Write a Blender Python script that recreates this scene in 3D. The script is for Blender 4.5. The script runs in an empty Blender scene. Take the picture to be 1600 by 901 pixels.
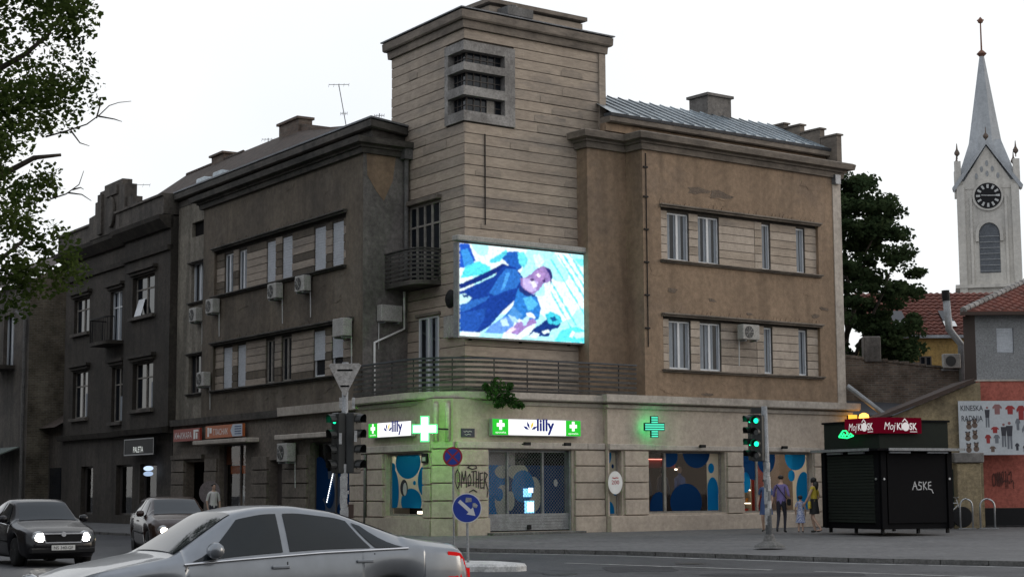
import bpy, bmesh, math, random
from mathutils import Vector, Matrix, noise
random.seed(7)
R = math.radians
SC = bpy.context.scene
COL = SC.collection

# ------------------------------------------------------------------ camera
ZC = 1.35
cam_d = bpy.data.cameras.new('camera'); cam = bpy.data.objects.new('camera', cam_d); COL.objects.link(cam)
cam_d.sensor_width = 36; cam_d.lens = 60.75; cam_d.clip_end = 6000; cam_d.clip_start = .1
_p, _r = R(6.6276), R(-.3196)
_F = Vector((0, math.cos(_p), math.sin(_p))); _X = Vector((1, 0, 0)); _U = Vector((0, -math.sin(_p), math.cos(_p)))
_RT = _X*math.cos(_r)+_U*math.sin(_r); _UP = -_X*math.sin(_r)+_U*math.cos(_r)
m = Matrix((_RT, _UP, -_F)).transposed().to_4x4(); m.translation = (0, 0, ZC)
cam.matrix_world = m
SC.camera = cam

# ------------------------------------------------------------------ sky, sun, exposure
SUN_AZ, SUN_EL = R(78), R(9)           # azimuth from +Y towards +X
w = bpy.data.worlds.new('World'); SC.world = w; w.use_nodes = True
nt = w.node_tree; nt.nodes.clear()
wo = nt.nodes.new('ShaderNodeOutputWorld'); bg = nt.nodes.new('ShaderNodeBackground'); bg2 = nt.nodes.new('ShaderNodeBackground')
mixw = nt.nodes.new('ShaderNodeAddShader'); sky = nt.nodes.new('ShaderNodeTexSky')
sky.sky_type = 'NISHITA'; sky.sun_disc = False; sky.sun_elevation = SUN_EL; sky.sun_rotation = SUN_AZ
sky.dust_density = 1.0; sky.air_density = 1.0
bg.inputs['Strength'].default_value = .02
nt.links.new(sky.outputs[0], bg.inputs[0])
tcw = nt.nodes.new('ShaderNodeTexCoord'); nzw = nt.nodes.new('ShaderNodeTexNoise'); rpw = nt.nodes.new('ShaderNodeValToRGB')
nzw.inputs['Scale'].default_value = 1.4; nzw.inputs['Detail'].default_value = 5
rpw.color_ramp.elements[0].position = .38; rpw.color_ramp.elements[0].color = (.82, .88, .975, 1)
rpw.color_ramp.elements[1].position = .62; rpw.color_ramp.elements[1].color = (1, 1, 1, 1)
nt.links.new(tcw.outputs['Generated'], nzw.inputs['Vector']); nt.links.new(nzw.outputs[0], rpw.inputs[0])
nt.links.new(rpw.outputs[0], bg2.inputs[0])
bg2.inputs['Strength'].default_value = 1.0      # thin bright overcast
nt.links.new(bg.outputs[0], mixw.inputs[0]); nt.links.new(bg2.outputs[0], mixw.inputs[1]); nt.links.new(mixw.outputs[0], wo.inputs[0])
sun_d = bpy.data.lights.new('sun', 'SUN'); sun_d.energy = .65; sun_d.angle = R(25); sun_d.color = (1, .88, .74)
sun = bpy.data.objects.new('sun', sun_d); COL.objects.link(sun)
_sd = Vector((math.sin(SUN_AZ)*math.cos(R(16)), math.cos(SUN_AZ)*math.cos(R(16)), math.sin(R(16))))
sun.rotation_euler = _sd.to_track_quat('Z', 'Y').to_euler()
SC.view_settings.view_transform = 'Standard'; SC.view_settings.look = 'None'
SC.view_settings.exposure = 0; SC.view_settings.gamma = 1; SC.view_settings.use_curve_mapping = False
try:
    SC.cycles.max_bounces = 6; SC.cycles.transparent_max_bounces = 12; SC.cycles.use_denoising = True
    SC.cycles.sample_clamp_indirect = 6
except Exception: pass

# ------------------------------------------------------------------ helpers
class Frame:
    """local (s along, o outwards, z up) -> world"""
    def __init__(self, org, u, n): self.g = Vector(org); self.u = Vector(u); self.n = Vector(n)
    def __call__(self, s, o, z): return self.g+self.u*s+self.n*o+Vector((0, 0, z))
    def sub(self, s, o, z=0, flip=False):
        return Frame(self(s, o, z), -self.u if flip else self.u, self.n)
def heading(org, ang, flip=False):
    """frame whose u points at angle ang (deg, from +X ccw)"""
    a = R(ang); u = Vector((math.cos(a), math.sin(a), 0)); n = Vector((u.y, -u.x, 0))
    return Frame(org, u, n)
W = Frame((0, 0, 0), (1, 0, 0), (0, -1, 0))
WLOC = {}

class MB:
    def __init__(self): self.v = []; self.f = []; self.mi = []; self.cur = 0
    def add(self, vs, fs):
        b = len(self.v); self.v += [Vector(x) for x in vs]
        for f in fs: self.f.append(tuple(i+b for i in f)); self.mi.append(self.cur)
        return self
    def box(self, F, s0, s1, o0, o1, z0, z1):
        P = [F(s, o, z) for z in (z0, z1) for o in (o0, o1) for s in (s0, s1)]
        return self.add(P, [(0, 1, 3, 2), (4, 6, 7, 5), (0, 4, 5, 1), (2, 3, 7, 6), (0, 2, 6, 4), (1, 5, 7, 3)])
    def hexa(self, P):
        return self.add(P, [(0, 1, 3, 2), (4, 6, 7, 5), (0, 4, 5, 1), (2, 3, 7, 6), (0, 2, 6, 4), (1, 5, 7, 3)])
    def quad(self, a, b, c, d): return self.add([a, b, c, d], [(0, 1, 2, 3)])
    def ngon(self, P): return self.add(P, [tuple(range(len(P)))])
    def prism(self, pts, d):
        """polygon pts (world) extruded by vector d"""
        n = len(pts); d = Vector(d); P = [Vector(p) for p in pts]; Q = [p+d for p in P]
        return self.add(P+Q, [tuple(range(n-1, -1, -1)), tuple(range(n, 2*n))]+[(i, (i+1) % n, n+(i+1) % n, n+i) for i in range(n)])
    def sweep(self, path, prof, F=None, closed=False):
        """profile [(o,z)] swept along plan path of (pt, normal) in world XY: each entry (Vector xy0, outward normal scaled)"""
        k = len(prof); vs = []
        for p, n in path:
            for o, z in prof: vs.append(Vector(p)+Vector(n)*o+Vector((0, 0, z)))
        fs = []
        for i in range(len(path)-1):
            for j in range(k-1): fs.append((i*k+j, (i+1)*k+j, (i+1)*k+j+1, i*k+j+1))
            fs.append((i*k+k-1, (i+1)*k+k-1, (i+1)*k, i*k))
        fs += [tuple(range(k)), tuple(range((len(path)-1)*k+k-1, (len(path)-1)*k-1, -1))]
        return self.add(vs, fs)
    def tube(self, pts, r, n=6, caps=True):
        pts = [Vector(p) for p in pts]; rs = r if isinstance(r, (list, tuple)) else [r]*len(pts)
        vs = []; ref = None
        for i, p in enumerate(pts):
            t = (pts[min(i+1, len(pts)-1)]-pts[max(i-1, 0)]).normalized()
            if ref is None: ref = Vector((0, 0, 1)) if abs(t.z) < .9 else Vector((1, 0, 0))
            a = t.cross(ref)
            if a.length < 1e-4: a = t.orthogonal()
            a.normalize(); b = t.cross(a); ref = -b if False else ref
            for k in range(n):
                q = 2*math.pi*k/n; vs.append(p+(a*math.cos(q)+b*math.sin(q))*rs[i])
        fs = [(i*n+k, i*n+(k+1) % n, (i+1)*n+(k+1) % n, (i+1)*n+k) for i in range(len(pts)-1) for k in range(n)]
        if caps: fs += [tuple(range(n-1, -1, -1)), tuple(range((len(pts)-1)*n, len(pts)*n))]
        return self.add(vs, fs)
    def disc(self, c, u, v, r, n=20, d=None):
        c = Vector(c); P = [c+Vector(u)*math.cos(2*math.pi*k/n)*r+Vector(v)*math.sin(2*math.pi*k/n)*r for k in range(n)]
        return self.prism(P, d) if d is not None else self.ngon(P)
    def ellipse(self, c, u, v, ru, rv, n=24, d=None):
        c = Vector(c); P = [c+Vector(u)*math.cos(2*math.pi*k/n)*ru+Vector(v)*math.sin(2*math.pi*k/n)*rv for k in range(n)]
        return self.prism(P, d) if d is not None else self.ngon(P)
    def lathe(self, c, prof, n=12, axis=(0, 0, 1)):
        c = Vector(c); ax = Vector(axis).normalized(); a = ax.orthogonal().normalized(); b = ax.cross(a); k = len(prof); vs = []
        for i in range(n):
            q = 2*math.pi*i/n
            for r, z in prof: vs.append(c+ax*z+(a*math.cos(q)+b*math.sin(q))*r)
        fs = [(i*k+j, ((i+1) % n)*k+j, ((i+1) % n)*k+j+1, i*k+j+1) for i in range(n) for j in range(k-1)]
        fs += [tuple(i*k for i in range(n))[::-1], tuple(i*k+k-1 for i in range(n))]
        return self.add(vs, fs)
    def wall(self, F, s0, s1, z0, z1, o, holes, depth, back=None):
        """front sheet at o with rectangular openings (s0,s1,z0,z1) and reveals going back by depth"""
        xs = sorted({s0, s1, *[h[0] for h in holes], *[h[1] for h in holes]}); zs = sorted({z0, z1, *[h[2] for h in holes], *[h[3] for h in holes]})
        xs = [x for x in xs if s0-1e-6 <= x <= s1+1e-6]; zs = [z for z in zs if z0-1e-6 <= z <= z1+1e-6]
        for i in range(len(xs)-1):
            for j in range(len(zs)-1):
                cx, cz = (xs[i]+xs[i+1])/2, (zs[j]+zs[j+1])/2
                if any(h[0] < cx < h[1] and h[2] < cz < h[3] for h in holes): continue
                self.quad(F(xs[i], o, zs[j]), F(xs[i+1], o, zs[j]), F(xs[i+1], o, zs[j+1]), F(xs[i], o, zs[j+1]))
        for a, b, c, d in holes:
            for P in (((a, c), (b, c)), ((b, c), (b, d)), ((b, d), (a, d)), ((a, d), (a, c))):
                (p, q), (r, t) = P
                self.quad(F(p, o, q), F(r, o, t), F(r, o-depth, t), F(p, o-depth, q))
        return self
    def text(self, txt, F, s, o, z, h, width=None, ext=.004, shear=0, align='LEFT', bold=0, space=1.0):
        """flat lettering: baseline start (s,z), cap height h, on plane o, pushed out by ext"""
        cu = bpy.data.curves.new('t', 'FONT'); cu.body = txt; cu.size = 1; cu.shear = shear; cu.align_x = align; cu.offset = bold; cu.space_character = space
        cu.resolution_u = 3
        ob = bpy.data.objects.new('t', cu); me = bpy.data.meshes.new_from_object(ob)
        if len(me.vertices):
            x0 = min(v.co.x for v in me.vertices); x1 = max(v.co.x for v in me.vertices)
            ky = h/.70; kx = ky if width is None else width/max(1e-6, x1-x0)
            off = x0 if (width is not None and align == 'LEFT') else 0
            self.add([F(s+(v.co.x-off)*kx, o+ext, z+v.co.y*ky) for v in me.vertices], [tuple(p.vertices) for p in me.polygons])
        bpy.data.objects.remove(ob); bpy.data.curves.remove(cu); bpy.data.meshes.remove(me)
        return self
    def stroke(self, F, pts, o, wd):
        """painted line on a plane: pts [(s,z)]"""
        for i in range(len(pts)-1):
            a = Vector((pts[i][0], pts[i][1])); b = Vector((pts[i+1][0], pts[i+1][1])); t = b-a
            if t.length < 1e-6: continue
            t.normalize(); n = Vector((-t.y, t.x))*wd/2; e = t*wd*.35
            P = [a-e+n, b+e+n, b+e-n, a-e-n]
            self.quad(*[F(p.x, o+i*.00003, p.y) for p in P])
        return self
    def build(self, name, mat, parent=None, smooth=False, bevel=0, label=None, cat=None, group=None, kind=None, loc=None):
        me = bpy.data.meshes.new(name)
        if loc is None:
            if self.v:
                lo = [min(v[i] for v in self.v) for i in range(3)]; hi = [max(v[i] for v in self.v) for i in range(3)]
                loc = Vector(((lo[0]+hi[0])/2, (lo[1]+hi[1])/2, lo[2] if parent is None else (lo[2]+hi[2])/2))
            else: loc = Vector((0, 0, 0))
        loc = Vector(loc)
        me.from_pydata([v-loc for v in self.v], [], self.f)
        mats = mat if isinstance(mat, (list, tuple)) else [mat]
        for mm in mats: me.materials.append(mm)
        if len(mats) > 1: me.polygons.foreach_set('material_index', self.mi)
        bm = bmesh.new(); bm.from_mesh(me)
        bmesh.ops.recalc_face_normals(bm, faces=bm.faces)
        if bevel:
            bmesh.ops.bevel(bm, geom=list(bm.edges), offset=bevel, segments=1, affect='EDGES', clamp_overlap=True)
        if smooth:
            for f in bm.faces: f.smooth = True
        bm.to_mesh(me); bm.free()
        return link(name, me, parent, loc, label, cat, group, kind)

def link(name, me, parent, loc, label=None, cat=None, group=None, kind=None):
    o = bpy.data.objects.new(name, me); COL.objects.link(o)
    WLOC[o] = Vector(loc)
    if parent is not None:
        o.parent = parent; o.location = Vector(loc)-WLOC[parent]
    else: o.location = loc
    tag(o, label, cat, group, kind)
    return o
def tag(o, label=None, cat=None, group=None, kind=None):
    if label: o['label'] = label
    if cat: o['category'] = cat
    if group: o['group'] = group
    if kind: o['kind'] = kind
    return o
def thing(name, loc, label, cat, group=None):
    o = bpy.data.objects.new(name, None); o.empty_display_size = .3; COL.objects.link(o); o.location = loc; WLOC[o] = Vector(loc)
    return tag(o, label, cat, group)
def copy_tree(o, dloc, label=None, parent=None):
    """copy of a thing with its parts, moved by dloc"""
    c = o.copy(); COL.objects.link(c); WLOC[c] = WLOC[o]+Vector(dloc)
    if parent is None: c.location = Vector(o.location)+Vector(dloc)
    else: c.parent = parent
    if label: c['label'] = label
    for ch in o.children: copy_tree(ch, dloc, None, c)
    return c

# ------------------------------------------------------------------ materials
def _n(nt, t, **k):
    n = nt.nodes.new(t)
    for a, b in k.items():
        if hasattr(n, a): setattr(n, a, b)
    return n
def surf(name, c1, c2=None, scale=1.0, rough=.85, bump=.25, fine=18, metal=0, streak=0, c3=None, c3amt=.5, spec=.3, blotch=.5, streakcol=None, stretch=(1, 1, 1), seed=0, grime=.38):
    """plaster / concrete / asphalt like material: two mixed tones, dirt patches c3, vertical rain streaks, fine bump"""
    m = bpy.data.materials.new(name); m.use_nodes = True; nt = m.node_tree; L = nt.links
    b = nt.nodes['Principled BSDF']; b.inputs['Roughness'].default_value = rough; b.inputs['Metallic'].default_value = metal
    b.inputs['Specular IOR Level'].default_value = spec
    c2 = c2 or tuple(x*.75 for x in c1)
    geo = _n(nt, 'ShaderNodeNewGeometry')
    mp = _n(nt, 'ShaderNodeMapping'); mp.inputs['Scale'].default_value = stretch; mp.inputs['Location'].default_value = (seed*3.1, seed*1.7, seed*.9)
    L.new(geo.outputs['Position'], mp.inputs[0])
    n1 = _n(nt, 'ShaderNodeTexNoise'); n1.inputs['Scale'].default_value = scale; n1.inputs['Detail'].default_value = 6; n1.inputs['Roughness'].default_value = .65
    L.new(mp.outputs[0], n1.inputs['Vector'])
    r1 = _n(nt, 'ShaderNodeValToRGB'); r1.color_ramp.elements[0].position = .5-blotch*.3; r1.color_ramp.elements[1].position = .5+blotch*.3
    r1.color_ramp.elements[0].color = (*c2, 1); r1.color_ramp.elements[1].color = (*c1, 1)
    L.new(n1.outputs[0], r1.inputs[0]); col = r1.outputs[0]
    if c3:
        n3 = _n(nt, 'ShaderNodeTexNoise'); n3.inputs['Scale'].default_value = scale*.45; n3.inputs['Detail'].default_value = 8; n3.inputs['Roughness'].default_value = .7
        L.new(mp.outputs[0], n3.inputs['Vector'])
        r3 = _n(nt, 'ShaderNodeValToRGB'); r3.color_ramp.elements[0].position = .52; r3.color_ramp.elements[1].position = .62
        L.new(n3.outputs[0], r3.inputs[0]); mu = _n(nt, 'ShaderNodeMath', operation='MULTIPLY'); mu.inputs[1].default_value = c3amt; L.new(r3.outputs[0], mu.inputs[0])
        mx = _n(nt, 'ShaderNodeMixRGB'); L.new(mu.outputs[0], mx.inputs[0]); L.new(col, mx.inputs[1]); mx.inputs[2].default_value = (*c3, 1); col = mx.outputs[0]
    if streak:
        ms = _n(nt, 'ShaderNodeMapping'); ms.inputs['Scale'].default_value = (2.0, 2.0, .15); L.new(geo.outputs['Position'], ms.inputs[0])
        n4 = _n(nt, 'ShaderNodeTexNoise'); n4.inputs['Scale'].default_value = 1.0; n4.inputs['Detail'].default_value = 5; L.new(ms.outputs[0], n4.inputs['Vector'])
        r4 = _n(nt, 'ShaderNodeValToRGB'); r4.color_ramp.elements[0].position = .48; r4.color_ramp.elements[1].position = .68
        L.new(n4.outputs[0], r4.inputs[0]); mu = _n(nt, 'ShaderNodeMath', operation='MULTIPLY'); mu.inputs[1].default_value = streak; L.new(r4.outputs[0], mu.inputs[0])
        mx = _n(nt, 'ShaderNodeMixRGB'); L.new(mu.outputs[0], mx.inputs[0]); L.new(col, mx.inputs[1]); sc_ = streakcol or tuple(x*.4 for x in c2); mx.inputs[2].default_value = (*sc_, 1); col = mx.outputs[0]
    if grime:
        n5 = _n(nt, 'ShaderNodeTexNoise'); n5.inputs['Scale'].default_value = scale*7+2; n5.inputs['Detail'].default_value = 9; n5.inputs['Roughness'].default_value = .75; L.new(mp.outputs[0], n5.inputs['Vector'])
        r5 = _n(nt, 'ShaderNodeValToRGB'); r5.color_ramp.elements[0].position = .36; r5.color_ramp.elements[1].position = .62; g0 = 1-grime; r5.color_ramp.elements[0].color = (g0, g0, g0, 1); r5.color_ramp.elements[1].color = (1.12, 1.12, 1.12, 1)
        L.new(n5.outputs[0], r5.inputs[0]); mg = _n(nt, 'ShaderNodeMixRGB', blend_type='MULTIPLY'); mg.inputs[0].default_value = 1; L.new(col, mg.inputs[1]); L.new(r5.outputs[0], mg.inputs[2]); col = mg.outputs[0]
    L.new(col, b.inputs['Base Color'])
    if bump:
        n2 = _n(nt, 'ShaderNodeTexNoise'); n2.inputs['Scale'].default_value = fine; n2.inputs['Detail'].default_value = 5; L.new(geo.outputs['Position'], n2.inputs['Vector'])
        bp = _n(nt, 'ShaderNodeBump'); bp.inputs['Strength'].default_value = bump; bp.inputs['Distance'].default_value = .03
        L.new(n2.outputs[0], bp.inputs['Height']); L.new(bp.outputs[0], b.inputs['Normal'])
    return m
def plain(name, c, rough=.5, metal=0, spec=.5, coat=0):
    m = bpy.data.materials.new(name); m.use_nodes = True; nt = m.node_tree; b = nt.nodes['Principled BSDF']
    b.inputs['Roughness'].default_value = rough; b.inputs['Metallic'].default_value = metal; b.inputs['Specular IOR Level'].default_value = spec
    b.inputs['Coat Weight'].default_value = coat
    geo = _n(nt, 'ShaderNodeNewGeometry'); n1 = _n(nt, 'ShaderNodeTexNoise'); n1.inputs['Scale'].default_value = 6; n1.inputs['Detail'].default_value = 4
    nt.links.new(geo.outputs['Position'], n1.inputs['Vector'])
    r1 = _n(nt, 'ShaderNodeValToRGB'); r1.color_ramp.elements[0].position = .3; r1.color_ramp.elements[1].position = .7
    r1.color_ramp.elements[0].color = (*[x*.86 for x in c], 1); r1.color_ramp.elements[1].color = (*c, 1)
    nt.links.new(n1.outputs[0], r1.inputs[0]); nt.links.new(r1.outputs[0], b.inputs['Base Color'])
    return m
def glow(name, c, strength=1.0):
    m = bpy.data.materials.new(name); m.use_nodes = True; nt = m.node_tree; nt.nodes.remove(nt.nodes['Principled BSDF'])
    e = _n(nt, 'ShaderNodeEmission'); e.inputs[0].default_value = (*c, 1); e.inputs[1].default_value = strength
    nt.links.new(e.outputs[0], nt.nodes['Material Output'].inputs[0])
    return m
def glass(name, tint=(.9, .95, 1), refl=.12, rough=.02):
    """thin window pane: see-through with a mirror sheen"""
    m = bpy.data.materials.new(name); m.use_nodes = True; nt = m.node_tree; nt.nodes.remove(nt.nodes['Principled BSDF'])
    t = _n(nt, 'ShaderNodeBsdfTransparent'); t.inputs[0].default_value = (*tint, 1); g = _n(nt, 'ShaderNodeBsdfGlossy'); g.inputs['Roughness'].default_value = rough
    fr = _n(nt, 'ShaderNodeLayerWeight'); pw = _n(nt, 'ShaderNodeMath', operation='POWER'); pw.inputs[1].default_value = 4; nt.links.new(fr.outputs['Facing'], pw.inputs[0])
    ad = _n(nt, 'ShaderNodeMath', operation='MULTIPLY_ADD'); ad.inputs[1].default_value = .6; ad.inputs[2].default_value = refl
    nt.links.new(pw.outputs[0], ad.inputs[0]); mx = _n(nt, 'ShaderNodeMixShader'); nt.links.new(ad.outputs[0], mx.inputs[0]); nt.links.new(t.outputs[0], mx.inputs[1]); nt.links.new(g.outputs[0], mx.inputs[2])
    nt.links.new(mx.outputs[0], nt.nodes['Material Output'].inputs[0])
    return m
def film(name, c):
    """thin sticker film on a shop window: part of the light inside comes through"""
    m = bpy.data.materials.new(name); m.use_nodes = True; nt = m.node_tree; nt.nodes.remove(nt.nodes['Principled BSDF'])
    a = _n(nt, 'ShaderNodeBsdfDiffuse'); b = _n(nt, 'ShaderNodeBsdfTranslucent'); a.inputs[0].default_value = (*c, 1); b.inputs[0].default_value = (*c, 1)
    mx = _n(nt, 'ShaderNodeMixShader'); mx.inputs[0].default_value = .55; nt.links.new(a.outputs[0], mx.inputs[1]); nt.links.new(b.outputs[0], mx.inputs[2])
    nt.links.new(mx.outputs[0], nt.nodes['Material Output'].inputs[0])
    return m
def leafmat(name, c1, c2, trans=.35):
    m = bpy.data.materials.new(name); m.use_nodes = True; nt = m.node_tree; nt.nodes.remove(nt.nodes['Principled BSDF'])
    a = _n(nt, 'ShaderNodeBsdfDiffuse'); b = _n(nt, 'ShaderNodeBsdfTranslucent')
    geo = _n(nt, 'ShaderNodeNewGeometry'); n1 = _n(nt, 'ShaderNodeTexNoise'); n1.inputs['Scale'].default_value = 1.7; n1.inputs['Detail'].default_value = 6
    nt.links.new(geo.outputs['Position'], n1.inputs['Vector'])
    r1 = _n(nt, 'ShaderNodeValToRGB'); r1.color_ramp.elements[0].position = .35; r1.color_ramp.elements[1].position = .65
    r1.color_ramp.elements[0].color = (*c1, 1); r1.color_ramp.elements[1].color = (*c2, 1); nt.links.new(n1.outputs[0], r1.inputs[0])
    nt.links.new(r1.outputs[0], a.inputs[0]); nt.links.new(r1.outputs[0], b.inputs[0])
    mx = _n(nt, 'ShaderNodeMixShader'); mx.inputs[0].default_value = trans; nt.links.new(a.outputs[0], mx.inputs[1]); nt.links.new(b.outputs[0], mx.inputs[2])
    nt.links.new(mx.outputs[0], nt.nodes['Material Output'].inputs[0])
    return m

def brickmat(name, along, c1, c2, mortar, seed=0):
    """coursed brickwork too fine to build: brick pattern laid along a plan direction"""
    m = bpy.data.materials.new(name); m.use_nodes = True; nt = m.node_tree; L = nt.links; b = nt.nodes['Principled BSDF']; b.inputs['Roughness'].default_value = .9; b.inputs['Specular IOR Level'].default_value = .2
    geo = _n(nt, 'ShaderNodeNewGeometry'); dp = _n(nt, 'ShaderNodeVectorMath', operation='DOT_PRODUCT'); dp.inputs[1].default_value = (*along, 0) if len(along) == 2 else along; L.new(geo.outputs['Position'], dp.inputs[0])
    sx = _n(nt, 'ShaderNodeSeparateXYZ'); L.new(geo.outputs['Position'], sx.inputs[0]); cx = _n(nt, 'ShaderNodeCombineXYZ'); L.new(dp.outputs['Value'], cx.inputs[0]); L.new(sx.outputs[2], cx.inputs[1])
    bt = _n(nt, 'ShaderNodeTexBrick'); bt.inputs['Scale'].default_value = 1; bt.inputs['Brick Width'].default_value = .28; bt.inputs['Row Height'].default_value = .085; bt.inputs['Mortar Size'].default_value = .012
    bt.inputs['Color1'].default_value = (*c1, 1); bt.inputs['Color2'].default_value = (*c2, 1); bt.inputs['Mortar'].default_value = (*mortar, 1); L.new(cx.outputs[0], bt.inputs['Vector'])
    n1 = _n(nt, 'ShaderNodeTexNoise'); n1.inputs['Scale'].default_value = .8; n1.inputs['Detail'].default_value = 8; n1.inputs['Roughness'].default_value = .7; L.new(geo.outputs['Position'], n1.inputs['Vector'])
    r1 = _n(nt, 'ShaderNodeValToRGB'); r1.color_ramp.elements[0].position = .35; r1.color_ramp.elements[1].position = .65; r1.color_ramp.elements[0].color = (.4, .38, .36, 1); r1.color_ramp.elements[1].color = (1.15, 1.15, 1.15, 1); L.new(n1.outputs[0], r1.inputs[0])
    mg = _n(nt, 'ShaderNodeMixRGB', blend_type='MULTIPLY'); mg.inputs[0].default_value = 1; L.new(bt.outputs[0], mg.inputs[1]); L.new(r1.outputs[0], mg.inputs[2]); L.new(mg.outputs[0], b.inputs['Base Color'])
    bp = _n(nt, 'ShaderNodeBump'); bp.inputs['Strength'].default_value = .6; bp.inputs['Distance'].default_value = .02; L.new(bt.outputs['Fac'], bp.inputs['Height']); bp.invert = True; L.new(bp.outputs[0], b.inputs['Normal'])
    return m

M = {}
M['plaster_r'] = surf('plaster_brown', (.285, .202, .136), (.222, .157, .106), .5, streak=.34, c3=(.178, .134, .102), c3amt=.6, bump=.3, fine=30, grime=.24)
M['plaster_l'] = surf('plaster_soot_shade', (.142, .115, .085), (.08, .066, .052), .42, streak=.34, c3=(.17, .146, .118), c3amt=.55, bump=.3, fine=30, seed=2, grime=.26)  # left wing plaster: soot plus street shade put into the colour
M['plaster_pale'] = surf('plaster_pale_patch', (.20, .185, .172), (.115, .106, .098), .7, streak=.25, c3=(.07, .064, .058), c3amt=.6, seed=5)
M['tower'] = surf('rendered_course', (.405, .336, .268), (.30, .248, .2), .9, streak=.14, c3=(.225, .196, .17), c3amt=.65, bump=.4, fine=24, stretch=(.4, .4, 1.6), grime=.2)
M['tower_d'] = surf('rendered_course_dark', (.345, .29, .236), (.25, .21, .172), 1.1, streak=.14, c3=(.155, .138, .124), c3amt=.6, bump=.4, fine=24, stretch=(.4, .4, 1.6), seed=3, grime=.2)
M['joint'] = surf('joint_dark', (.075, .065, .055), bump=0)  # dark colour of the joints and the core behind the courses
M['patch'] = surf('cement_patch', (.33, .315, .30), (.2, .19, .18), 1.6, streak=.15, c3=(.13, .12, .112), c3amt=.6)
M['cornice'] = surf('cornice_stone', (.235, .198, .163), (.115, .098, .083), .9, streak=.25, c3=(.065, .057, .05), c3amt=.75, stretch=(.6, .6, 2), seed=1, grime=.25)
M['cornice_l'] = surf('cornice_soot_shade', (0.105, 0.0945, 0.0826), (0.056, 0.0518, 0.0462), .9, streak=.6, c3=(0.0385, 0.0364, 0.0336), c3amt=.7, stretch=(.6, .6, 2), seed=4)  # darker left wing cornice, soot and shade both in the tone
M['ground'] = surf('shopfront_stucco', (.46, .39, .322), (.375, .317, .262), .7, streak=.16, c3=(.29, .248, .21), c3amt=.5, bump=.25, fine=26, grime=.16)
M['ground_l'] = surf('shopfront_grimy_shaded', (.175, .148, .122), (.11, .094, .078), .9, streak=.2, c3=(.08, .07, .06), c3amt=.5, fine=26, seed=6)  # grimy stucco copy, dimness of the left street put into its colour
M['band'] = surf('string_band', (.48, .43, .375), (.37, .33, .288), .7, streak=.2, c3=(.23, .205, .18), c3amt=.55, grime=.2)
M['roof_metal'] = surf('roof_sheet', (.42, .47, .5), (.3, .34, .37), .7, rough=.38, metal=.75, bump=.1, fine=4, streak=.25)
M['flash'] = surf('zinc_flashing', (.3, .32, .35), (.19, .2, .22), 1.2, rough=.45, metal=.5, bump=.1)
M['gutter'] = surf('gutter_dark', (.06, .065, .075), rough=.55, bump=.1)
M['pipe'] = surf('zinc_pipe', (.14, .135, .13), (.09, .088, .085), 2, rough=.6, bump=.1)
M['rail'] = surf('weathered_rail', (.085, .08, .074), (.045, .042, .04), 2, bump=.2)
M['frame_w'] = plain('white_window_frame', (.62, .64, .66), .45)
M['frame_d'] = plain('dark_window_frame', (.06, .05, .045), .6)
M['frame_o'] = surf('old_window_frame', (.30, .28, .25), (.2, .185, .165), 4)
M['shutter'] = surf('roller_shutter', (.46, .48, .51), (.39, .41, .44), 2, bump=.05, grime=.12)
M['pane'] = plain('window_glass', (.012, .015, .02), .06, spec=.3)
M['curtain'] = surf('net_curtain', (.32, .35, .38), (.2, .22, .25), 3, stretch=(8, 8, .3), bump=0)
M['dark'] = plain('dark_interior', (.012, .011, .011), .9, spec=.05)
M['ac'] = surf('air_conditioner_shell', (.38, .37, .345), (.29, .28, .262), 3, bump=.03, rough=.5)
M['ac_grille'] = plain('fan_grille', (.05, .05, .05), .6)
M['black'] = plain('black_metal', (.012, .012, .013), .6, spec=.15)
M['blackp'] = plain('black_paint', (.01, .01, .011), .5, spec=.15)
M['steel'] = plain('steel', (.45, .46, .47), .4, .8)
M['galv'] = surf('galvanised_post', (.30, .31, .32), (.22, .225, .23), 4, rough=.5, metal=.4, bump=.05)
M['asphalt'] = surf('asphalt', (0.0564, 0.0573, 0.061), (0.041, 0.0419, 0.0455), .5, rough=.6, bump=.35, fine=40, c3=(0.024, 0.0245, 0.027), c3amt=.8, stretch=(1, .5, 1), grime=.3)
M['pave'] = surf('pavement_asphalt', (0.155, 0.153, 0.153), (0.118, 0.117, 0.118), .5, rough=.9, bump=.3, fine=30, c3=(0.0955, 0.0946, 0.0946), c3amt=.5)
M['kerb'] = surf('kerb_stone', (0.154, 0.15, 0.143), (0.098, 0.0959, 0.091), 2, bump=.3)
M['white'] = surf('white_road_paint', (.55, .55, .53), (.3, .3, .29), 3, c3=(.12, .12, .12), c3amt=.5)
M['wpaint'] = plain('white_paint', (.75, .75, .73), .5)
M['glass'] = glass('shop_glass', (.92, .95, .98), .02)
M['glass_d'] = glass('tinted_glass', (.35, .4, .42), .14)
M['brick'] = None
# ------------------------------------------------------------------ the two street fronts of the corner
G = Vector((-2.1419, 52.0698, 0))
_aR, _aL = R(52.82), R(-32.573)
uR = Vector((math.sin(_aR), math.cos(_aR), 0)); nR = Vector((uR.y, -uR.x, 0))
uL = Vector((math.sin(_aL), math.cos(_aL), 0)); nL = Vector((-uL.y, uL.x, 0))
FR = Frame(G, uR, nR)                    # s runs right along the right front
FL = Frame(G, uL, nL)                    # s runs left along the left front
FLr = Frame(G, -uL, nL)                  # the same, s negative, for lettering
T0 = FR(1.807, -1.3, 0)                  # foot of the tower's corner
TR = Frame(T0, uR, nR); TL = Frame(T0, uL, nL)
A0 = FL(5.01, .06, 0)                    # corner of the left wing
RT = Frame(A0, uR, nR)                   # short return wall beside the tower

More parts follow.
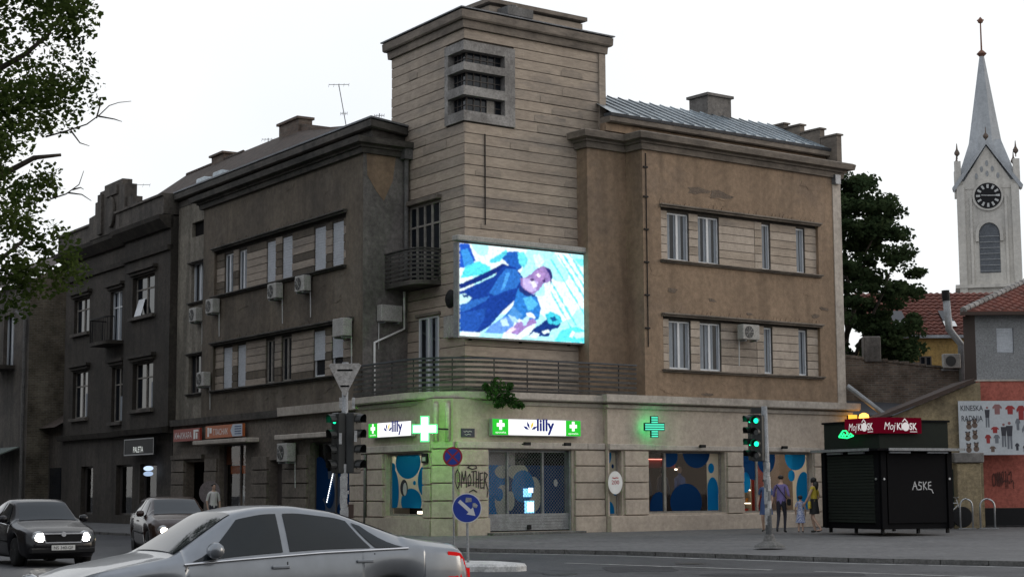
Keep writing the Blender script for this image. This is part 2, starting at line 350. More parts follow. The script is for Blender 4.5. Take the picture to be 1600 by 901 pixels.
def plan_path(pts):
    """outward (right hand) mitred normals for a plan polyline"""
    pts = [Vector((p.x, p.y, 0)) for p in pts]; ns = []
    for i in range(len(pts)-1):
        t = (pts[i+1]-pts[i]).normalized(); ns.append(Vector((t.y, -t.x, 0)))
    out = []
    for i, p in enumerate(pts):
        if i == 0: n = ns[0]
        elif i == len(pts)-1: n = ns[-1]
        else:
            n = ns[i-1]+ns[i]; d = 1+ns[i-1].dot(ns[i]); n = n/max(d, .3)
        out.append((p, n))
    return out

def courses(parent, F, s0, s1, z0, z1, o0, o1, n, mats, name='plaster_course', gap=.022, jitter=.006):
    h = (z1-z0)/n
    for i in range(n):
        a = z0+i*h+gap*.5; b = z0+(i+1)*h-gap*.5; j = random.uniform(-jitter, jitter)
        MB().box(F, s0, s1, o0, o1+j, a, b).build(name, random.choice(mats), parent)

def window(parent, F, s0, s1, z0, z1, o, kind='white', mull=1, name='window', rail=None):
    """frame with bars, pane behind, curtain or roller shutter"""
    fm = {'white': M['frame_w'], 'shutter': M['frame_w'], 'half': M['frame_w'], 'dark': M['frame_d'], 'old': M['frame_o'], 'tilt': M['frame_w']}[kind]
    t = .055; d = .05; f = MB()
    f.box(F, s0, s1, o, o+d, z0, z0+t).box(F, s0, s1, o, o+d, z1-t, z1).box(F, s0, s0+t, o, o+d, z0+t, z1-t).box(F, s1-t, s1, o, o+d, z0+t, z1-t)
    for i in range(mull):
        c = s0+(s1-s0)*(i+1)/(mull+1); f.box(F, c-.045, c+.045, o, o+d+.01, z0+t, z1-t)
    if rail: f.box(F, s0+t, s1-t, o, o+d-.003, rail-.03, rail+.03)
    w = f.build(name, fm, parent)
    MB().box(F, s0+t*.5, s1-t*.5, o-.02, o+.012, z0+t*.5, z1-t*.5).build('pane', M['pane'], w)
    if kind == 'white':
        e = (s1-s0)/(mull+1)
        for q in range(mull+1):
            a = s0+e*q+(t if q == 0 else .05)+.01; MB().box(F, a, a+e*random.uniform(.26, .42), o+.013, o+.02, z0+t, z1-t).build('curtain', M['curtain'], w)
            b = s0+e*(q+1)-(t if q == mull else .05)-.01; MB().box(F, b-e*random.uniform(.12, .26), b, o+.014, o+.021, z0+t, z1-t).build('curtain', M['curtain'], w)
    if kind in ('shutter', 'half'):
        zb = z0+.02 if kind == 'shutter' else z0+(z1-z0)*.36
        sh = MB(); n = max(6, int((z1-zb)/.09)); hh = (z1-zb)/n
        for i in range(n): sh.box(F, s0+.01, s1-.01, o+d+.01, o+d+.035, zb+i*hh+.004, zb+(i+1)*hh-.004)
        sh.box(F, s0+.015, s1-.015, o+d+.008, o+d+.02, zb, z1); sh.build('shutter', M['shutter'], w)
    return w

def ledge(parent, F, s0, s1, z, o, out=.16, th=.1, mat=None, name='window_ledge'):
    m_ = MB(); m_.box(F, s0, s1, o-.02, o+out*.6, z-th*.5, z).box(F, s0-.02, s1+.02, o-.02, o+out, z+.001, z+th*.5)
    return m_.build(name, mat or M['cornice'], parent, bevel=.01)

def crust(parent, F, s0, s1, z, o, mat):
    """ragged broken plaster edge above a ledge"""
    m_ = MB(); s = s0; k = 0
    while s < s1-.1:
        d = random.uniform(.12, .32); h = random.uniform(.05, .17)
        m_.prism([F(s, o, z), F(min(s+d, s1), o, z), F(min(s+d*.8, s1), o, z+h*.8), F(s+d*.35, o, z+h), F(s+.02, o, z+h*.5)], F.n*random.uniform(.012, .03)); s += d*1.01
    return m_.build('broken_plaster', mat, parent)

def blocks(parent, F, s0, s1, o, zs=(.5, 1.02, 1.55, 2.08, 2.58), mat=None, proud=.09, back=.02, name='rustic_block'):
    mat = mat or M['ground']
    for a, b in zip(zs[:-1], zs[1:]):
        MB().box(F, s0+random.uniform(-.012, .012), s1+random.uniform(-.012, .012), o-back, o+proud+random.uniform(-.008, .008), a+.018, b-.018).build(name, mat, parent, bevel=.014)

CB = thing('corner_building', FR(8, -5, 0), 'weathered brown corner apartment building with square tower, corner balcony and pharmacy shopfront', 'building')

# ---- right wing, upper floors
SR0, SR1 = 8.1, 17.35
gU = (8.9, 16.55, 8.95, 10.80); gD = (8.93, 16.52, 5.28, 7.12)
wm = MB(); wm.wall(FR, SR0, SR1, 4.3, 12.75, .1, [gU, gD], .15)
wm.quad(FR(SR0, .1, 4.3), FR(SR0, -.75, 4.3), FR(SR0, -.75, 12.75), FR(SR0, .1, 12.75))
wing_r = wm.build('wing_wall', M['plaster_r'], CB)
MB().box(FR, SR1, 17.77, -6, .135, 4.3, 12.9).build('corner_pilaster', M['band'], CB)
MB().box(FR, 17.34, 17.62, -.25, .3, 12.38, 12.72).build('rain_hopper', M['flash'], CB)
wm = MB().wall(FR, 6.42, SR0, 4.3, 12.75, -.75, [], .1); wm.quad(FR(6.42, -.75, 4.3), FR(6.42, -1.4, 4.3), FR(6.42, -1.4, 12.75), FR(6.42, -.75, 12.75))
wm.build('wing_wall', M['plaster_r'], CB)
for (a, b, c, d), zz in ((gU, (9.0, 10.62)), (gD, (5.33, 6.95))):
    wins = [(9.29, 10.29), (10.71, 11.71), (13.78, 14.21), (15.52, 15.97)]
    pm = MB(); pm.wall(FR, a, b, c, d, -.05, [(s0, s1, zz[0], zz[1]) for s0, s1 in wins], .13); pan = pm.build('recess_panel', M['joint'], CB)
    edges = [a]+[x for w_ in wins for x in w_]+[b]
    for i in range(0, len(edges), 2):
        p, q = edges[i]+.005, edges[i+1]-.005
        if q-p > 1.6:
            courses(pan, FR, p, q-.36, zz[0]-.04, zz[1]+.05, -.06, -.02, 6, [M['tower'], M['tower_d'], M['ground']]); courses(pan, FR, q-.345, q, zz[0]-.04, zz[1]+.05, -.06, -.012, 6, [M['ground'], M['tower']])
        else: courses(pan, FR, p, q, zz[0]-.04, zz[1]+.05, -.06, -.015, 6, [M['ground'], M['tower']])
    for k, (s0, s1) in enumerate(wins): window(CB, FR, s0, s1, zz[0], zz[1], -.155, 'white', 1 if k < 2 else 0)
    ledge(CB, FR, a-.06, b+.06, d, .1, .17, .12); ledge(CB, FR, a-.05, b+.06, c-.03, .1, .17, .1)
    crust(CB, FR, a-.05, b, d+.07, .1, M['plaster_r'])
# dark cable with brackets beside the step
cb = MB(); cb.tube([FR(8.24, .125, 6.0), FR(8.24, .125, 12.5)], .018, 5)
for z in (6.6, 7.7, 8.8, 9.9, 11.0, 12.0): cb.box(FR, 8.12, 8.32, .1, .15, z, z+.05)
cb.build('lightning_conductor', M['black'], CB)

def prof(parent, path, pr_, mat, name): return MB().sweep(path, pr_).build(name, mat, parent)
pc = plan_path([FR(6.42, -1.4, 0), FR(6.42, -.75, 0), FR(8.1, -.75, 0), FR(8.1, .1, 0), FR(17.77, .1, 0), FR(17.77, -2, 0)])
prof(CB, pc, [(-.1, 12.62), (.10, 12.62), (.13, 12.82), (-.1, 12.82)], M['cornice'], 'cornice')
prof(CB, pc, [(-.1, 12.823), (.2, 12.823), (.2, 12.9), (.40, 12.93), (.44, 13.12), (.36, 13.17), (-.1, 13.19)], M['cornice'], 'cornice')
pp = plan_path([FR(6.9, -.33, 0), FR(17.66, -.33, 0), FR(17.66, -3, 0)])
prof(CB, pp, [(-.3, 13.19), (.0, 13.19), (.0, 13.46), (-.3, 13.46)], M['plaster_r'], 'parapet')
prof(CB, pp, [(-.3, 13.463), (.16, 13.463), (.22, 13.50), (.22, 13.66), (-.3, 13.66)], M['cornice'], 'eave_board')
prof(CB, pp, [(-.1, 13.663), (.25, 13.663), (.28, 13.76), (-.1, 13.78)], M['gutter'], 'gutter')
# standing seam roof
rf = MB(); rf.add([FR(7.0, -.12, 13.77), FR(17.6, -.12, 13.77), FR(17.6, -3, 15.15), FR(7.7, -3, 15.15), FR(7.7, -6, 13.7), FR(17.6, -6, 13.7)], [(0, 1, 2, 3), (3, 2, 5, 4)])
roof = rf.build('roof', M['roof_metal'], CB)
seam = None
for i in range(20):
    s = 7.75+i*.5
    sm = MB().add([FR(s-.014, -.12, 13.775), FR(s+.014, -.12, 13.775), FR(s+.014, -3, 15.155), FR(s-.014, -3, 15.155), FR(s-.014, -.12, 13.82), FR(s+.014, -.12, 13.82), FR(s+.014, -3, 15.2), FR(s-.014, -3, 15.2)],
                  [(0, 1, 2, 3), (4, 5, 6, 7), (0, 1, 5, 4), (1, 2, 6, 5), (2, 3, 7, 6), (3, 0, 4, 7)]).build('roof_seam', M['roof_metal'], roof)
ch = MB(); ch.box(FR, 14.05, 15.25, -3.9, -2.9, 14.6, 15.82).box(FR, 13.97, 15.33, -3.98, -2.82, 15.83, 15.93)
ch.build('chimney', M['plaster_pale'], roof)
gw = MB()
for o0, o1, z in ((-3.0, -2.42, 15.15), (-2.4, -1.6, 14.96), (-1.58, -.6, 14.64), (-.58, .22, 14.28)):
    gw.box(FR, 17.55, 17.8, o0, o1, 13.2, z-.06).box(FR, 17.5, 17.85, o0-.02, o1+.06, z-.06, z)
gw.box(FR, 17.55, 17.8, -6, -3.02, 13.2, 15.0); gw.build('stepped_gable', M['cornice'], CB)

# ---- ground floor, right front
hE = (1.74, 5.02, .06, 2.58); hN = (6.42, 6.94, .5, 2.58); h1 = (8.1, 11.55, .55, 2.58); h2 = (12.43, 15.85, .52, 2.58)
MB().wall(FR, .42, 6.46, -.3, 4.1, 0, [hE], .32).build('ground_floor_wall', M['ground'], CB)
gmr = MB().wall(FR, 6.36, 17.7, -.3, 4.1, .2, [hN, h1, h2], .3); gmr.quad(FR(6.36, .2, -.3), FR(6.36, -.2, -.3), FR(6.36, -.2, 4.1), FR(6.36, .2, 4.1)); gmr.quad(FR(17.7, .2, -.3), FR(17.7, -8, -.3), FR(17.7, -8, 4.3), FR(17.7, .2, 4.3))
gmr.build('ground_floor_wall', M['ground'], CB)
blocks(CB, FR, .6, 1.68, 0); blocks(CB, FR, 5.12, 6.33, 0); blocks(CB, FR, 7.02, 8.04, .2); blocks(CB, FR, 11.62, 12.37, .2); blocks(CB, FR, 15.9, 17.72, .2)
for s0, s1, o in ((.5, 1.72, 0), (5.08, 6.34, 0), (6.37, 17.75, .2)): MB().box(FR, s0, s1, o-.02, o+.13, -.3, .485).build('plinth', M['ground'], CB, bevel=.015)
MB().box(FR, .5, 5.6, -.02, .12, 2.605, 2.80).build('lintel_band', M['band'], CB, bevel=.012); MB().box(FR, 5.62, 6.34, -.02, .11, 2.605, 2.80).build('lintel_band', M['band'], CB, bevel=.012)
MB().box(FR, 6.36, 8.3, .18, .31, 2.605, 2.79).build('lintel_band', M['band'], CB, bevel=.012); MB().box(FR, 8.32, 17.72, .18, .29, 2.605, 2.76).build('lintel_band', M['band'], CB, bevel=.012)
# spotlights on the lintel
for s in (2.9, 4.5, 10.3, 14.2): MB().box(FR, s-.03, s+.03, .2, .42, 2.72, 2.76).box(FR, s-.12, s+.12, .40, .50, 2.70, 2.80).build('spotlight', M['black'], CB, bevel=.01)
# string band and balcony slab round the corner
def bez(p0, p1, p2, n):
    return [p0*((1-t)**2)+p1*(2*t*(1-t))+p2*(t*t) for t in [i/n for i in range(n+1)]]
c_pts = [FL(5.3, .0, 0)]+bez(FL(2.4, .0, 0), FL(.1, .12, 0), FR(2.2, .0, 0), 14)+[FR(6.4, .0, 0)]
cpath = plan_path(c_pts)
prof(CB, cpath, [(-.6, 3.95), (.06, 3.95), (.10, 4.06), (-.6, 4.06)], M['band'], 'string_band')
slab = prof(CB, cpath, [(-1.6, 4.10), (.26, 4.10), (.30, 4.14), (.30, 4.33), (-1.6, 4.35)], M['band'], 'balcony_slab')
rp = plan_path([FR(6.4, .0, 0), FR(6.4, .2, 0), FR(17.8, .2, 0), FR(17.8, -2, 0)])
prof(CB, rp, [(-.4, 3.94), (.08, 3.94), (.12, 4.05), (-.4, 4.05)], M['band'], 'string_band')
prof(CB, rp, [(-.6, 4.105), (.27, 4.105), (.31, 4.14), (.31, 4.37), (-.6, 4.40)], M['band'], 'string_band')
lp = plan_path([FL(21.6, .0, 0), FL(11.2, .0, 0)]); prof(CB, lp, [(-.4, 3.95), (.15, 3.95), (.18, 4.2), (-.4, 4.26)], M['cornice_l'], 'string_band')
lp = plan_path([FL(11.18, .0, 0), FL(5.32, .0, 0)]); prof(CB, lp, [(-.4, 3.97), (.22, 3.97), (.24, 4.27), (-.4, 4.29)], M['band'], 'string_band')
# chamfered corner pier
cpr = MB(); cpr.quad(FL(.5, 0, -.3), FR(.42, 0, -.3), FR(.42, 0, 4.1), FL(.5, 0, 4.1)); cpr.build('corner_pier', M['ground'], CB)
a_, b_ = FL(.48, .02, 0), FR(.4, .02, 0); cu_ = (b_-a_).normalized(); CF = Frame(a_, cu_, Vector((cu_.y, -cu_.x, 0))); cl = (b_-a_).length
blocks(CB, CF, -.02, cl+.02, 0)
MB().box(CF, -.03, cl+.03, -.1, .12, -.3, .485).build('plinth', M['ground'], CB)
MB().box(CF, -.03, cl+.03, -.1, .10, 2.605, 2.80).build('lintel_band', M['band'], CB)
for s_ in (.12, cl-.14): MB().tube([CF(s_, .1, 2.8), CF(s_, .1, 3.95)], .07, 10).build('downpipe', M['band'], CB, smooth=True)

# ---- ground floor, left front
hL = [(1.08, 3.52, .55, 2.5), (5.93, 9.0, .5, 3.0), (11.1, 12.28, -.1, 2.45), (14.39, 16.84, .3, 3.1), (18.2, 20.16, -.1, 2.5)]
MB().wall(FL, .5, 5.6, -.3, 4.1, 0, hL[:1], .3).build('ground_floor_wall', M['ground'], CB)
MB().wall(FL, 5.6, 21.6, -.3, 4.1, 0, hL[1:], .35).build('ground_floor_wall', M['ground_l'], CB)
blocks(CB, FL, .54, 1.02, 0, zs=(.5, 1.0, 1.5, 2.0, 2.5)); blocks(CB, FL, 3.58, 4.62, 0, zs=(.5, 1.0, 1.5, 2.0, 2.5)); blocks(CB, FL, 4.75, 5.86, 0, zs=(.5, 1.0, 1.5, 2.0, 2.5))
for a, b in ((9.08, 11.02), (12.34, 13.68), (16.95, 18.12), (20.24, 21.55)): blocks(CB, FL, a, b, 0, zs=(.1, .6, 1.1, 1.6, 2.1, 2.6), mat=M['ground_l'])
MB().box(FL, .5, 5.9, -.02, .12, 2.53, 2.74).build('lintel_band', M['band'], CB, bevel=.012); MB().box(FL, .5, 5.85, -.02, .13, -.3, .485).build('plinth', M['ground'], CB)
MB().tube([FL(4.69, .12, .3), FL(4.69, .12, 2.5)], .05, 8).build('downpipe', M['pipe'], CB, smooth=True)
MB().box(FL, 6.2, 11.15, -.02, .35, 3.13, 3.30).build('canopy', M['band'], CB, bevel=.02); MB().box(FL, 13.2, 18.2, -.02, .55, 3.12, 3.28).build('canopy', M['band'], CB, bevel=.02)
MB().box(FL, 18.3, 21.5, -.02, .14, 2.62, 2.78).build('lintel_band', M['ground_l'], CB)

# ---- left wing, upper floors
OW = .06
gLU = (6.24, 17.45, 8.82, 10.66); gLD = (5.70, 17.45, 5.17, 6.98)
wl = MB(); wl.wall(FL, 5.01, 18.57, 4.2, 12.5, OW, [gLU, gLD], .14)
wl.quad(FL(18.57, OW, 4.2), FL(18.57, OW-.3, 4.2), FL(18.57, OW-.3, 12.5), FL(18.57, OW, 12.5)); wl.build('wing_wall', M['plaster_l'], CB)
gS = [(18.75, 20.15, 8.82, 10.44), (18.8, 20.15, 11.5, 12.1), (18.75, 20.3, 5.2, 6.77)]
M['plaster_end'] = surf('plaster_stained', (.27, .245, .2), (.18, .16, .13), .6, streak=.6, c3=(.12, .11, .09), c3amt=.5, seed=8)
MB().wall(FL, 18.57, 21.6, 4.2, 12.9, OW-.15, gS, .2).build('wing_wall', M['plaster_end'], CB)
window(CB, FL, *gS[0], OW-.33, 'white', 1); window(CB, FL, *gS[2], OW-.33, 'dark', 2)
MB().box(FL, 18.8, 20.15, OW-.35, OW-.3, 11.5, 12.1).build('vent_opening', M['dark'], CB)
for z, (a, b) in ((10.44, (18.65, 20.3)), (8.8, (18.65, 20.3)), (6.77, (18.65, 20.4)), (5.16, (18.65, 20.4))): ledge(CB, FL, a, b, z, OW-.15, .14, .1, M['cornice_l'])
for gi, ((a, b, c, d), zz, kinds) in enumerate(((gLU, (8.88, 10.40), ('shutter', 'shutter', 'shutter', 'shutter', 'white', 'white')), (gLD, (5.23, 6.80), ('half', 'half', 'old', 'old', 'shutter', 'shutter')))):
    wins = [(6.61, 7.47), (7.96, 8.86), (10.62, 11.48), (12.03, 12.81), (14.59, 15.36), (15.85, 16.71)]
    pan = MB().wall(FL, a, b, c, d, OW-.14, [(p, q, zz[0], zz[1]) for p, q in wins], .12).build('recess_panel', M['joint'], CB)
    edges = [a]+[x for w_ in wins for x in w_]+[b]
    for i in range(0, len(edges), 2):
        p, q = edges[i]+.005, edges[i+1]-.005
        courses(pan, FL, p, q, zz[0]-.05, zz[1]+.08, OW-.15, OW-.10, 6, [M['tower_d'], M['plaster_l'], M['tower_d']])
    for (p, q), kd in zip(wins, kinds): window(CB, FL, p, q, zz[0], zz[1], OW-.235, kd, 0 if kd in ('shutter', 'half') else 1)
    ledge(CB, FL, a-.06, b+.06, d, OW, .17, .12, M['cornice_l']); ledge(CB, FL, a-.05, b+.06, c-.03, OW, .17, .1, M['cornice_l'])
    crust(CB, FL, a, b, d+.07, OW, M['plaster_l'])
# return wall beside the tower
MB().wall(RT, 0, 1.95, 4.3, 12.6, 0, [], .1).build('wing_wall', M['plaster_pale'], CB)
MB().prism([RT(.12, .004, 12.6), RT(1.3, .004, 12.6), RT(1.15, .004, 11.6), RT(.8, .004, 10.9), RT(.5, .004, 11.2), RT(.15, .004, 11.7)], nR*.008).build('bare_patch', M['plaster_r'], CB)
lc = plan_path([FL(18.62, OW-.15, 0), FL(18.62, OW, 0), A0, RT(1.95, 0, 0)])
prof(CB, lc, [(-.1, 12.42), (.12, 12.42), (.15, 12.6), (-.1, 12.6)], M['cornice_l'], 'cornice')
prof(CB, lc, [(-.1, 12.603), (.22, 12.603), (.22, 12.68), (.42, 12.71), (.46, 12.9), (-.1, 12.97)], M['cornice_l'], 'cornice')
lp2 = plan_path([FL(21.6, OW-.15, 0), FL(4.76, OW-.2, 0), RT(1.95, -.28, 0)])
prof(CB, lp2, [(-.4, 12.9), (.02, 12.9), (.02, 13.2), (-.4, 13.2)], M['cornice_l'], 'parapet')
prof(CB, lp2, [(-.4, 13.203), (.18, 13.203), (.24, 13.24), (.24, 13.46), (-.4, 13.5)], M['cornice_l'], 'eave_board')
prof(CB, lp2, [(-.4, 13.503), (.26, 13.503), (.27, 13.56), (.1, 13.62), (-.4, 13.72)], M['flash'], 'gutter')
for s in (18.2, 19.9): MB().prism([FL(s-.5, -.3, 13.6), FL(s+.5, -.3, 13.6), FL(s+.42, -.3, 13.95), FL(s-.42, -.3, 13.95)], nL*-.8).build('roof_hatch', M['roof_metal'], CB, bevel=.03)
M['tile_old'] = surf('old_roof_tile', (.085, .062, .05), (.05, .04, .035), 2.5, bump=.9, fine=9, c3=(.1, .085, .07), c3amt=.5)
tr = MB(); tr.add([FL(21.65, -.6, 13.62), FL(10, -.6, 13.62), FL(12.3, -3, 15.0), FL(16.6, -3, 15.62), FL(21.65, -3, 15.62), FL(21.65, -7, 13.4), FL(10, -7, 13.4)], [(0, 1, 2, 3, 4), (4, 3, 2, 1, 6, 5)])
tr.build('roof', M['tile_old'], CB)
fw = MB(); fw.box(FL, 15.8, 17.6, -3.3, -2.7, 15.0, 15.9).box(FL, 15.75, 17.7, -3.38, -2.62, 15.9, 16.0).prism([FL(12.2, -2.8, 14.6), FL(15.75, -2.8, 14.6), FL(15.75, -2.8, 15.7), FL(12.2, -2.8, 14.85)], nL*-.4)
M['brick_old'] = surf('sooty_brick', (.16, .115, .09), (.085, .068, .058), 3, bump=.6, fine=14, c3=(.2, .18, .15), c3amt=.4, stretch=(1, 1, 3))
fw.build('chimney', M['brick_old'], CB)

# ---- tower
TB = .045
def tblk(s0, s1, d0, d1, z0, z1):
    """block between tower-face distances: s along the right face, d along the left face"""
    return [T0+uR*s+uL*d+Vector((0, 0, z)) for z in (z0, z1) for d in (d0, d1) for s in (s0, s1)]
tw = MB()
tw.hexa(tblk(TB, 5.8, TB, 4.8, 4.3, 13.05)); tw.hexa(tblk(TB, 5.8, TB, 4.8, 15.65, 16.1))
tw.hexa(tblk(2.0, 5.8, TB, 4.8, 13.05, 15.65)); tw.hexa(tblk(TB, 2.0, 1.16, 4.8, 13.05, 15.65))
tower = tw.build('tower', M['joint'], CB)
NC = 34; zA, zB = 4.5, 16.08; hC = (zB-zA)/NC
tm = [M['tower']]*6+[M['tower_d']]
for i in range(NC):
    a = zA+i*hC+.012; b = zA+(i+1)*hC-.012; zc_ = (a+b)/2
    inw = 13.0 < zc_ < 15.68
    j = random.uniform(-.006, .006)
    def bar(F, s0, s1):
        MB().box(F, s0, s1, -TB-.02, j, a, b).build('plaster_course', random.choice(tm), tower)
    e1 = 5.84 if zc_ > 12.6 else 5.06
    bar(TR, 2.0 if inw else .0, e1)
    e2 = 4.86 if zc_ > 12.4 else 3.75
    s2 = 1.16 if inw else .0
    # leave the balcony doors open
    if 8.05 < zc_ < 10.75: bar(TL, s2, 1.52); bar(TL, 3.56, e2) if e2 > 3.6 else None
    elif 4.5 < zc_ < 6.98: bar(TL, s2, 1.62); bar(TL, 2.95, e2)
    else: bar(TL, s2, e2)
# loose and mended patches of render on the courses
rq = random.Random(21)
for i in range(30):
    F_, e = (TR, 4.9) if rq.random() < .62 else (TL, 3.6)
    k = rq.randrange(13, NC-1); a = zA+k*hC+.015; b = zA+(k+1)*hC-.015; s0 = rq.uniform(.1, e-.5); w_ = rq.uniform(.5, 2.2); zc_ = (a+b)/2
    if 13.0 < zc_ < 15.7 and s0 < 2.1: continue
    if F_ is TL and 8 < zc_ < 10.8: continue
    s1 = min(s0+w_, e); n = max(4, int((s1-s0)/.07)); up_ = [(s0+(s1-s0)*j/n, b-(.08+.5*abs(noise.noise(Vector((i*3.7, (s0+(s1-s0)*j/n)*3.1, .5)))))*(b-a)*(1 if 0 < j < n else 1.9)) for j in range(n+1)]
    MB().prism([F_(s0, .006, a), F_(s1, .006, a)]+[F_(x, .006, z) for x, z in reversed(up_)], F_.n*rq.uniform(.004, .012)).build('plaster_patch', M['tower_d'], tower)
# corner window: light cement frame with three dark slots
fr_ = MB()
for z0, z1 in ((13.05, 13.38), (13.89, 14.19), (14.70, 14.96), (15.35, 15.66)):
    fr_.hexa(tblk(-.07, 1.999, -.07, .3, z0, z1)); fr_.hexa(tblk(-.068, .3, .3, 1.158, z0+.001, z1-.001))
fr_.hexa(tblk(1.58, 1.998, -.066, .3, 13.3, 15.5)); fr_.hexa(tblk(-.064, .3, .95, 1.157, 13.3, 15.5))
cwin = fr_.build('window', M['patch'], tower)
for z0, z1 in ((13.38, 13.89), (14.19, 14.70), (14.96, 15.35)):
    MB().hexa(tblk(.2, 1.6, .2, .28, z0, z1)).build('pane', M['pane'], cwin)
    MB().hexa(tblk(.2, .28, .28, .96, z0, z1)).build('pane', M['pane'], cwin)
    bb = MB()
    for s in (.22, .5, .78, 1.06, 1.34): bb.box(TR, s-.014, s+.014, -.2, -.17, z0, z1)
    for s in (.22, .46, .72): bb.box(TL, s-.014, s+.014, -.2, -.17, z0, z1)
    bb.box(TR, .2, 1.58, -.2, -.168, (z0+z1)/2-.012, (z0+z1)/2+.012).box(TL, .2, .95, -.2, -.168, (z0+z1)/2-.012, (z0+z1)/2+.012)
    bb.build('glazing_bar', M['frame_d'], cwin)
MB().box(TR, 1.0, 1.3, -.19, -.15, 13.42, 13.86).build('board', M['frame_o'], cwin)
tp = plan_path([TL(4.86, -3.2, 0), TL(4.86, 0, 0), T0, TR(5.84, 0, 0), TR(5.84, -4, 0)])
prof(tower, tp, [(-.6, 16.08), (.10, 16.08), (.12, 16.33), (-.6, 16.33)], M['cornice'], 'cornice')
prof(tower, tp, [(-.6, 16.333), (.20, 16.333), (.24, 16.38), (.25, 16.62), (-.6, 16.66)], M['cornice'], 'cornice')
prof(tower, tp, [(-.6, 16.663), (.29, 16.663), (.30, 16.70), (-1.5, 16.9)], M['flash'], 'cap_flashing')
MB().box(TR, .5, 5.3, -4, -.5, 16.6, 16.88).build('flat_roof', M['flash'], tower)
MB().box(TR, 5.60, 5.88, -.3, .06, 12.9, 16.06).build('corner_strip', M['tower_d'], tower)
lh = thing('lift_housing', TR(4.5, -3, 16.8), 'low weathered block with horizontal courses on top of the tower roof', 'roof block')
MB().box(TR, 2.95, 7.0, -4.5, -2.6, 16.5, 17.98).build('wall', M['joint'], lh)
for i in range(5): MB().box(TR, 2.9, 7.05, -4.4, -2.56, 16.62+i*.26, 16.86+i*.26).build('plaster_course', M['tower_d'], lh)
MB().box(TR, 2.75, 7.15, -4.7, -2.4, 17.98, 18.12).build('cap', M['cornice'], lh)
vt = MB().tube([TR(3.6, -2.2, 16.7), TR(3.6, -2.2, 17.9)], .2, 8); vt.box(TR, 3.2, 4.3, -2.5, -1.9, 17.5, 17.8); vt.build('vent', M['pipe'], lh)
# dark conduit on the tower face
MB().tube([TR(.79, .03, 9.75), TR(.79, .03, 12.7)], .022, 6).build('conduit', M['black'], tower)
# balcony doors in the tower's left face
window(CB, TL, 1.54, 3.54, 8.1, 10.7, -.04, 'old', 3, rail=10.0); MB().box(TL, 1.45, 3.66, -.03, .2, 10.74, 10.9).build('door_hood', M['cornice'], CB, bevel=.02)
window(CB, TL, 1.64, 2.93, 4.4, 6.95, -.04, 'white', 1); MB().box(TL, 1.5, 3.05, -.02, .1, 6.98, 7.08).build('door_hood', M['cornice'], CB)
# rain pipe and hopper in the angle
hp = MB(); hp.box(RT, 1.42, 1.78, .02, .35, 12.35, 12.75); hp.tube([RT(1.6, .16, 12.4), RT(1.6, .16, 8.3)], .085, 10); hp.build('downpipe', M['pipe'], CB)
MB().tube([RT(1.56, .1, 7.9), RT(1.56, .1, 6.66), RT(.4, .1, 6.15), RT(.4, .1, 4.4)], .04, 8).build('drain_pipe', M['wpaint'], CB)

# ---- balconies
def rails(parent, path, z0, n, dz, prof_h=.06, th=.04, mat=None, off=.0):
    mat = mat or M['rail']
    for i in range(n):
        z = z0+i*dz
        MB().sweep(path, [(off-th, z), (off, z), (off, z+prof_h), (off-th, z+prof_h)]).build('rail', mat, parent)
    return
bp_ = plan_path(c_pts[:-1]+[FR(7.6, .0, 0)])
def along(path, d):
    """points every d metres along a path"""
    out = []; acc = 0
    for (p, n), (q, m_) in zip(path[:-1], path[1:]):
        L_ = (q-p).length; t = -acc
        while t+d <= L_:
            t += d; f_ = t/L_; out.append((p.lerp(q, f_), n.lerp(m_, f_)))
        acc = L_-t
    return out
rl = MB().sweep(bp_, [(.13, 4.36), (.26, 4.36), (.26, 4.40), (.13, 4.40)]).build('balcony_railing', M['rail'], CB)
for p, n in along(bp_, 1.25): MB().tube([p+n*.17+Vector((0, 0, 4.33)), p+n*.17+Vector((0, 0, 5.36))], .022, 6).build('post', M['rail'], rl)
rails(rl, bp_, 4.42, 6, .155, .075, .03, off=.24)
MB().sweep(bp_, [(.12, 5.33), (.27, 5.33), (.27, 5.38), (.12, 5.38)]).build('handrail', M['gutter'], rl)
# small upper balcony
u_pts = [TL(3.72, .9, 0)]+bez(TL(2.2, .95, 0), TL(1.5, .95, 0), TL(1.5, .4, 0), 8)+[TL(1.5, 0, 0)]
u_pts[0] = TL(3.95, .9, 0)
up = plan_path(u_pts)
us = MB(); P_ = [Vector((p.x, p.y, 7.93)) for p in u_pts]+[TL(3.72, -.05, 7.93)]
us.prism(P_, (0, 0, .14)); us.build('balcony_slab', M['cornice_l'], CB)
url = MB().sweep(up, [(-.1, 9.08), (.02, 9.08), (.02, 9.12), (-.1, 9.12)]).build('balcony_railing', M['rail'], CB)
for p, n in along(up, .62): MB().tube([p-n*.06+Vector((0, 0, 8.07)), p-n*.06+Vector((0, 0, 9.08))], .018, 6).build('post', M['rail'], url)
rails(url, up, 8.14, 7, .14, .07, .03, off=.0)

M['plaster_r2'] = surf('plaster_brown_bare', (.17, .128, .096), (.115, .088, .068), 2.5, c3=(.21, .17, .135), c3amt=.6, bump=.5, seed=31)
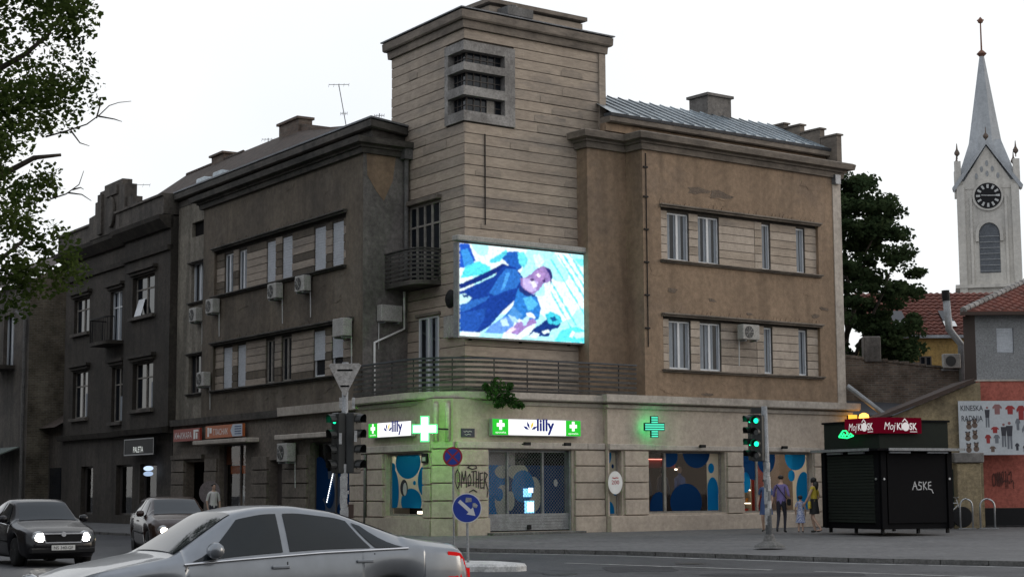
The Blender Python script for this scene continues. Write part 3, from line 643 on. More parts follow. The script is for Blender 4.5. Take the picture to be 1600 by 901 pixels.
# peeling patches on the wings
for i in range(44):
    F_, e0, e1, o_, z0_, mm = rq.choice([(FR, 8.4, 17.0, .1, 4.5, [M['plaster_r'], M['plaster_r2'], M['plaster_r2']]), (FL, 5.2, 18.3, OW, 4.4, [M['plaster_l']])])
    band = rq.choice([(4.45, 5.05), (4.45, 5.05), (7.3, 8.6), (10.95, 12.3)]); c = (rq.uniform(e0, e1), rq.uniform(*band)); r_ = rq.uniform(.06, .26); n = 11
    P = []
    for j in range(n):
        a = 2*math.pi*j/n; q = r_*rq.uniform(.5, 1.2); P.append((min(max(c[0]+math.cos(a)*q*2.4, e0), e1), min(max(c[1]+math.sin(a)*q*.7, band[0]), band[1]+.1)))
    MB().prism([F_(x, o_+.003, z) for x, z in P], F_.n*rq.uniform(.004, .01)).build('plaster_patch', rq.choice(mm), CB)
# ---- dark rooms behind the glazing and a core that keeps the sky out
MB().box(FR, 8.2, 17.5, -6, -.3, 4.5, 13.3).build('inner_core', M['dark'], CB)
MB().box(FL, 5.2, 21.5, -6, -.45, 4.5, 13.0).build('inner_core', M['dark'], CB)
# ------------------------------------------------------------------ ground
def sheet(name, pts, mat, kind='structure'):
    return MB().ngon([Vector(p) for p in pts]).build(name, mat, None, kind=kind)
ZR = -.30
sheet('road', [(-400, -60, ZR), (400, -60, ZR), (400, 900, ZR), (-400, 900, ZR)], M['asphalt'])
# pavement: from the house walls (z 0) falling gently to the kerb (z -.17)
kerb_pts = [FL(60, 3.2, 0), FL(20, 3.2, 0), FL(6, 3.2, 0), FL(1.5, 3.3, 0), Vector((-3.2, 48.6, 0)), Vector((-1.0, 46.6, 0)), Vector((2.85, 43.9, 0)), Vector((7.45, 38.9, 0)), Vector((10.9, 36.3, 0)), Vector((26, 27, 0))]
wall_pts = [FL(60, -.4, 0), FL(20, -.4, 0), FL(6, -.4, 0), FL(1.5, -.4, 0), FL(.4, -.4, 0), FR(.5, -.4, 0), FR(6, -.4, 0), FR(14, -.4, 0), FR(22, -.2, 0), Vector((60, 58, 0))]
ZK = -.2
pv = MB()
for i in range(len(kerb_pts)-1):
    a, b = kerb_pts[i], kerb_pts[i+1]; c, d = wall_pts[i+1], wall_pts[i]
    nx = 5
    for k in range(nx):
        def L_(p, q, t): v = p.lerp(q, t); v.z = ZK*(1-t)**1.0; return v
        t0, t1 = k/nx, (k+1)/nx
        pv.quad(L_(a, d, t0), L_(b, c, t0), L_(b, c, t1), L_(a, d, t1))
# yard and side street behind
pv.quad(FR(14, -.4, 0), Vector((60, 58, 0)), Vector((90, 200, 0)), FR(14, -60, 0))
pave = pv.build('pavement', M['pave'], None, kind='structure')
kb = plan_path(kerb_pts)
krun = []
for (p, n), (q, m_) in zip(kb[:-1], kb[1:]):
    L = (q-p).length; nseg = max(1, round(L/1.0))
    for i in range(nseg):
        p0 = p.lerp(q, i/nseg+.0015); p1 = p.lerp(q, (i+1)/nseg-.0015); n0 = n.lerp(m_, i/nseg); n1 = n.lerp(m_, (i+1)/nseg)
        if p0.y > 75 or p0.x > 16: continue
        dz = random.uniform(-.006, .006)
        MB().hexa([v+Vector((0, 0, z)) for z in (ZR-.1, ZK+.004+dz) for v in (p0-n0*.16, p1-n1*.16, p0+n0*.0, p1+n1*.0)]).build('kerb_stone', M['kerb'], pave, bevel=.012)
# painted edge line beside the kerb
ml = MB()
for i in range(5, 8):
    (p, n), (q, m_) = kb[i], kb[i+1]
    ml.quad(p+n*.45+Vector((0, 0, ZR+.004)), q+m_*.45+Vector((0, 0, ZR+.004)), q+m_*.6+Vector((0, 0, ZR+.004)), p+n*.6+Vector((0, 0, ZR+.004)))
ml.build('road_marking', M['white'], None, kind='structure')

# worn road: patches, sealed cracks, manhole covers, lane lines
M['patch_a'] = surf('asphalt_patch', (.036, .036, .04), (.028, .028, .031), 1.5, rough=.75, bump=.4, fine=50); M['tar'] = surf('tar_seal', (.016, .016, .018), rough=.45, bump=.1); M['iron'] = surf('cast_iron', (.05, .047, .045), (.03, .028, .027), 6, rough=.5, metal=.4)
rr_ = random.Random(8)
for x, y, w_, d_ in ((2.6, 36.2, 1.6, 2.4), (5.2, 33.5, 3.2, 1.2), (-.4, 40.6, 1.2, 1.6), (1.2, 31.5, 2.2, 1.0), (7.6, 31, 2.5, 2.2)):
    n = 14; P = [(x+w_*.5*max(-1, min(1, 1.3*math.cos(2*math.pi*k/n)))*rr_.uniform(.9, 1.05), y+d_*.5*max(-1, min(1, 1.3*math.sin(2*math.pi*k/n)))*rr_.uniform(.9, 1.05), ZR+.004) for k in range(n)]
    MB().ngon([Vector(p) for p in P]).build('asphalt_patch', M['patch_a'], None, kind='structure')
GF = Frame((0, 0, 0), (1, 0, 0), (0, 0, 1))
def groundline(name, pts, wd, mat, z):
    m_ = MB()
    for (a, b), (c, d) in zip(pts[:-1], pts[1:]):
        t_ = Vector((c-a, d-b, 0)).normalized(); n_ = Vector((-t_.y, t_.x, 0))*wd/2; e_ = t_*wd*.3
        p, q = Vector((a, b, z)), Vector((c, d, z)); m_.quad(p-e_+n_, q+e_+n_, q+e_-n_, p-e_-n_)
    return m_.build(name, mat, None, kind='structure')
for k in range(7):
    x, y = rr_.uniform(-1, 9), rr_.uniform(30, 38); P = [(x, y)]
    for j in range(14): x += rr_.uniform(.1, .5); y += rr_.uniform(-.35, .25); P.append((x, y))
    groundline('sealed_crack', P, .05, M['tar'], ZR+.0065+k*.0002)
for k, (a, b) in enumerate((((1.2, 39.2), (5.2, 35.4)), ((6.0, 34.7), (9.6, 31.2)))): groundline('road_marking', [a, b], .13, M['white'], ZR+.0092)
for k, (x, y) in enumerate(((3.9, 38.6), (.9, 34.2))):
    MB().disc((x, y, ZR-.02), (1, 0, 0), (0, 1, 0), .34, 24, (0, 0, .029)).build('manhole_cover', M['iron'], None, label='round iron manhole cover %s' % ('near the pavement kerb' if k == 0 else 'out in the road beside the traffic island'), cat='manhole cover')
# ------------------------------------------------------------------ shop glazing, interiors, signs
M['cream'] = film('cream_film', (.62, .58, .46)); M['bluefilm'] = film('blue_film', (.01, .22, .52)); M['navyfilm'] = film('navy_film', (.01, .05, .16)); M['greyfilm'] = film('grey_film', (.13, .16, .22))
M['lamp_w'] = glow('lamp_warm', (1, .82, .6), 4.5); M['lamp_c'] = glow('lamp_cool', (.8, .92, 1), 2.5); M['cyan'] = glow('neon_cyan', (.2, .8, 1), 3)
M['redwall'] = plain('red_wall', (.34, .03, .025), .7); M['room'] = plain('room_wall', (.3, .27, .24), .9); M['wood'] = surf('shelf_board', (.4, .36, .3), (.3, .26, .2), 4, bump=.05)
M['sw'] = glow('sign_white', (1, 1, 1), 1.25); M['sg'] = glow('sign_green', (.03, .62, .04), 1.0); M['sb'] = glow('sign_blue', (.03, .05, .36), .5); M['syel'] = glow('sign_yellow', (1, .75, .1), .9)
M['case'] = plain('sign_case', (.35, .36, .37), .5, .3)

def dot(mb, F, s, z, rs, rz, o, rect, n=28):
    P = []
    for k in range(n):
        a = 2*math.pi*k/n; P.append((min(max(s+math.cos(a)*rs, rect[0]), rect[1]), min(max(z+math.sin(a)*rz, rect[2]), rect[3])))
    Q = []
    for p in P:
        if not Q or (abs(p[0]-Q[-1][0])+abs(p[1]-Q[-1][1])) > 1e-4: Q.append(p)
    if len(Q) > 2: mb.ngon([F(a, o, b) for a, b in Q])
    return mb
def sticker(parent, F, s, z, rs, rz, o, rect, mat, name='sticker'):
    return dot(MB(), F, s, z, rs, rz, o, rect).build(name, mat, parent)
def shopwin(F, rect, o, mulls=(), fmat=None, glassm=None, t=.06):
    s0, s1, z0, z1 = rect; f = MB()
    f.box(F, s0, s1, o, o+.07, z0, z0+t).box(F, s0, s1, o, o+.07, z1-t, z1).box(F, s0, s0+t, o, o+.07, z0+t, z1-t).box(F, s1-t, s1, o, o+.07, z0+t, z1-t)
    for c in mulls: f.box(F, c-.05, c+.05, o, o+.08, z0+t, z1-t)
    w = f.build('shop_window', fmat or M['frame_o'], CB)
    MB().quad(F(s0+.02, o+.03, z0+.02), F(s1-.02, o+.03, z0+.02), F(s1-.02, o+.03, z1-.02), F(s0+.02, o+.03, z1-.02)).build('pane', glassm or M['glass'], w)
    return w
def room(F, s0, s1, o0, o1, z0, z1, mat, name='shop_room'):
    m_ = MB(); P = lambda s, o, z: F(s, o, z)
    m_.quad(P(s0, o0, z0), P(s1, o0, z0), P(s1, o0, z1), P(s0, o0, z1)); m_.quad(P(s0, o0, z0), P(s0, o1, z0), P(s0, o1, z1), P(s0, o0, z1)); m_.quad(P(s1, o0, z0), P(s1, o1, z0), P(s1, o1, z1), P(s1, o0, z1))
    m_.quad(P(s0, o0, z0), P(s1, o0, z0), P(s1, o1, z0), P(s0, o1, z0)); m_.quad(P(s0, o0, z1), P(s1, o0, z1), P(s1, o1, z1), P(s0, o1, z1))
    return m_.build(name, mat, CB)
# right hand shop
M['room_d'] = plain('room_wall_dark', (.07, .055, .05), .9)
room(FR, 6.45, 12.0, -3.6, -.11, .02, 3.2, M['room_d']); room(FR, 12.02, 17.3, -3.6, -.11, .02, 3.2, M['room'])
w1 = shopwin(FR, h1, -.06, (8.98,)); w2 = shopwin(FR, h2, -.06, (13.25,)); wn = shopwin(FR, hN, -.06)
q = (8.2, 11.45, .62, 2.52)
sticker(w1, FR, 10.45, 2.55, .62, .52, -.022, (9.04, 11.45, .62, 2.52), M['navyfilm']); sticker(w1, FR, 9.15, 2.4, .45, .35, -.020, (9.04, 11.45, .62, 2.52), M['navyfilm'])
MB().quad(FR(10.92, -.026, .62), FR(11.46, -.026, .62), FR(11.46, -.026, 2.52), FR(10.92, -.026, 2.52)).build('sticker', M['cream'], w1)
sticker(w1, FR, 11.12, 2.03, .14, .17, -.021, q, M['bluefilm']); sticker(w1, FR, 11.18, 1.25, .26, .48, -.0205, (10.93, 11.45, .62, 2.5), M['bluefilm'])
MB().quad(FR(10.93, -.0215, .62), FR(11.43, -.0215, .62), FR(11.43, -.0215, 1.25), FR(10.93, -.0215, 1.25)).build('sticker', M['bluefilm'], w1)
sticker(w1, FR, 9.95, .9, .72, .62, -.0206, (9.04, 10.9, .62, 2.5), M['navyfilm']); MB().box(FR, 8.3, 10.8, -1.44, -1.4, 2.33, 2.36).build('glow_strip', glow('strip_red_added', (1, .25, .18), 2.5), CB)  # red strip is an added light for the board below it
sticker(w1, FR, 8.75, .75, .42, .5, -.021, (8.2, 8.9, .62, 2.5), M['navyfilm'])
q2 = (12.52, 15.78, .6, 2.52)
sticker(w2, FR, 13.15, 2.35, .6, .72, -.021, (12.52, 13.2, .6, 2.52), M['navyfilm']); sticker(w2, FR, 13.75, 2.4, .45, .55, -.021, (13.3, 15.78, .6, 2.52), M['navyfilm'])
MB().quad(FR(15.05, -.026, .6), FR(15.78, -.026, .6), FR(15.78, -.026, 2.52), FR(15.05, -.026, 2.52)).build('sticker', M['cream'], w2)
sticker(w2, FR, 15.2, 2.42, .52, .45, -.020, q2, M['bluefilm']); sticker(w2, FR, 15.0, 1.78, .17, .2, -.0205, q2, M['bluefilm']); sticker(w2, FR, 15.62, 1.2, .4, .72, -.0208, q2, M['bluefilm'])
sticker(w2, FR, 12.75, 1.55, .22, .35, -.0206, (12.52, 13.2, .6, 2.52), M['bluefilm'])
MB().quad(FR(6.48, -.026, .56), FR(6.88, -.026, .56), FR(6.88, -.026, 2.52), FR(6.48, -.026, 2.52)).build('sticker', M['cream'], wn)
sticker(wn, FR, 6.5, 2.45, .2, .35, -.02, (6.48, 6.88, .56, 2.52), M['bluefilm']); sticker(wn, FR, 6.85, 1.3, .13, .16, -.0205, (6.48, 6.88, .56, 2.52), M['bluefilm']); sticker(wn, FR, 6.62, .6, .18, .35, -.0206, (6.48, 6.88, .56, 2.52), M['bluefilm']); sticker(wn, FR, 6.75, 2.08, .05, .07, -.0207, (6.48, 6.88, .56, 2.52), M['navyfilm'])
# interior of the right hand shop
def shelf(F, s0, s1, o, label, mats, lit=True, rows=4, zt=2.3):
    t = thing('display_shelf', F(s0, o, .05), label, 'shelf', 'shelves inside the shop')
    f = MB(); f.box(F, s0, s1, o-.35, o-.32, .05, zt); f.build('back_panel', M['wood'], t)
    for e in (s0, s1-.03): MB().box(F, e, e+.03, o-.315, o, .05, zt).build('side_panel', M['wood'], t)
    pr_ = MB()
    for i in range(rows):
        z = .35+i*(zt-.4)/rows
        MB().box(F, s0+.03, s1-.03, o-.31, o, z, z+.03).build('shelf_board', M['wood'], t)
        s = s0+.06
        while s < s1-.15:
            w_ = random.uniform(.06, .16); pr_.cur = random.randrange(len(mats)); pr_.box(F, s, s+w_, o-.25, o-.05, z+.03, z+.03+random.uniform(.1, .3)); s += w_+.02
        if lit: MB().box(F, s0+.05, s1-.05, o-.05, o-.01, z-.035, z-.005).build('light_strip', M['lamp_w'], t)
    pr_.build('goods', mats, t, kind='stuff')
goods = [plain('pack_white', (.7, .68, .65), .5), plain('pack_red', (.5, .05, .04), .5), plain('pack_orange', (.6, .25, .05), .5), plain('pack_blue', (.08, .15, .4), .5)]
shelf(FR, 12.5, 13.2, -1.2, 'lit shelf of packed goods seen behind the traffic light in the shop window', goods)
shelf(FR, 13.6, 15.6, -2.6, 'long lit shelf of goods deep inside the right hand shop window', goods)
MB().box(FR, 12.1, 17.2, -3.55, -3.5, .1, 3.1).build('back_wall', M['redwall'], CB); MB().box(FR, 12.5, 13.2, -.5, -.45, 2.4, 2.46).build('glow_strip', M['cyan'], CB)
M['lamp_s'] = glow('lamp_shop', (1, .8, .58), 14)
for s in (12.6, 13.9, 15.2): MB().box(FR, s, s+.9, -2.2, -1.9, 3.05, 3.15).build('ceiling_lamp', M['lamp_s'], CB)
MB().box(FR, 8.3, 10.8, -1.5, -1.45, 2.05, 2.3).build('red_board', M['redwall'], CB); MB().box(FR, 9.0, 9.9, -1.9, -1.6, 3.05, 3.15).build('ceiling_lamp', M['lamp_s'], CB)
for s in (8.6, 10.75): MB().box(FR, s, s+.25, -1.44, -1.4, 1.98, 2.03).build('lit_label', M['lamp_w'], CB)
def mannequin(F, s, o, z, mat, skinm, label, h=1.0):
    t = thing('mannequin', F(s, o, z), label, 'mannequin', 'mannequins in shop windows')
    MB().lathe(F(s, o, z), [(.02, .0), (.16*h, .02), (.15*h, .3*h), (.12*h, .5*h), (.17*h, .75*h), (.19*h, .95*h), (.06*h, 1.05*h), (.05*h, 1.12*h)], 14).build('torso', mat, t, smooth=True)
    MB().lathe(F(s, o, z+1.1*h), [(.01, 0), (.06*h, .03*h), (.085*h, .12*h), (.07*h, .2*h), (.01, .24*h)], 12).build('head', skinm, t, smooth=True)
    for e in (-1, 1): MB().tube([F(s+e*.18*h, o, z+.92*h), F(s+e*.24*h, o+.03, z+.6*h), F(s+e*.22*h, o+.1, z+.35*h)], [.05*h, .042*h, .03*h], 8).build('arm', mat, t, smooth=True)
M['cloth_d'] = plain('dark_cloth', (.02, .02, .03), .9); M['cloth_b'] = plain('blue_cloth', (.03, .06, .16), .9); M['skin'] = plain('skin', (.42, .27, .2), .6); M['cloth_g'] = plain('pale_cloth', (.45, .45, .44), .9)
mannequin(FR, 8.7, -.7, .8, M['cloth_d'], M['skin'], 'dark dressed mannequin left of the mullion in the wide shop window')
mannequin(FR, 9.6, -.8, .75, M['cloth_d'], M['cloth_d'], 'dark mannequin just right of the mullion in the wide shop window'); mannequin(FR, 10.3, -.7, .75, M['cloth_b'], M['skin'], 'blue dressed mannequin beside the blue window sticker')
# white oval sticker on the pier
ov = MB().ellipse(FR(6.54, .34, 1.55), uR, (0, 0, 1), .30, .37, 26, nR*.006).build('oval_notice', M['wpaint'], None, label='white oval notice with red price lettering on the shop pier', cat='notice')
_rd = plain('red_ink', (.4, .02, .03), .6)
MB().text('200', FR, 6.38, .348, 1.5, .13, .32).build('lettering', _rd, ov); MB().stroke(FR, [(6.42, 1.71), (6.5, 1.69), (6.58, 1.71), (6.66, 1.7)], .352, .03).build('print_line', _rd, ov)

# corner shop window, left front
room(FL, .6, 5.5, -3, -.31, .02, 3.2, M['room'])
MB().box(FL, 1.2, 3.4, -1.3, -.7, 3.0, 3.1).build('ceiling_lamp', glow('lamp_corner_shop', (1, .92, .76), 30), CB)
wc = shopwin(FL, hL[0], -.24); rc = (1.15, 3.45, .62, 2.44)
MB().quad(FL(1.15, -.205, .8), FL(3.45, -.205, .8), FL(3.45, -.205, 2.44), FL(1.15, -.205, 2.44)).build('sticker', M['cream'], wc)
rc2 = (1.15, 3.45, .8, 2.44)
for k, (s, z, a, b) in enumerate(((2.42, 2.2, .8, .5), (1.38, 1.63, .42, .47), (3.42, 1.3, .42, .75), (2.2, .98, .66, .42), (1.2, 2.4, .3, .3), (2.0, 1.57, .09, .07), (3.4, 2.05, .18, .16), (1.2, .98, .12, .14))):
    sticker(wc, FL, s, z, a, b, -.198+k*.0008, rc2, M['bluefilm'])
sticker(wc, FL, 2.66, 1.42, .24, .26, -.19, rc2, M['cloth_d']); sticker(wc, FL, 2.6, 1.38, .12, .2, -.188, rc2, M['cloth_g'])
MB().box(FL, 1.6, 2.0, -.5, -.3, .62, .7).build('display_lamp', M['lamp_w'], CB)
# navy window with string of lights
room(FL, 5.7, 9.2, -2.5, -.36, .02, 3.3, M['dark'])
wb = shopwin(FL, hL[1], -.28, (7.4,), M['frame_d']); rb = (6.02, 8.95, .58, 2.92)
MB().quad(FL(6.02, -.245, .58), FL(8.94, -.245, .58), FL(8.94, -.245, 2.0), FL(6.02, -.245, 2.0)).build('sticker', M['greyfilm'], wb)
for k, (s, z, a, b) in enumerate(((8.7, 1.75, .65, .75), (7.95, 1.25, .38, .5), (8.75, .75, .5, .35), (6.8, 1.9, .5, .4), (6.4, 1.1, .3, .35), (6.9, .7, .45, .3))): sticker(wb, FL, s, z, a, b, -.238+k*.0008, rb, M['navyfilm'])
sl = MB()
for i in range(16): t = i/15; sl.box(FL, 7.52+t*.52-.012, 7.52+t*.52+.012, -.2, -.18, 2.05-t*1.1, 2.05-t*1.1+.05)
sl.build('light_string', glow('string_white', (.9, .95, 1), 3), None, label='string of tiny white lights hanging in the navy blue shop window', cat='lights', kind='stuff')

# entrance with roller grille
room(FR, 1.0, 6.3, -3.2, -.33, .02, 3.2, M['dark'])
ent = MB(); ent.box(FR, 1.74, 5.02, -.3, -.22, 2.5, 2.58)
for s in (1.74, 2.62, 4.0, 4.96): ent.box(FR, s, s+.07, -.3, -.22, .06, 2.5)
ent = ent.build('entrance_frame', M['galv'], CB)
for a, b in ((1.81, 2.62), (2.69, 4.0), (4.07, 4.96)): MB().quad(FR(a, -.26, .1), FR(b, -.26, .1), FR(b, -.26, 2.5), FR(a, -.26, 2.5)).build('pane', M['glass'], ent)
for a, b, k in ((1.83, 2.6, 0), (2.7, 3.99, 1), (4.08, 4.95, 2)):
    MB().quad(FR(a, -.3, .6), FR(b, -.3, .6), FR(b, -.3, 2.1), FR(a, -.3, 2.1)).build('sticker', [M['bluefilm'], M['navyfilm'], M['navyfilm']][k], ent)
re_ = (1.83, 2.6, .6, 2.1)
for k, (s, z, a, b, m_) in enumerate(((2.5, 1.0, .3, .5, 'cream'), (2.35, 1.2, .17, .2, 'bluefilm'), (2.5, 1.9, .3, .2, 'cream'), (1.95, .65, .25, .3, 'bluefilm'))): sticker(ent, FR, s, z, a, b, -.292+k*.001, re_, M[m_])
re_ = (2.7, 3.99, .6, 2.1)
for k, (s, z, a, b, m_) in enumerate(((3.7, 1.2, .33, .55, 'cream'), (3.1, 1.9, .4, .25, 'cream'), (3.3, 1.45, .45, .5, 'bluefilm'), (2.8, 1.0, .16, .3, 'cream'))): sticker(ent, FR, s, z, a, b, -.292+k*.001, re_, M[m_])
MB().ellipse(FR(4.6, -.29, 1.55), uR, (0, 0, 1), .08, .12, 18, nR*.004).build('sticker', M['cloth_g'], ent)
dl = MB(); dl.box(FR, 3.35, 3.72, -.288, -.28, .62, 1.0).box(FR, 3.3, 3.62, -.288, -.279, 1.12, 1.38); dl.build('lit_display', glow('display_blue', (.25, .65, 1), 1.8), ent)
MB().box(FR, 3.45, 3.7, -.278, -.27, .66, .96).box(FR, 3.5, 3.68, -.278, -.27, 1.25, 1.4).build('lit_display', M['lamp_c'], ent)
gr = thing('roller_grille', FR(3.4, -.1, .06), 'grey roller grille with mesh top and slatted foot closed over the pharmacy entrance', 'grille')
for i in range(6): MB().box(FR, 1.78, 4.98, -.15, -.11+(i % 2)*.008, .10+i*.085, .18+i*.085).build('slat', M['galv'], gr)
la = MB(); d = .115; s0, s1, z0, z1 = 1.79, 4.97, .62, 2.5
k = -int((z1-z0)/d)-1
while s0+k*d < s1:
    for sg in (1, -1):
        a = (s0+k*d, z0) if sg > 0 else (s0+k*d+(z1-z0), z0); pts = []
        x0, x1 = a[0], a[0]+sg*(z1-z0)
        ta = 0.0; tb = 1.0
        for t in (0,):
            lo = min(x0, x1); hi = max(x0, x1)
        if hi <= s0 or lo >= s1: continue
        def at_(t): return x0+(x1-x0)*t
        f0 = lambda X: (X-x0)/(x1-x0)
        lim = sorted((f0(s0), f0(s1))); ta = max(0, lim[0]); tb = min(1, lim[1])
        if tb-ta < .01: continue
        p = (at_(ta), z0+(z1-z0)*ta); q_ = (at_(tb), z0+(z1-z0)*tb); o = -.13+(.006 if sg > 0 else 0)
        la.tube([FR(p[0], o, p[1]), FR(q_[0], o, q_[1])], .0044, 4, False)
    k += 1
la.build('mesh', M['galv'], gr, kind='stuff')
for s in (1.75, 4.97): MB().box(FR, s, s+.05, -.2, -.05, .06, 2.55).build('guide_rail', M['galv'], gr)
MB().box(FR, 3.3, 3.45, -.105, -.06, .12, .26).build('lock', M['black'], gr, bevel=.01); MB().box(FR, 1.76, 4.98, -.16, -.08, .03, .095).build('bottom_bar', M['black'], gr)
MB().box(FR, 1.6, 5.25, -.35, .45, -.06, .05).build('entrance_step', M['kerb'], CB, bevel=.015)

# light boxes
def cross(mb, F, s, z, r, t, o, d=None):
    P = [(-t, -r), (t, -r), (t, -t), (r, -t), (r, t), (t, t), (t, r), (-t, r), (-t, t), (-r, t), (-r, -t), (-t, -t)]
    Q = [F(s+a, o, z+b) for a, b in P]
    return mb.prism(Q, F.n*d) if d else mb.ngon(Q)
def lightbox(F, s0, s1, z0, z1, o, label, both):
    t = thing('light_box_sign', F((s0+s1)/2, o, z0), label, 'sign')
    MB().box(F, s0, s1, o-.14, o, z0, z1).build('case', M['case'], t)
    g = .62; e = .02; h = z1-z0
    ends = [(s0+e, s0+g)]+([(s1-g, s1-e)] if both else [])
    MB().box(F, s0+g, (s1-g) if both else s1-e, o+.001, o+.012, z0+e, z1-e).build('white_panel', M['sw'], t)
    for a, b in ends:
        MB().box(F, a, b, o+.001, o+.012, z0+e, z1-e).build('green_panel', M['sg'], t)
        c = (a+b)/2; m_ = MB(); cross(m_, F, c, z0+h*.62, .15, .055, o+.016); m_.text('apoteka', F, a+.1, o+.012, z0+.07, .06, (b-a)-.2); m_.build('cross', M['sw'], t)
    c = (s0+s1)/2-(.05 if both else -.15)
    MB().text('lilly', F, c+.02, o+.012, z0+.17, .36*h/.54, .7, bold=.035).build('lettering', M['sb'], t)
    pt = MB()
    for k, (an, ln) in enumerate(((155, .26), (115, .26), (65, .26), (25, .26))):
        pt.cur = 1 if k == 2 else 0; a = R(an); ct = Vector((c-.24, z0+.17)); d_ = Vector((math.cos(a), math.sin(a))); nn = Vector((-d_.y, d_.x))
        P = [ct+d_*.05, ct+d_*(.05+ln*.5)+nn*.045, ct+d_*(.05+ln), ct+d_*(.05+ln*.5)-nn*.045]
        pt.ngon([F(p.x, o+.016, p.y) for p in P])
    pt.build('petals', [M['sb'], M['syel']], t)
lightbox(FR, 1.74, 5.25, 3.0, 3.52, .2, 'long lit white pharmacy sign with green ends above the entrance', True)
lightbox(FLr, -4.3, -1.5, 3.0, 3.48, .2, 'shorter lit white pharmacy sign beside the glowing cross', False)
# two pharmacy crosses
M['x1'] = glow('cross_white', (.8, 1, .85), 2.5); M['x1g'] = glow('cross_green', (.18, 1, .05), 32); M['x2'] = glow('cross_led', (.10, .85, .55), 1.15); M['x2b'] = glow('cross_back_glow', (.02, .9, .25), 5)
XF = Frame((-2.55, 50.35, 3.11), Vector((1, -.12, 0)).normalized(), Vector((-.12, -1, 0)).normalized())
t = thing('pharmacy_cross', XF(0, 0, -.4), 'large blazing white green pharmacy cross on the rounded corner', 'cross')
cross(MB(), XF, 0, 0, .38, .135, -.05, .1).build('case', M['case'], t); cross(MB(), XF, 0, 0, .375, .132, .051, .006).build('lit_rim', glow('cross_rim', (.12, 1, .3), 1.6), t); cross(MB(), XF, 0, 0, .335, .10, .06, .008).build('lit_face', M['x1'], t); cross(MB(), XF, 0, 0, .37, .128, -.075, .02).build('back_face', M['x1g'], t)
MB().tube([XF(.38, -.05, 0), XF(.62, -.35, 0)], .025, 6).build('bracket', M['black'], t)
XG = Frame(FR(8.0, .62, 3.35), Vector((.96, .28, 0)).normalized(), Vector((.28, -.96, 0)).normalized())
t = thing('pharmacy_cross', XG(0, 0, -.4), 'small teal green pixel pharmacy cross beside the wide shop window', 'cross')
cross(MB(), XG, 0, 0, .35, .13, -.06, .1).build('case', M['black'], t); cross(MB(), XG, 0, 0, .34, .125, -.075, .01).build('back_face', M['x2b'], t)
for i in range(9):
    z = -.33+i*.076; wdt = .33 if abs(z+.025) < .125 else .11
    MB().box(XG, -wdt, wdt, .041, .048, z, z+.046).build('led_row', M['x2'], t)
MB().tube([XG(.0, -.08, -.1), FR(8.0, .2, 3.25)], .025, 6).build('bracket', M['black'], t)

# street name plate and small notices, graffiti on the pier
t = thing('street_plate', FR(.95, .12, 2.94), 'small dark blue street name plate on the corner wall', 'sign')
MB().box(FR, .71, 1.21, .0, .03, 2.94, 3.2).build('plate', plain('enamel_navy', (.012, .018, .04), .35), t); MB().stroke(FR, [(.80, 3.11), (.84, 3.09), (.9, 3.12), (.96, 3.09), (1.02, 3.12), (1.1, 3.1)], .034, .018).build('worn_lettering', M['cloth_g'], t); MB().stroke(FR, [(.84, 3.02), (.9, 3.0), (.97, 3.03), (1.06, 3.01)], .034, .018).build('worn_lettering', M['cloth_g'], t)
t = thing('alarm_box', FL(.78, .1, 2.2), 'small dark wall box beside the no stopping sign', 'box'); MB().box(FL, .62, .95, .1, .16, 2.16, 2.46).build('case', M['blackp'], t); MB().box(FL, .7, .87, .16, .17, 2.22, 2.34).build('label_plate', M['cloth_g'], t)
M['spray'] = plain('black_spray', (.015, .012, .012), .8); M['spray_r'] = plain('brown_spray', (.07, .02, .015), .8); M['spray_w'] = plain('white_spray', (.5, .5, .5), .8)
def tagart(F, s, z, k, o, wd, mat, label, seed, letters=6):
    rnd = random.Random(seed); m_ = MB(); x = s
    for L_ in range(letters):
        w_ = rnd.uniform(.7, 1.2)*k*.2; P = []
        a0 = rnd.uniform(0, 6); n = 9; tp_ = rnd.choice(('o', 'n', 'z', 'e'))
        for i in range(n):
            t_ = i/(n-1)
            if tp_ == 'o': P.append((x+w_*(.5+.5*math.cos(a0+t_*6.6)), z+k*.5*(1+.9*math.sin(a0+t_*6.6))*.9))
            elif tp_ == 'n': P.append((x+w_*t_+rnd.uniform(-.02, .02)*k, z+k*(abs(math.sin(t_*6.3+.1))*.85+rnd.uniform(-.06, .1))))
            elif tp_ == 'z': P.append((x+w_*(t_+.25*math.sin(t_*9)), z+k*(.9-.9*t_+.2*math.sin(t_*10))))
            else: P.append((x+w_*(.5+.45*math.cos(1+t_*5)), z+k*(.2+.75*t_+.08*math.sin(t_*12))))
        m_.stroke(F, P, o+L_*.0004, wd); x += w_*.95
    return m_.build('graffiti', mat, None, label=label, cat='graffiti')
og = .108
gm = MB()
# reads roughly OMOTHER
gl = [[(0, .35), (.1, .1), (.2, .25), (.2, .6), (.1, .78), (.01, .6), (0, .35)], [(.27, .15), (.3, .7), (.38, .35), (.46, .72), (.5, .15)], [(.58, .2), (.56, .5), (.64, .62), (.7, .42), (.66, .22), (.58, .2)], [(.72, .7), (.9, .72)], [(.81, .7), (.8, .2)], [(.92, .15), (.93, .72)], [(.93, .42), (1.03, .44)], [(1.04, .7), (1.02, .12)],
      [(1.22, .66), (1.1, .64), (1.1, .4), (1.2, .42)], [(1.1, .4), (1.12, .12), (1.25, .14)], [(1.27, .1), (1.3, .68), (1.42, .6), (1.32, .4), (1.45, .05), (1.4, -.2)], [(.55, .85), (.7, .93), (.9, .92), (.95, .83), (.75, .78), (.55, .85)], [(.62, -.02), (.8, .06), (.95, -.02)]]
for P in gl: gm.stroke(FR, [(.42+a*.85, 1.3+b*.85) for a, b in P], og, .034)
gm.build('graffiti', M['spray'], None, label='black spray painted lettering on the pier beside the entrance', cat='graffiti')

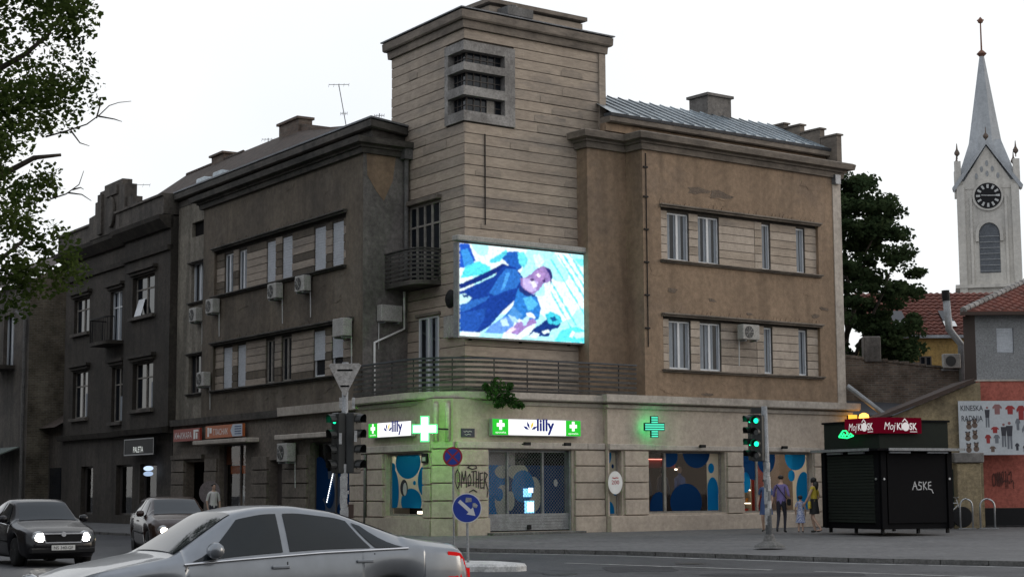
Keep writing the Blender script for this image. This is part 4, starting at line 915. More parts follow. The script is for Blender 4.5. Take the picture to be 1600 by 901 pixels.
# ---- LED screen on the tower
SF = TR.sub(-.42, .3)
SW, SH = 5.27, 2.92; SZ = 6.12
t = thing('led_screen', SF(SW/2, 0, SZ), 'large glowing blue advertising screen hung on the tower corner', 'screen')
MB().box(SF, -.05, SW+.03, -.26, -.012, SZ-.05, SZ+SH+.03).build('housing', M['galv'], t)
MB().box(SF, -.16, SW+.02, -.2, .14, SZ+SH+.06, SZ+SH+.24).build('awning_roll', M['ac'], t, bevel=.03)
for s_ in (.6, 2.6, 4.6): MB().box(SF, s_-.04, s_+.04, -.6, -.24, SZ-.1, SZ-.04).build('bracket', M['black'], t)
NX, NY = 250, 140
def inpoly(x, y, P):
    c = False; j = len(P)-1
    for i in range(len(P)):
        if (P[i][1] > y) != (P[j][1] > y) and x < (P[j][0]-P[i][0])*(y-P[i][1])/(P[j][1]-P[i][1])+P[i][0]: c = not c
        j = i
    return c
# picture: a tilted figure in a dark jacket before bright buildings; picture units 1010 x 700, y down
PIC = [
 ([(0, 0), (70, 0), (120, 130), (60, 190), (0, 200)], (.02, .10, .55)), ([(10, 60), (60, 40), (110, 150), (40, 210)], (.05, .3, .75)),
 ([(40, 190), (140, 130), (230, 170), (220, 220), (80, 260), (10, 280)], (.1, .75, .85)), ([(220, 120), (350, 20), (370, 35), (300, 120), (240, 140)], (.1, .65, .8)),
 ([(320, 90), (370, 30), (440, 20), (480, 60), (470, 150), (420, 200), (360, 130)], (.02, .12, .5)), ([(440, 30), (490, 25), (520, 80), (490, 160), (450, 120)], (.15, .75, .85)),
 ([(560, 40), (610, 30), (650, 80), (620, 140), (580, 130)], (.7, 1, .95)),
 ([(0, 390), (120, 320), (260, 240), (330, 140), (420, 150), (480, 230), (470, 330), (420, 420), (320, 520), (230, 640), (150, 700), (0, 700)], (.012, .05, .30)),
 ([(0, 330), (120, 260), (240, 190), (320, 135), (350, 140), (270, 220), (140, 300), (0, 370)], (.01, .03, .2)),
 ([(290, 250), (350, 170), (430, 170), (470, 240), (430, 320), (330, 360), (260, 400), (220, 380)], (.03, .16, .55)),
 ([(350, 210), (380, 200), (340, 330), (310, 350)], (.08, .35, .8)),
 ([(0, 480), (150, 430), (230, 400), (200, 440), (60, 530), (0, 550)], (.03, .14, .5)), ([(0, 560), (200, 500), (180, 600), (120, 700), (0, 700)], (.02, .09, .42)),
 ([(0, 410), (40, 400), (90, 430), (60, 470), (0, 490)], (.6, .95, 1)), ([(20, 410), (70, 405), (60, 430), (30, 430)], (.02, .06, .2)),
 ([(440, 330), (480, 300), (590, 380), (620, 470), (600, 560), (520, 600), (430, 560), (330, 640), (300, 600), (400, 470)], (.03, .2, .62)),
 ([(480, 400), (540, 380), (600, 440), (560, 480), (520, 500)], (.1, .5, .85)), ([(400, 470), (480, 540), (440, 580), (370, 540)], (.08, .3, .7)),
 ([(230, 640), (330, 560), (420, 570), (400, 650), (320, 700), (180, 700)], (.15, .35, .85)), ([(300, 590), (350, 570), (370, 630), (320, 640)], (.55, .8, 1)), ([(360, 540), (420, 560), (450, 610), (400, 600)], (.45, .75, 1)),
 ([(380, 690), (430, 600), (560, 560), (590, 590), (500, 640), (440, 700)], (.35, .22, .55)), ([(330, 700), (390, 640), (430, 650), (370, 700)], (.95, .75, .85)),
 ([(500, 520), (540, 510), (580, 545), (570, 560), (520, 550)], (.85, .98, 1)), ([(470, 580), (510, 540), (530, 560), (500, 620), (480, 620)], (.5, .8, 1)),
 ([(460, 240), (500, 230), (560, 180), (600, 140), (640, 120), (690, 140), (710, 190), (700, 240), (640, 270), (600, 330), (560, 360), (490, 340), (460, 290)], (.30, .20, .48)),
 ([(480, 240), (540, 230), (600, 260), (580, 330), (530, 350), (480, 310)], (.55, .45, .8)), ([(560, 190), (620, 150), (660, 180), (640, 250), (590, 260)], (.4, .25, .55)),
 ([(455, 300), (480, 320), (560, 365), (580, 350), (570, 380), (500, 380), (450, 340)], (.02, .04, .2)), ([(530, 240), (560, 230), (580, 265), (560, 275)], (.08, .04, .15)), ([(535, 262), (570, 250), (590, 290), (560, 310)], (.85, .85, 1)),
 ([(580, 200), (600, 185), (620, 200), (605, 220)], (.95, .9, 1)), ([(630, 240), (650, 225), (660, 250), (640, 260)], (.06, .03, .15)), ([(650, 125), (700, 150), (715, 200), (700, 270), (690, 190)], (.03, .03, .18)),
 ([(520, 700), (560, 640), (620, 600), (690, 530), (740, 540), (780, 570), (760, 620), (700, 640), (680, 700)], (.01, .04, .22)),
 ([(650, 520), (700, 490), (770, 520), (790, 570), (740, 600), (680, 590)], (.06, .6, .75)), ([(690, 540), (730, 530), (750, 560), (710, 575)], (.01, .1, .3)),
 ([(510, 710), (560, 670), (610, 680), (590, 720)], (.75, .95, 1)), ([(620, 660), (680, 640), (690, 665), (640, 680)], (.8, 1, 1)),
 ([(780, 640), (900, 600), (1010, 640), (1010, 735), (720, 735)], (.12, .8, .9)), ([(860, 660), (960, 640), (980, 680), (900, 700)], (.6, 1, 1)), ([(840, 690), (870, 640), (890, 650), (870, 700)], (.9, 1, 1)),
 ([(890, 40), (960, 30), (1000, 80), (940, 90)], (.2, .85, .95)),
]
STRIPE = [((760, 20), (1010, 420)), ((700, 60), (1010, 560)), ((800, 10), (1010, 330)), ((640, 140), (900, 590)), ((850, 0), (1010, 250)), ((700, 330), (860, 620))]
cols = []
for j in range(NY+1):
    for i in range(NX+1):
        x = i/NX*1010; y = (1-j/NY)*735; x += 5*noise.noise(Vector((x*.06, y*.06, 9))); y += 5*noise.noise(Vector((x*.06, y*.06, 12))); c = (.82, .99, 1.0)
        nz = noise.noise(Vector((x*.006, y*.006, 1.3)))
        if nz > .12: c = (.45, .93, 1.0)
        if x > 640 and y < 640:
            for (x0, y0), (x1, y1) in STRIPE:
                tt = ((x-x0)*(x1-x0)+(y-y0)*(y1-y0))/((x1-x0)**2+(y1-y0)**2); dx = x-(x0+tt*(x1-x0)); dy = y-(y0+tt*(y1-y0))
                if 0 < tt < 1 and math.hypot(dx, dy) < 7+9*noise.noise(Vector((x*.02, y*.02, 5))): c = (.16, .72, .86)
        for P, cc in PIC:
            if inpoly(x, y, P): c = cc
        k = 1+.35*noise.noise(Vector((x*.05, y*.05, 3)))
        cols.append((c[0]*k, c[1]*k, c[2]*k, 1))
_c = cols; cols = []
for j in range(NY+1):
    for i in range(NX+1):
        acc = [0, 0, 0]; w_ = 0
        for dj, di, q in ((0, 0, 4), (0, 1, 2), (0, -1, 2), (1, 0, 2), (-1, 0, 2), (1, 1, 1), (-1, -1, 1), (1, -1, 1), (-1, 1, 1)):
            J_, I_ = j+dj, i+di
            if 0 <= J_ <= NY and 0 <= I_ <= NX:
                e = _c[J_*(NX+1)+I_]; w_ += q
                for k in range(3): acc[k] += e[k]*q
        x_, y_ = i/NX*1010, j/NY*735; k2 = 1+.5*noise.noise(Vector((x_*.025, y_*.025, 7)))*noise.noise(Vector((x_*.012, y_*.03, 2)))+.16*noise.noise(Vector((x_*.1, y_*.1, 4)))
        cols.append((acc[0]/w_*k2, acc[1]/w_*k2, acc[2]/w_*k2, 1))
me = bpy.data.meshes.new('picture'); vs = []; fs = []
o0 = SF(0, 0, SZ); ctr = SF(SW/2, 0, SZ+SH/2)
for j in range(NY+1):
    for i in range(NX+1): vs.append(SF(SW*i/NX, 0, SZ+SH*j/NY)-ctr)
for j in range(NY):
    for i in range(NX): b = j*(NX+1)+i; fs.append((b, b+1, b+NX+2, b+NX+1))
me.from_pydata(vs, [], fs); ca = me.color_attributes.new('picture', 'FLOAT_COLOR', 'POINT'); buf = []
for c in cols: buf += list(c)
ca.data.foreach_set('color', buf)
pm2 = bpy.data.materials.new('led_picture'); pm2.use_nodes = True; nt = pm2.node_tree; nt.nodes.remove(nt.nodes['Principled BSDF'])
at_n = _n(nt, 'ShaderNodeVertexColor'); at_n.layer_name = 'picture'; em = _n(nt, 'ShaderNodeEmission'); em.inputs[1].default_value = 1.25
nt.links.new(at_n.outputs[0], em.inputs[0]); nt.links.new(em.outputs[0], nt.nodes['Material Output'].inputs[0]); me.materials.append(pm2)
link('picture', me, t, ctr)

# ---- air conditioners
def aircon(F, s0, z0, o, label, w_=.72, h_=.55, d_=.3, fan=True, flip=False):
    t = thing('air_conditioner', F(s0+w_/2, o, z0), label, 'air conditioner', 'air conditioners on the corner building')
    MB().box(F, s0, s0+w_, o+.06, o+.06+d_, z0, z0+h_).build('case', M['ac'], t, bevel=.02)
    c = s0+(w_*.36 if flip else w_*.62)
    if fan:
        MB().disc(F(c, o+.062+d_, z0+h_/2), F.u, (0, 0, 1), h_*.40, 24, F.n*.012).build('fan_grille', M['ac_grille'], t)
        for k in range(4): a = R(45*k); dr = F.u*math.cos(a)+Vector((0, 0, 1))*math.sin(a); MB().tube([F(c, o+.08+d_, z0+h_/2)-dr*h_*.39, F(c, o+.08+d_, z0+h_/2)+dr*h_*.39], .008, 4).build('grille_bar', M['ac'], t)
    for e in (.12, w_-.15): MB().box(F, s0+e, s0+e+.03, o, o+.05+d_, z0-.06, z0-.005).build('bracket', M['galv'], t)
    MB().tube([F(s0+.1, o+.05, z0+.1), F(s0+.1, o+.03, z0-.9)], .02, 5).build('hose', M['cloth_g'], t)
aircon(FL, 11.0, 8.17, OW, 'air conditioner under the middle of the upper window row, left front')
aircon(FL, 8.72, 8.2, OW, 'air conditioner nearest the tower under the upper left window row'); aircon(FL, 16.7, 8.15, OW, 'air conditioner at the far end under the upper left window row')
aircon(FL, 18.75, 8.0, OW-.15, 'air conditioner under the single white window at the far end'); aircon(FL, 17.5, 5.38, OW, 'air conditioner beside the dark lower window at the far end')
aircon(FL, 5.62, 6.4, OW, 'air conditioner high on the wall just above the yield sign', .8, .6, .34, False)
aircon(FL, 9.75, 2.35, .1, 'large air conditioner at street level beside the dark doorway', .85, .64, .34)
aircon(FR, 12.3, 6.43, .1, 'air conditioner between the lower windows of the brown right front', .8, .52, .3, True, True)
aircon(RT, .5, 6.85, 0, 'grey air conditioner in a cage on the short pale wall', .82, .54, .3, False)
# meter boxes beside the screen
t = thing('meter_boxes', TL(.7, .0, 6.2), 'pair of pale meter cabinets on the tower wall left of the screen', 'cabinet')
for s_ in (.25, .68): MB().box(TL, s_, s_+.4, .0, .16, 6.15, 6.85).build('cabinet', M['ac'], t, bevel=.015)
t = thing('satellite_dish', TL(.5, .1, 7.0), 'small dark oval dish on the tower wall left of the screen', 'dish'); MB().lathe(TL(.45, .32, 7.35), [(.0, .06), (.2, .03), (.3, -.04), (.3, -.06), (.0, .02)], 18, tuple(nL)).build('dish', M['black'], t); MB().tube([TL(.45, .3, 7.35), TL(.45, 0, 7.2)], .02).build('arm', M['black'], t)
# wall lamps at the right end
t = thing('wall_lantern', FR(17.95, .5, 3.6), 'lit warm globe lantern on the building end above the kiosk', 'lamp')
MB().lathe(FR(18.05, .7, 3.62), [(.04, 0), (.15, .06), (.19, .2), (.16, .34), (.05, .4)], 14).build('globe', glow('lantern_warm', (1, .42, .07), 4), t, smooth=True); MB().tube([FR(17.7, .2, 3.55), FR(18.05, .7, 3.58)], .03).build('arm', M['black'], t)
t = thing('lit_sign', FR(17.5, .5, 3.5), 'small glowing yellow sign on the building end beside the lantern', 'sign')
MB().box(FR, 17.3, 17.95, .45, .6, 3.45, 3.68).box(FR, 17.5, 17.8, .45, .6, 3.69, 3.95).build('lit_face', glow('yellow_lit', (1, .5, .06), 1.5), t); MB().box(FR, 17.6, 17.7, .2, .45, 3.5, 3.6).build('bracket', M['black'], t)
# bush growing out of the balcony
def leaves(mb, c, rad, n, size, rnd, squash=1, flat=.0):
    for i in range(n):
        while True:
            v = Vector((rnd.uniform(-1, 1), rnd.uniform(-1, 1), rnd.uniform(-1, 1)))
            if v.length < 1: break
        p = Vector(c)+Vector((v.x*rad, v.y*rad, v.z*rad*squash)); leaf(mb, p, size*rnd.uniform(.6, 1.3), rnd)
def leaf(mb, p, s, rnd):
    a = Vector((rnd.gauss(0, 1), rnd.gauss(0, 1), rnd.gauss(0, .6))).normalized(); b = a.orthogonal().normalized(); q = rnd.uniform(0, 6.28); c_ = a.cross(b); b = b*math.cos(q)+c_*math.sin(q)
    c_ = a.cross(b)
    mb.add([p-a*s*.5, p+b*s*.33+c_*s*.06, p+a*s*.5, p-b*s*.33+c_*s*.06], [(0, 1, 2, 3)])
M['leaf_b'] = leafmat('bush_leaf', (.018, .05, .016), (.05, .11, .03))
t = thing('balcony_shrub', FR(2.2, .3, 4.1), 'small green shrub sprouting from the balcony edge above the entrance sign', 'shrub')
rnd = random.Random(3); lm = MB()
for c_, r_ in (((1.75, .45, 4.55), .22), ((1.95, .5, 4.35), .26), ((1.55, .45, 4.25), .22), ((2.15, .5, 4.15), .22), ((2.35, .5, 4.0), .2), ((2.6, .5, 3.92), .14), ((1.8, .5, 3.95), .2), ((1.35, .45, 4.45), .12), ((2.2, .5, 4.5), .12)): leaves(lm, FR(*c_), r_, 110, .11, rnd)
lm.build('foliage', M['leaf_b'], t)
for e in ((1.7, 4.7), (2.1, 4.4), (2.5, 4.0)): MB().tube([FR(1.8, .3, 4.12), FR((1.8+e[0])/2, .42, (4.15+e[1])/2), FR(e[0], .48, e[1])], [.02, .014, .006], 5).build('stem', M['frame_d'], t)

# ---- shop signs on the left front
M['sred'] = plain('sign_red', (.28, .035, .02), .5); M['sorange'] = plain('sign_orange', (.42, .11, .03), .5); M['ssteel'] = plain('sign_pale_blue', (.4, .45, .52), .5)
t = thing('shop_sign', FLr(-19.5, .2, 3.32), 'dark red bookshop sign with outlined white letters', 'sign')
MB().box(FLr, -20.9, -18.2, .16, .26, 3.32, 3.8).build('board', M['sred'], t); MB().text('КЊИЖАРА', FLr, -20.75, .26, 3.42, .24, 1.75).build('lettering', M['wpaint'], t); MB().box(FLr, -18.8, -18.62, .262, .268, 3.38, 3.74).box(FLr, -18.55, -18.4, .262, .268, 3.38, 3.62).box(FLr, -18.6, -18.3, .262, .268, 3.66, 3.74).build('emblem', M['wpaint'], t)
t = thing('shop_sign', FLr(-15.8, .2, 3.36), 'orange red shop sign with white letters and pale end panel', 'sign')
MB().box(FLr, -17.6, -14.1, .16, .26, 3.36, 3.83).build('board', M['sorange'], t); MB().text('ГЛАСНИК', FLr, -16.85, .26, 3.47, .22, 1.4).build('lettering', M['wpaint'], t); MB().box(FLr, -17.4, -17.25, .262, .268, 3.42, 3.77).box(FLr, -17.2, -17.0, .262, .268, 3.55, 3.75).build('emblem', M['wpaint'], t)
MB().prism([FLr(-15.2, .262, 3.6), FLr(-15.0, .262, 3.82), FLr(-14.12, .262, 3.82), FLr(-14.12, .262, 3.37), FLr(-15.0, .262, 3.37)], nL*.006).build('end_panel', M['ssteel'], t)
for i in range(4): MB().box(FLr, -14.8, -14.2, .269, .273, 3.45+i*.09, 3.48+i*.09).build('print_line', M['cloth_b'], t)
# orange shop, doorways
room(FL, 14.1, 17.0, -2.5, -.36, .02, 3.3, M['dark'])
wo_ = shopwin(FL, hL[3], -.28, (15.3,), M['frame_d']); MB().box(FL, 14.45, 16.78, -.3, -.27, 2.35, 3.05).build('fascia', surf('orange_board', (.2, .055, .015), (.12, .035, .012), 2), wo_); MB().box(FL, 14.9, 16.3, -.26, -.25, 2.0, 2.3).build('fascia', M['sorange'], wo_)
MB().box(FL, 14.9, 15.02, -.7, -.6, .75, 1.0).build('display_lamp', M['lamp_w'], CB)
mannequin(FL, 15.9, -.6, .55, M['cloth_g'], M['cloth_g'], 'pale bust standing inside the orange framed shop window', .75)
MB().box(FL, 11.1, 12.28, -.4, -.33, -.1, 2.45).build('door', M['frame_d'], CB)
room(FL, 18.0, 20.4, -2.5, -.36, -.1, 2.9, M['dark'])
t = thing('goods_stand', FL(18.6, -.6, .1), 'small stand with glowing yellow and orange items in the doorway', 'stand')
MB().box(FL, 18.25, 18.8, -.8, -.6, .0, .5).build('table', M['frame_d'], t); MB().box(FL, 18.55, 18.85, -.75, -.65, 1.0, 1.3).build('yellow_card', glow('card_yellow', (.7, .75, .05), .7), t); MB().box(FL, 18.27, 18.4, -.75, -.65, 1.15, 1.6).box(FL, 18.25, 18.55, -.75, -.66, .55, .9).build('orange_card', glow('card_orange', (1, .35, .03), .7), t)
for o_ in (.0,): MB().box(FL, 18.3, 18.33, -.72, -.69, .5, 1.7).build('post', M['frame_d'], t)
# antennas on the roofs
def antenna(p, h, label, arms, tilt=0, s=.9):
    t = thing('antenna', p, label, 'antenna', 'television antennas on the roofs'); p = Vector(p); top = p+Vector((tilt, 0, h))
    MB().tube([p, top], .018, 5).build('mast', M['pipe'], t)
    for k, (dz, ln) in enumerate(arms):
        c_ = p.lerp(top, dz); MB().tube([c_-Vector((ln*s, 0, -.06*ln)), c_+Vector((ln*s, 0, .06*ln))], .012, 4).build('boom', M['pipe'], t)
        for j in range(5): q_ = c_+Vector((ln*s*(j-2)/2, 0, .03*ln*(j-2)/2)); MB().tube([q_-Vector((0, .1, .09)), q_+Vector((0, .1, .09))], .007, 4).build('element', M['pipe'], t)
antenna(FL(16.0, -5.0, 15.4), 2.2, 'tall tilted antenna above the sooty chimney wall', ((.98, .45), (.45, .15)), -.4)
antenna(FL(22.6, -4.5, 15.0), 1.5, 'small antenna at the left end of the old tiled roof', ((.95, .3), (.7, .25)))
antenna(FL(10.2, -3.2, 14.2), .9, 'short antenna on the left wing near the tower', ((.9, .2),), .1)
# ------------------------------------------------------------------ houses up the left street
M['soot'] = surf('soot_stucco', (.062, .052, .043), (.036, .031, .026), .7, streak=.5, c3=(.085, .073, .062), c3amt=.5, seed=11)
M['soot_p'] = surf('soot_parapet', (.125, .108, .092), (.065, .057, .05), .9, streak=.6, c3=(.04, .036, .033), c3amt=.6, seed=12)
M['firewall'] = brickmat('brick_firewall', (nL.x, nL.y), (.135, .115, .085), (.085, .073, .056), (.15, .138, .115))
DH = thing('stucco_house', FL(28.5, -4, 0), 'soot darkened ornate house with stepped pediment next to the corner building', 'house')
hw = [(32.2, 34.35, 8.7, 10.3), (27.85, 29.4, 7.95, 10.2), (23.4, 26.0, 8.75, 10.45), (32.2, 34.3, 4.75, 6.9), (27.6, 29.0, 4.4, 6.8), (23.4, 25.8, 4.8, 6.75)]
hg = [(31.2, 32.85, .35, 2.5), (26.2, 28.2, .35, 2.5), (23.35, 25.3, .3, 2.5)]
dw = MB(); dw.wall(FL, 27.0, 35.6, 3.7, 12.6, 0, [h for h in hw if h[0] > 27], .22); dw.wall(FL, 21.66, 27.0, 3.7, 12.6, .22, [h for h in hw if h[0] < 27], .3)
dw.quad(FL(27, .22, 3.7), FL(27, 0, 3.7), FL(27, 0, 12.6), FL(27, .22, 12.6)); dw.quad(FL(35.6, 0, 0), FL(35.6, -9, 0), FL(35.6, -9, 12.6), FL(35.6, 0, 12.6)); dw.quad(FL(21.66, .22, 3.7), FL(21.66, -2, 3.7), FL(21.66, -2, 12.6), FL(21.66, .22, 12.6))
dw.build('wall', M['soot'], DH); MB().wall(FL, 21.66, 35.6, -.3, 3.7, 0, hg, .3).build('wall', M['soot'], DH)
for i, h in enumerate(hw):
    o = -.2 if h[0] > 27 else -.02
    w_ = window(DH, FL, *h, o, 'old' if i != 1 else 'white', 1, rail=h[2]+(h[3]-h[2])*.68)
    if i in (3, 4, 5): MB().box(FL, h[0]+.1, h[0]+.55, o+.06, o+.09, h[2]+.05, h[2]+1.1).build('curtain', M['curtain'], w_)
    oo = 0 if h[0] > 27 else .22
    hd = MB(); hd.box(FL, h[0]-.2, h[1]+.2, oo-.02, oo+.12, h[3]+.08, h[3]+.2).box(FL, h[0]-.3, h[1]+.3, oo-.02, oo+.22, h[3]+.21, h[3]+.34); hd.build('window_hood', M['soot'], DH)
    MB().box(FL, h[0]-.15, h[1]+.15, oo-.02, oo+.16, h[2]-.16, h[2]-.02).build('sill', M['soot_p'], DH)
# open vent leaf
MB().add([FL(25.7, .25, 8.75), FL(24.9, .25, 8.75), FL(24.9, .05, 9.5), FL(25.7, .05, 9.5)], [(0, 1, 2, 3)]).build('open_sash', M['frame_w'], DH)
dp = plan_path([FL(35.6, -3, 0), FL(35.6, 0, 0), FL(27.0, 0, 0), FL(27.0, .22, 0), FL(21.66, .22, 0)])
prof(DH, dp, [(-.1, 11.2), (.12, 11.2), (.16, 11.4), (-.1, 11.42)], M['soot'], 'cornice'); prof(DH, dp, [(-.1, 12.1), (.15, 12.1), (.5, 12.45), (.55, 12.62), (-.1, 12.66)], M['soot'], 'cornice')
prof(DH, dp, [(-.4, 12.663), (.34, 12.663), (.34, 13.4), (.42, 13.42), (.42, 13.52), (-.4, 13.52)], M['soot_p'], 'parapet'); prof(DH, dp, [(-.1, 3.72), (.2, 3.72), (.3, 3.95), (-.1, 4.0)], M['soot'], 'string_band')
pdm = MB(); pdm.prism([FL(s, .45, z) for s, z in ((31.2, 12.7), (31.2, 13.75), (30.4, 13.8), (30.4, 14.35), (29.8, 14.35), (29.8, 14.75), (29.2, 14.75), (29.2, 14.95), (26.9, 14.95), (26.9, 14.65), (26.3, 14.65), (26.3, 14.05), (25.6, 14.0), (25.6, 13.75), (25.0, 13.7), (25.0, 12.7))], nL*-.45)
ped = pdm.build('pediment', M['soot_p'], DH); MB().box(FL, 26.3, 26.9, .452, .56, 12.8, 14.6).build('pilaster', M['soot_p'], ped); MB().box(FL, 29.3, 29.8, .452, .56, 12.8, 14.6).build('pilaster', M['soot_p'], ped)
MB().ellipse(FL(28.1, .452, 13.6), uL, (0, 0, 1), .45, .7, 20, nL*.14).build('cartouche', M['soot_p'], ped, bevel=.03); MB().box(FL, 27.4, 28.8, .452, .54, 14.35, 14.75).build('tablet', M['soot_p'], ped)
bz = [FL(29.9, .0, 0)]+bez(FL(29.9, .5, 0), FL(29.9, .85, 0), FL(29.4, .85, 0), 5)+bez(FL(28.0, .85, 0), FL(27.4, .85, 0), FL(27.4, .5, 0), 5)
MB().prism([Vector((p.x, p.y, 7.75)) for p in bz]+[FL(27.4, 0, 7.75)], (0, 0, .16)).build('balcony_slab', M['soot'], DH)
bq = plan_path(bz); br = MB().sweep(bq, [(-.03, 8.9), (.03, 8.9), (.03, 8.95), (-.03, 8.95)]).build('balcony_railing', M['black'], DH)
for p, n in along(bq, .16): MB().tube([p+Vector((0, 0, 7.9)), p+Vector((0, 0, 8.9))], .012, 4).build('baluster', M['black'], br)
# ground floor shops of the dark house
for a_, b_ in ((21.8, 25.6), (25.9, 28.5), (30.9, 33.2)):
    m_ = MB(); m_.quad(FL(a_, -3, 0), FL(b_, -3, 0), FL(b_, -3, 3.4), FL(a_, -3, 3.4))
    for e in (a_, b_): m_.quad(FL(e, -3, 0), FL(e, -.31, 0), FL(e, -.31, 3.4), FL(e, -3, 3.4))
    for z in (0, 3.4): m_.quad(FL(a_, -3, z), FL(b_, -3, z), FL(b_, -.31, z), FL(a_, -.31, z))
    m_.build('shop_room', M['dark'], DH)
MB().box(FL, 22, 35.4, -6, -.4, 4, 12.5).build('inner_core', M['dark'], DH)
for k, h in enumerate(hg):
    f = MB(); f.box(FL, h[0], h[1], -.28, -.2, h[3]-.08, h[3]).box(FL, h[0], h[0]+.08, -.28, -.2, h[2], h[3]-.08).box(FL, h[1]-.08, h[1], -.28, -.2, h[2], h[3]-.08).box(FL, h[0]+.08, h[1]-.08, -.28, -.2, h[2], h[2]+.08)
    w_ = f.build('shop_window', M['frame_d'], DH); MB().quad(FL(h[0]+.03, -.24, h[2]+.03), FL(h[1]-.03, -.24, h[2]+.03), FL(h[1]-.03, -.24, h[3]-.03), FL(h[0]+.03, -.24, h[3]-.03)).build('pane', M['glass'], w_)
    if k < 2:
        MB().box(FL, h[0]+.1, h[1]-.1, -1.6, -1.55, .2, 2.6).build('display_back', M['ground_l'], w_); MB().box(FL, h[0]+.4, h[1]-.4, -.9, -.8, 2.42, 2.46).build('display_lamp', glow('lamp_display', (.85, .92, 1), 2.0), w_)
mannequin(FL, 31.9, -.8, .75, M['cloth_g'], M['cloth_g'], 'white mannequin in the lit display window far down the left street', 1.1); mannequin(FL, 31.4, -.6, .7, M['cloth_d'], M['skin'], 'dark dressed mannequin in the lit display far down the left street', 1.1)
mannequin(FL, 26.8, -.8, .7, M['cloth_g'], M['skin'], 'pale dressed mannequin under the black lettered sign', 1.1)
t = thing('shop_sign', FLr(-24.4, .3, 2.86), 'black shop sign with thin white border and small white letters', 'sign')
MB().box(FLr, -26.1, -22.65, .3, .42, 2.86, 3.55).build('board', M['blackp'], t); MB().text('PALETA', FLr, -25.0, .42, 2.98, .24, 1.15).build('lettering', glow('letters_white', (.8, .85, .82), .8), t)
MB().box(FLr, -26.1, -22.65, .421, .43, 2.86, 2.91).box(FLr, -26.1, -26.06, .421, .43, 2.91, 3.51).box(FLr, -22.69, -22.65, .421, .43, 2.91, 3.51).box(FLr, -26.1, -22.65, .421, .43, 3.51, 3.55).build('border', M['cloth_g'], t)
t = thing('small_lit_sign', FLr(-23.3, .3, 2.1), 'tiny white lit sign below the black lettered sign', 'sign'); MB().ellipse(FLr(-23.4, .32, 2.3), uL, (0, 0, 1), .5, .1, 18, nL*.05).build('lit_face', glow('blue_white', (.6, .75, 1), 1.2), t); MB().ellipse(FLr(-23.4, .32, 2.08), uL, (0, 0, 1), .5, .1, 18, nL*.05).build('lit_face', glow('blue_white2', (.5, .65, .9), .8), t)
# old tiled roof of the dark house
tr = MB(); tr.add([FL(21.7, -.6, 13.5), FL(33.5, -.6, 13.3), FL(28.0, -3, 15.62), FL(21.7, -3, 15.62), FL(21.7, -7, 13.4), FL(33.5, -7, 13.4)], [(0, 1, 2, 3), (3, 2, 5, 4), (1, 5, 2)]); rfo = tr.build('roof', M['tile_old'], DH)
for i in range(24): s = 21.8+i*.26; MB().lathe(FL(s, -3, 15.6), [(.1, 0), (.1, .22)], 7, tuple(uL)).build('ridge_tile', M['tile_old'], rfo)
MB().box(FL, 23.7, 25.0, -3.6, -2.9, 15.3, 15.85).box(FL, 23.6, 25.1, -3.7, -2.8, 15.86, 15.95).build('chimney', M['brick_old'], rfo)
antenna(FL(30.5, -1.5, 13.5), 1.9, 'pair of thin masts behind the pediment of the dark house', ((.97, .7), (.4, .3)))
# house with bare firewall further up
FW = thing('firewall_house', FL(46, -3, 0), 'house with bare brick side wall beyond the dark ornate house', 'house')
P = [FL(38, 1.0, -.3), FL(38, -9, -.3), FL(38, -9, 13.2), FL(38, -4.5, 14.6), FL(38, 1.0, 11.6)]
MB().ngon(P).build('firewall', M['firewall'], FW)
hf = [(40.5, 42.3, 7.6, 10.2), (44, 46, 7.6, 10.2)]
MB().wall(FL, 38, 60, -.3, 11.6, 1.0, hf, .3).build('wall', M['soot_p'], FW)
for h in hf: window(FW, FL, *h, .75, 'white', 1); MB().box(FL, h[0]-.3, h[1]+.3, 1.0, 1.9, h[2]-.2, h[2]).build('balcony_slab', M['soot'], FW); MB().box(FL, h[0]-.3, h[1]+.3, 1.84, 1.9, h[2], h[2]+.9).build('balcony_panel', M['soot'], FW)
MB().add([FL(38, 1.3, 11.6), FL(60, 1.3, 11.6), FL(60, -4.5, 14.8), FL(38, -4.5, 14.8)], [(0, 1, 2, 3)]).build('roof', M['tile_old'], FW); MB().tube([FL(38.4, 1.1, 0), FL(38.4, 1.1, 9.7), FL(39.5, 1.2, 10.2)], .08, 8).build('downpipe', M['pipe'], FW)
MB().prism([FL(39, 1.05, 3.5), FL(44, 1.05, 3.5), FL(44, 2.9, 2.8), FL(39, 2.9, 2.8)], (0, 0, .06)).build('awning', surf('awning_cloth', (.17, .2, .18), (.11, .13, .12), 2), FW)
LS = thing('link_house', FL(36.8, -2, 0), 'low dark annex with sloping roof between the two old houses', 'annex')
MB().box(FL, 35.65, 37.95, -6, -.1, -.3, 4.6).build('wall', M['soot_p'], LS); MB().add([FL(35.62, .4, 4.4), FL(38.0, .4, 4.4), FL(38.0, -3.5, 6.6), FL(35.62, -3.5, 6.6)], [(0, 1, 2, 3)]).build('roof', M['tile_old'], LS)
MB().box(FL, 36.0, 37.6, -.12, -.05, .3, 2.5).build('shop_window', M['pane'], LS)

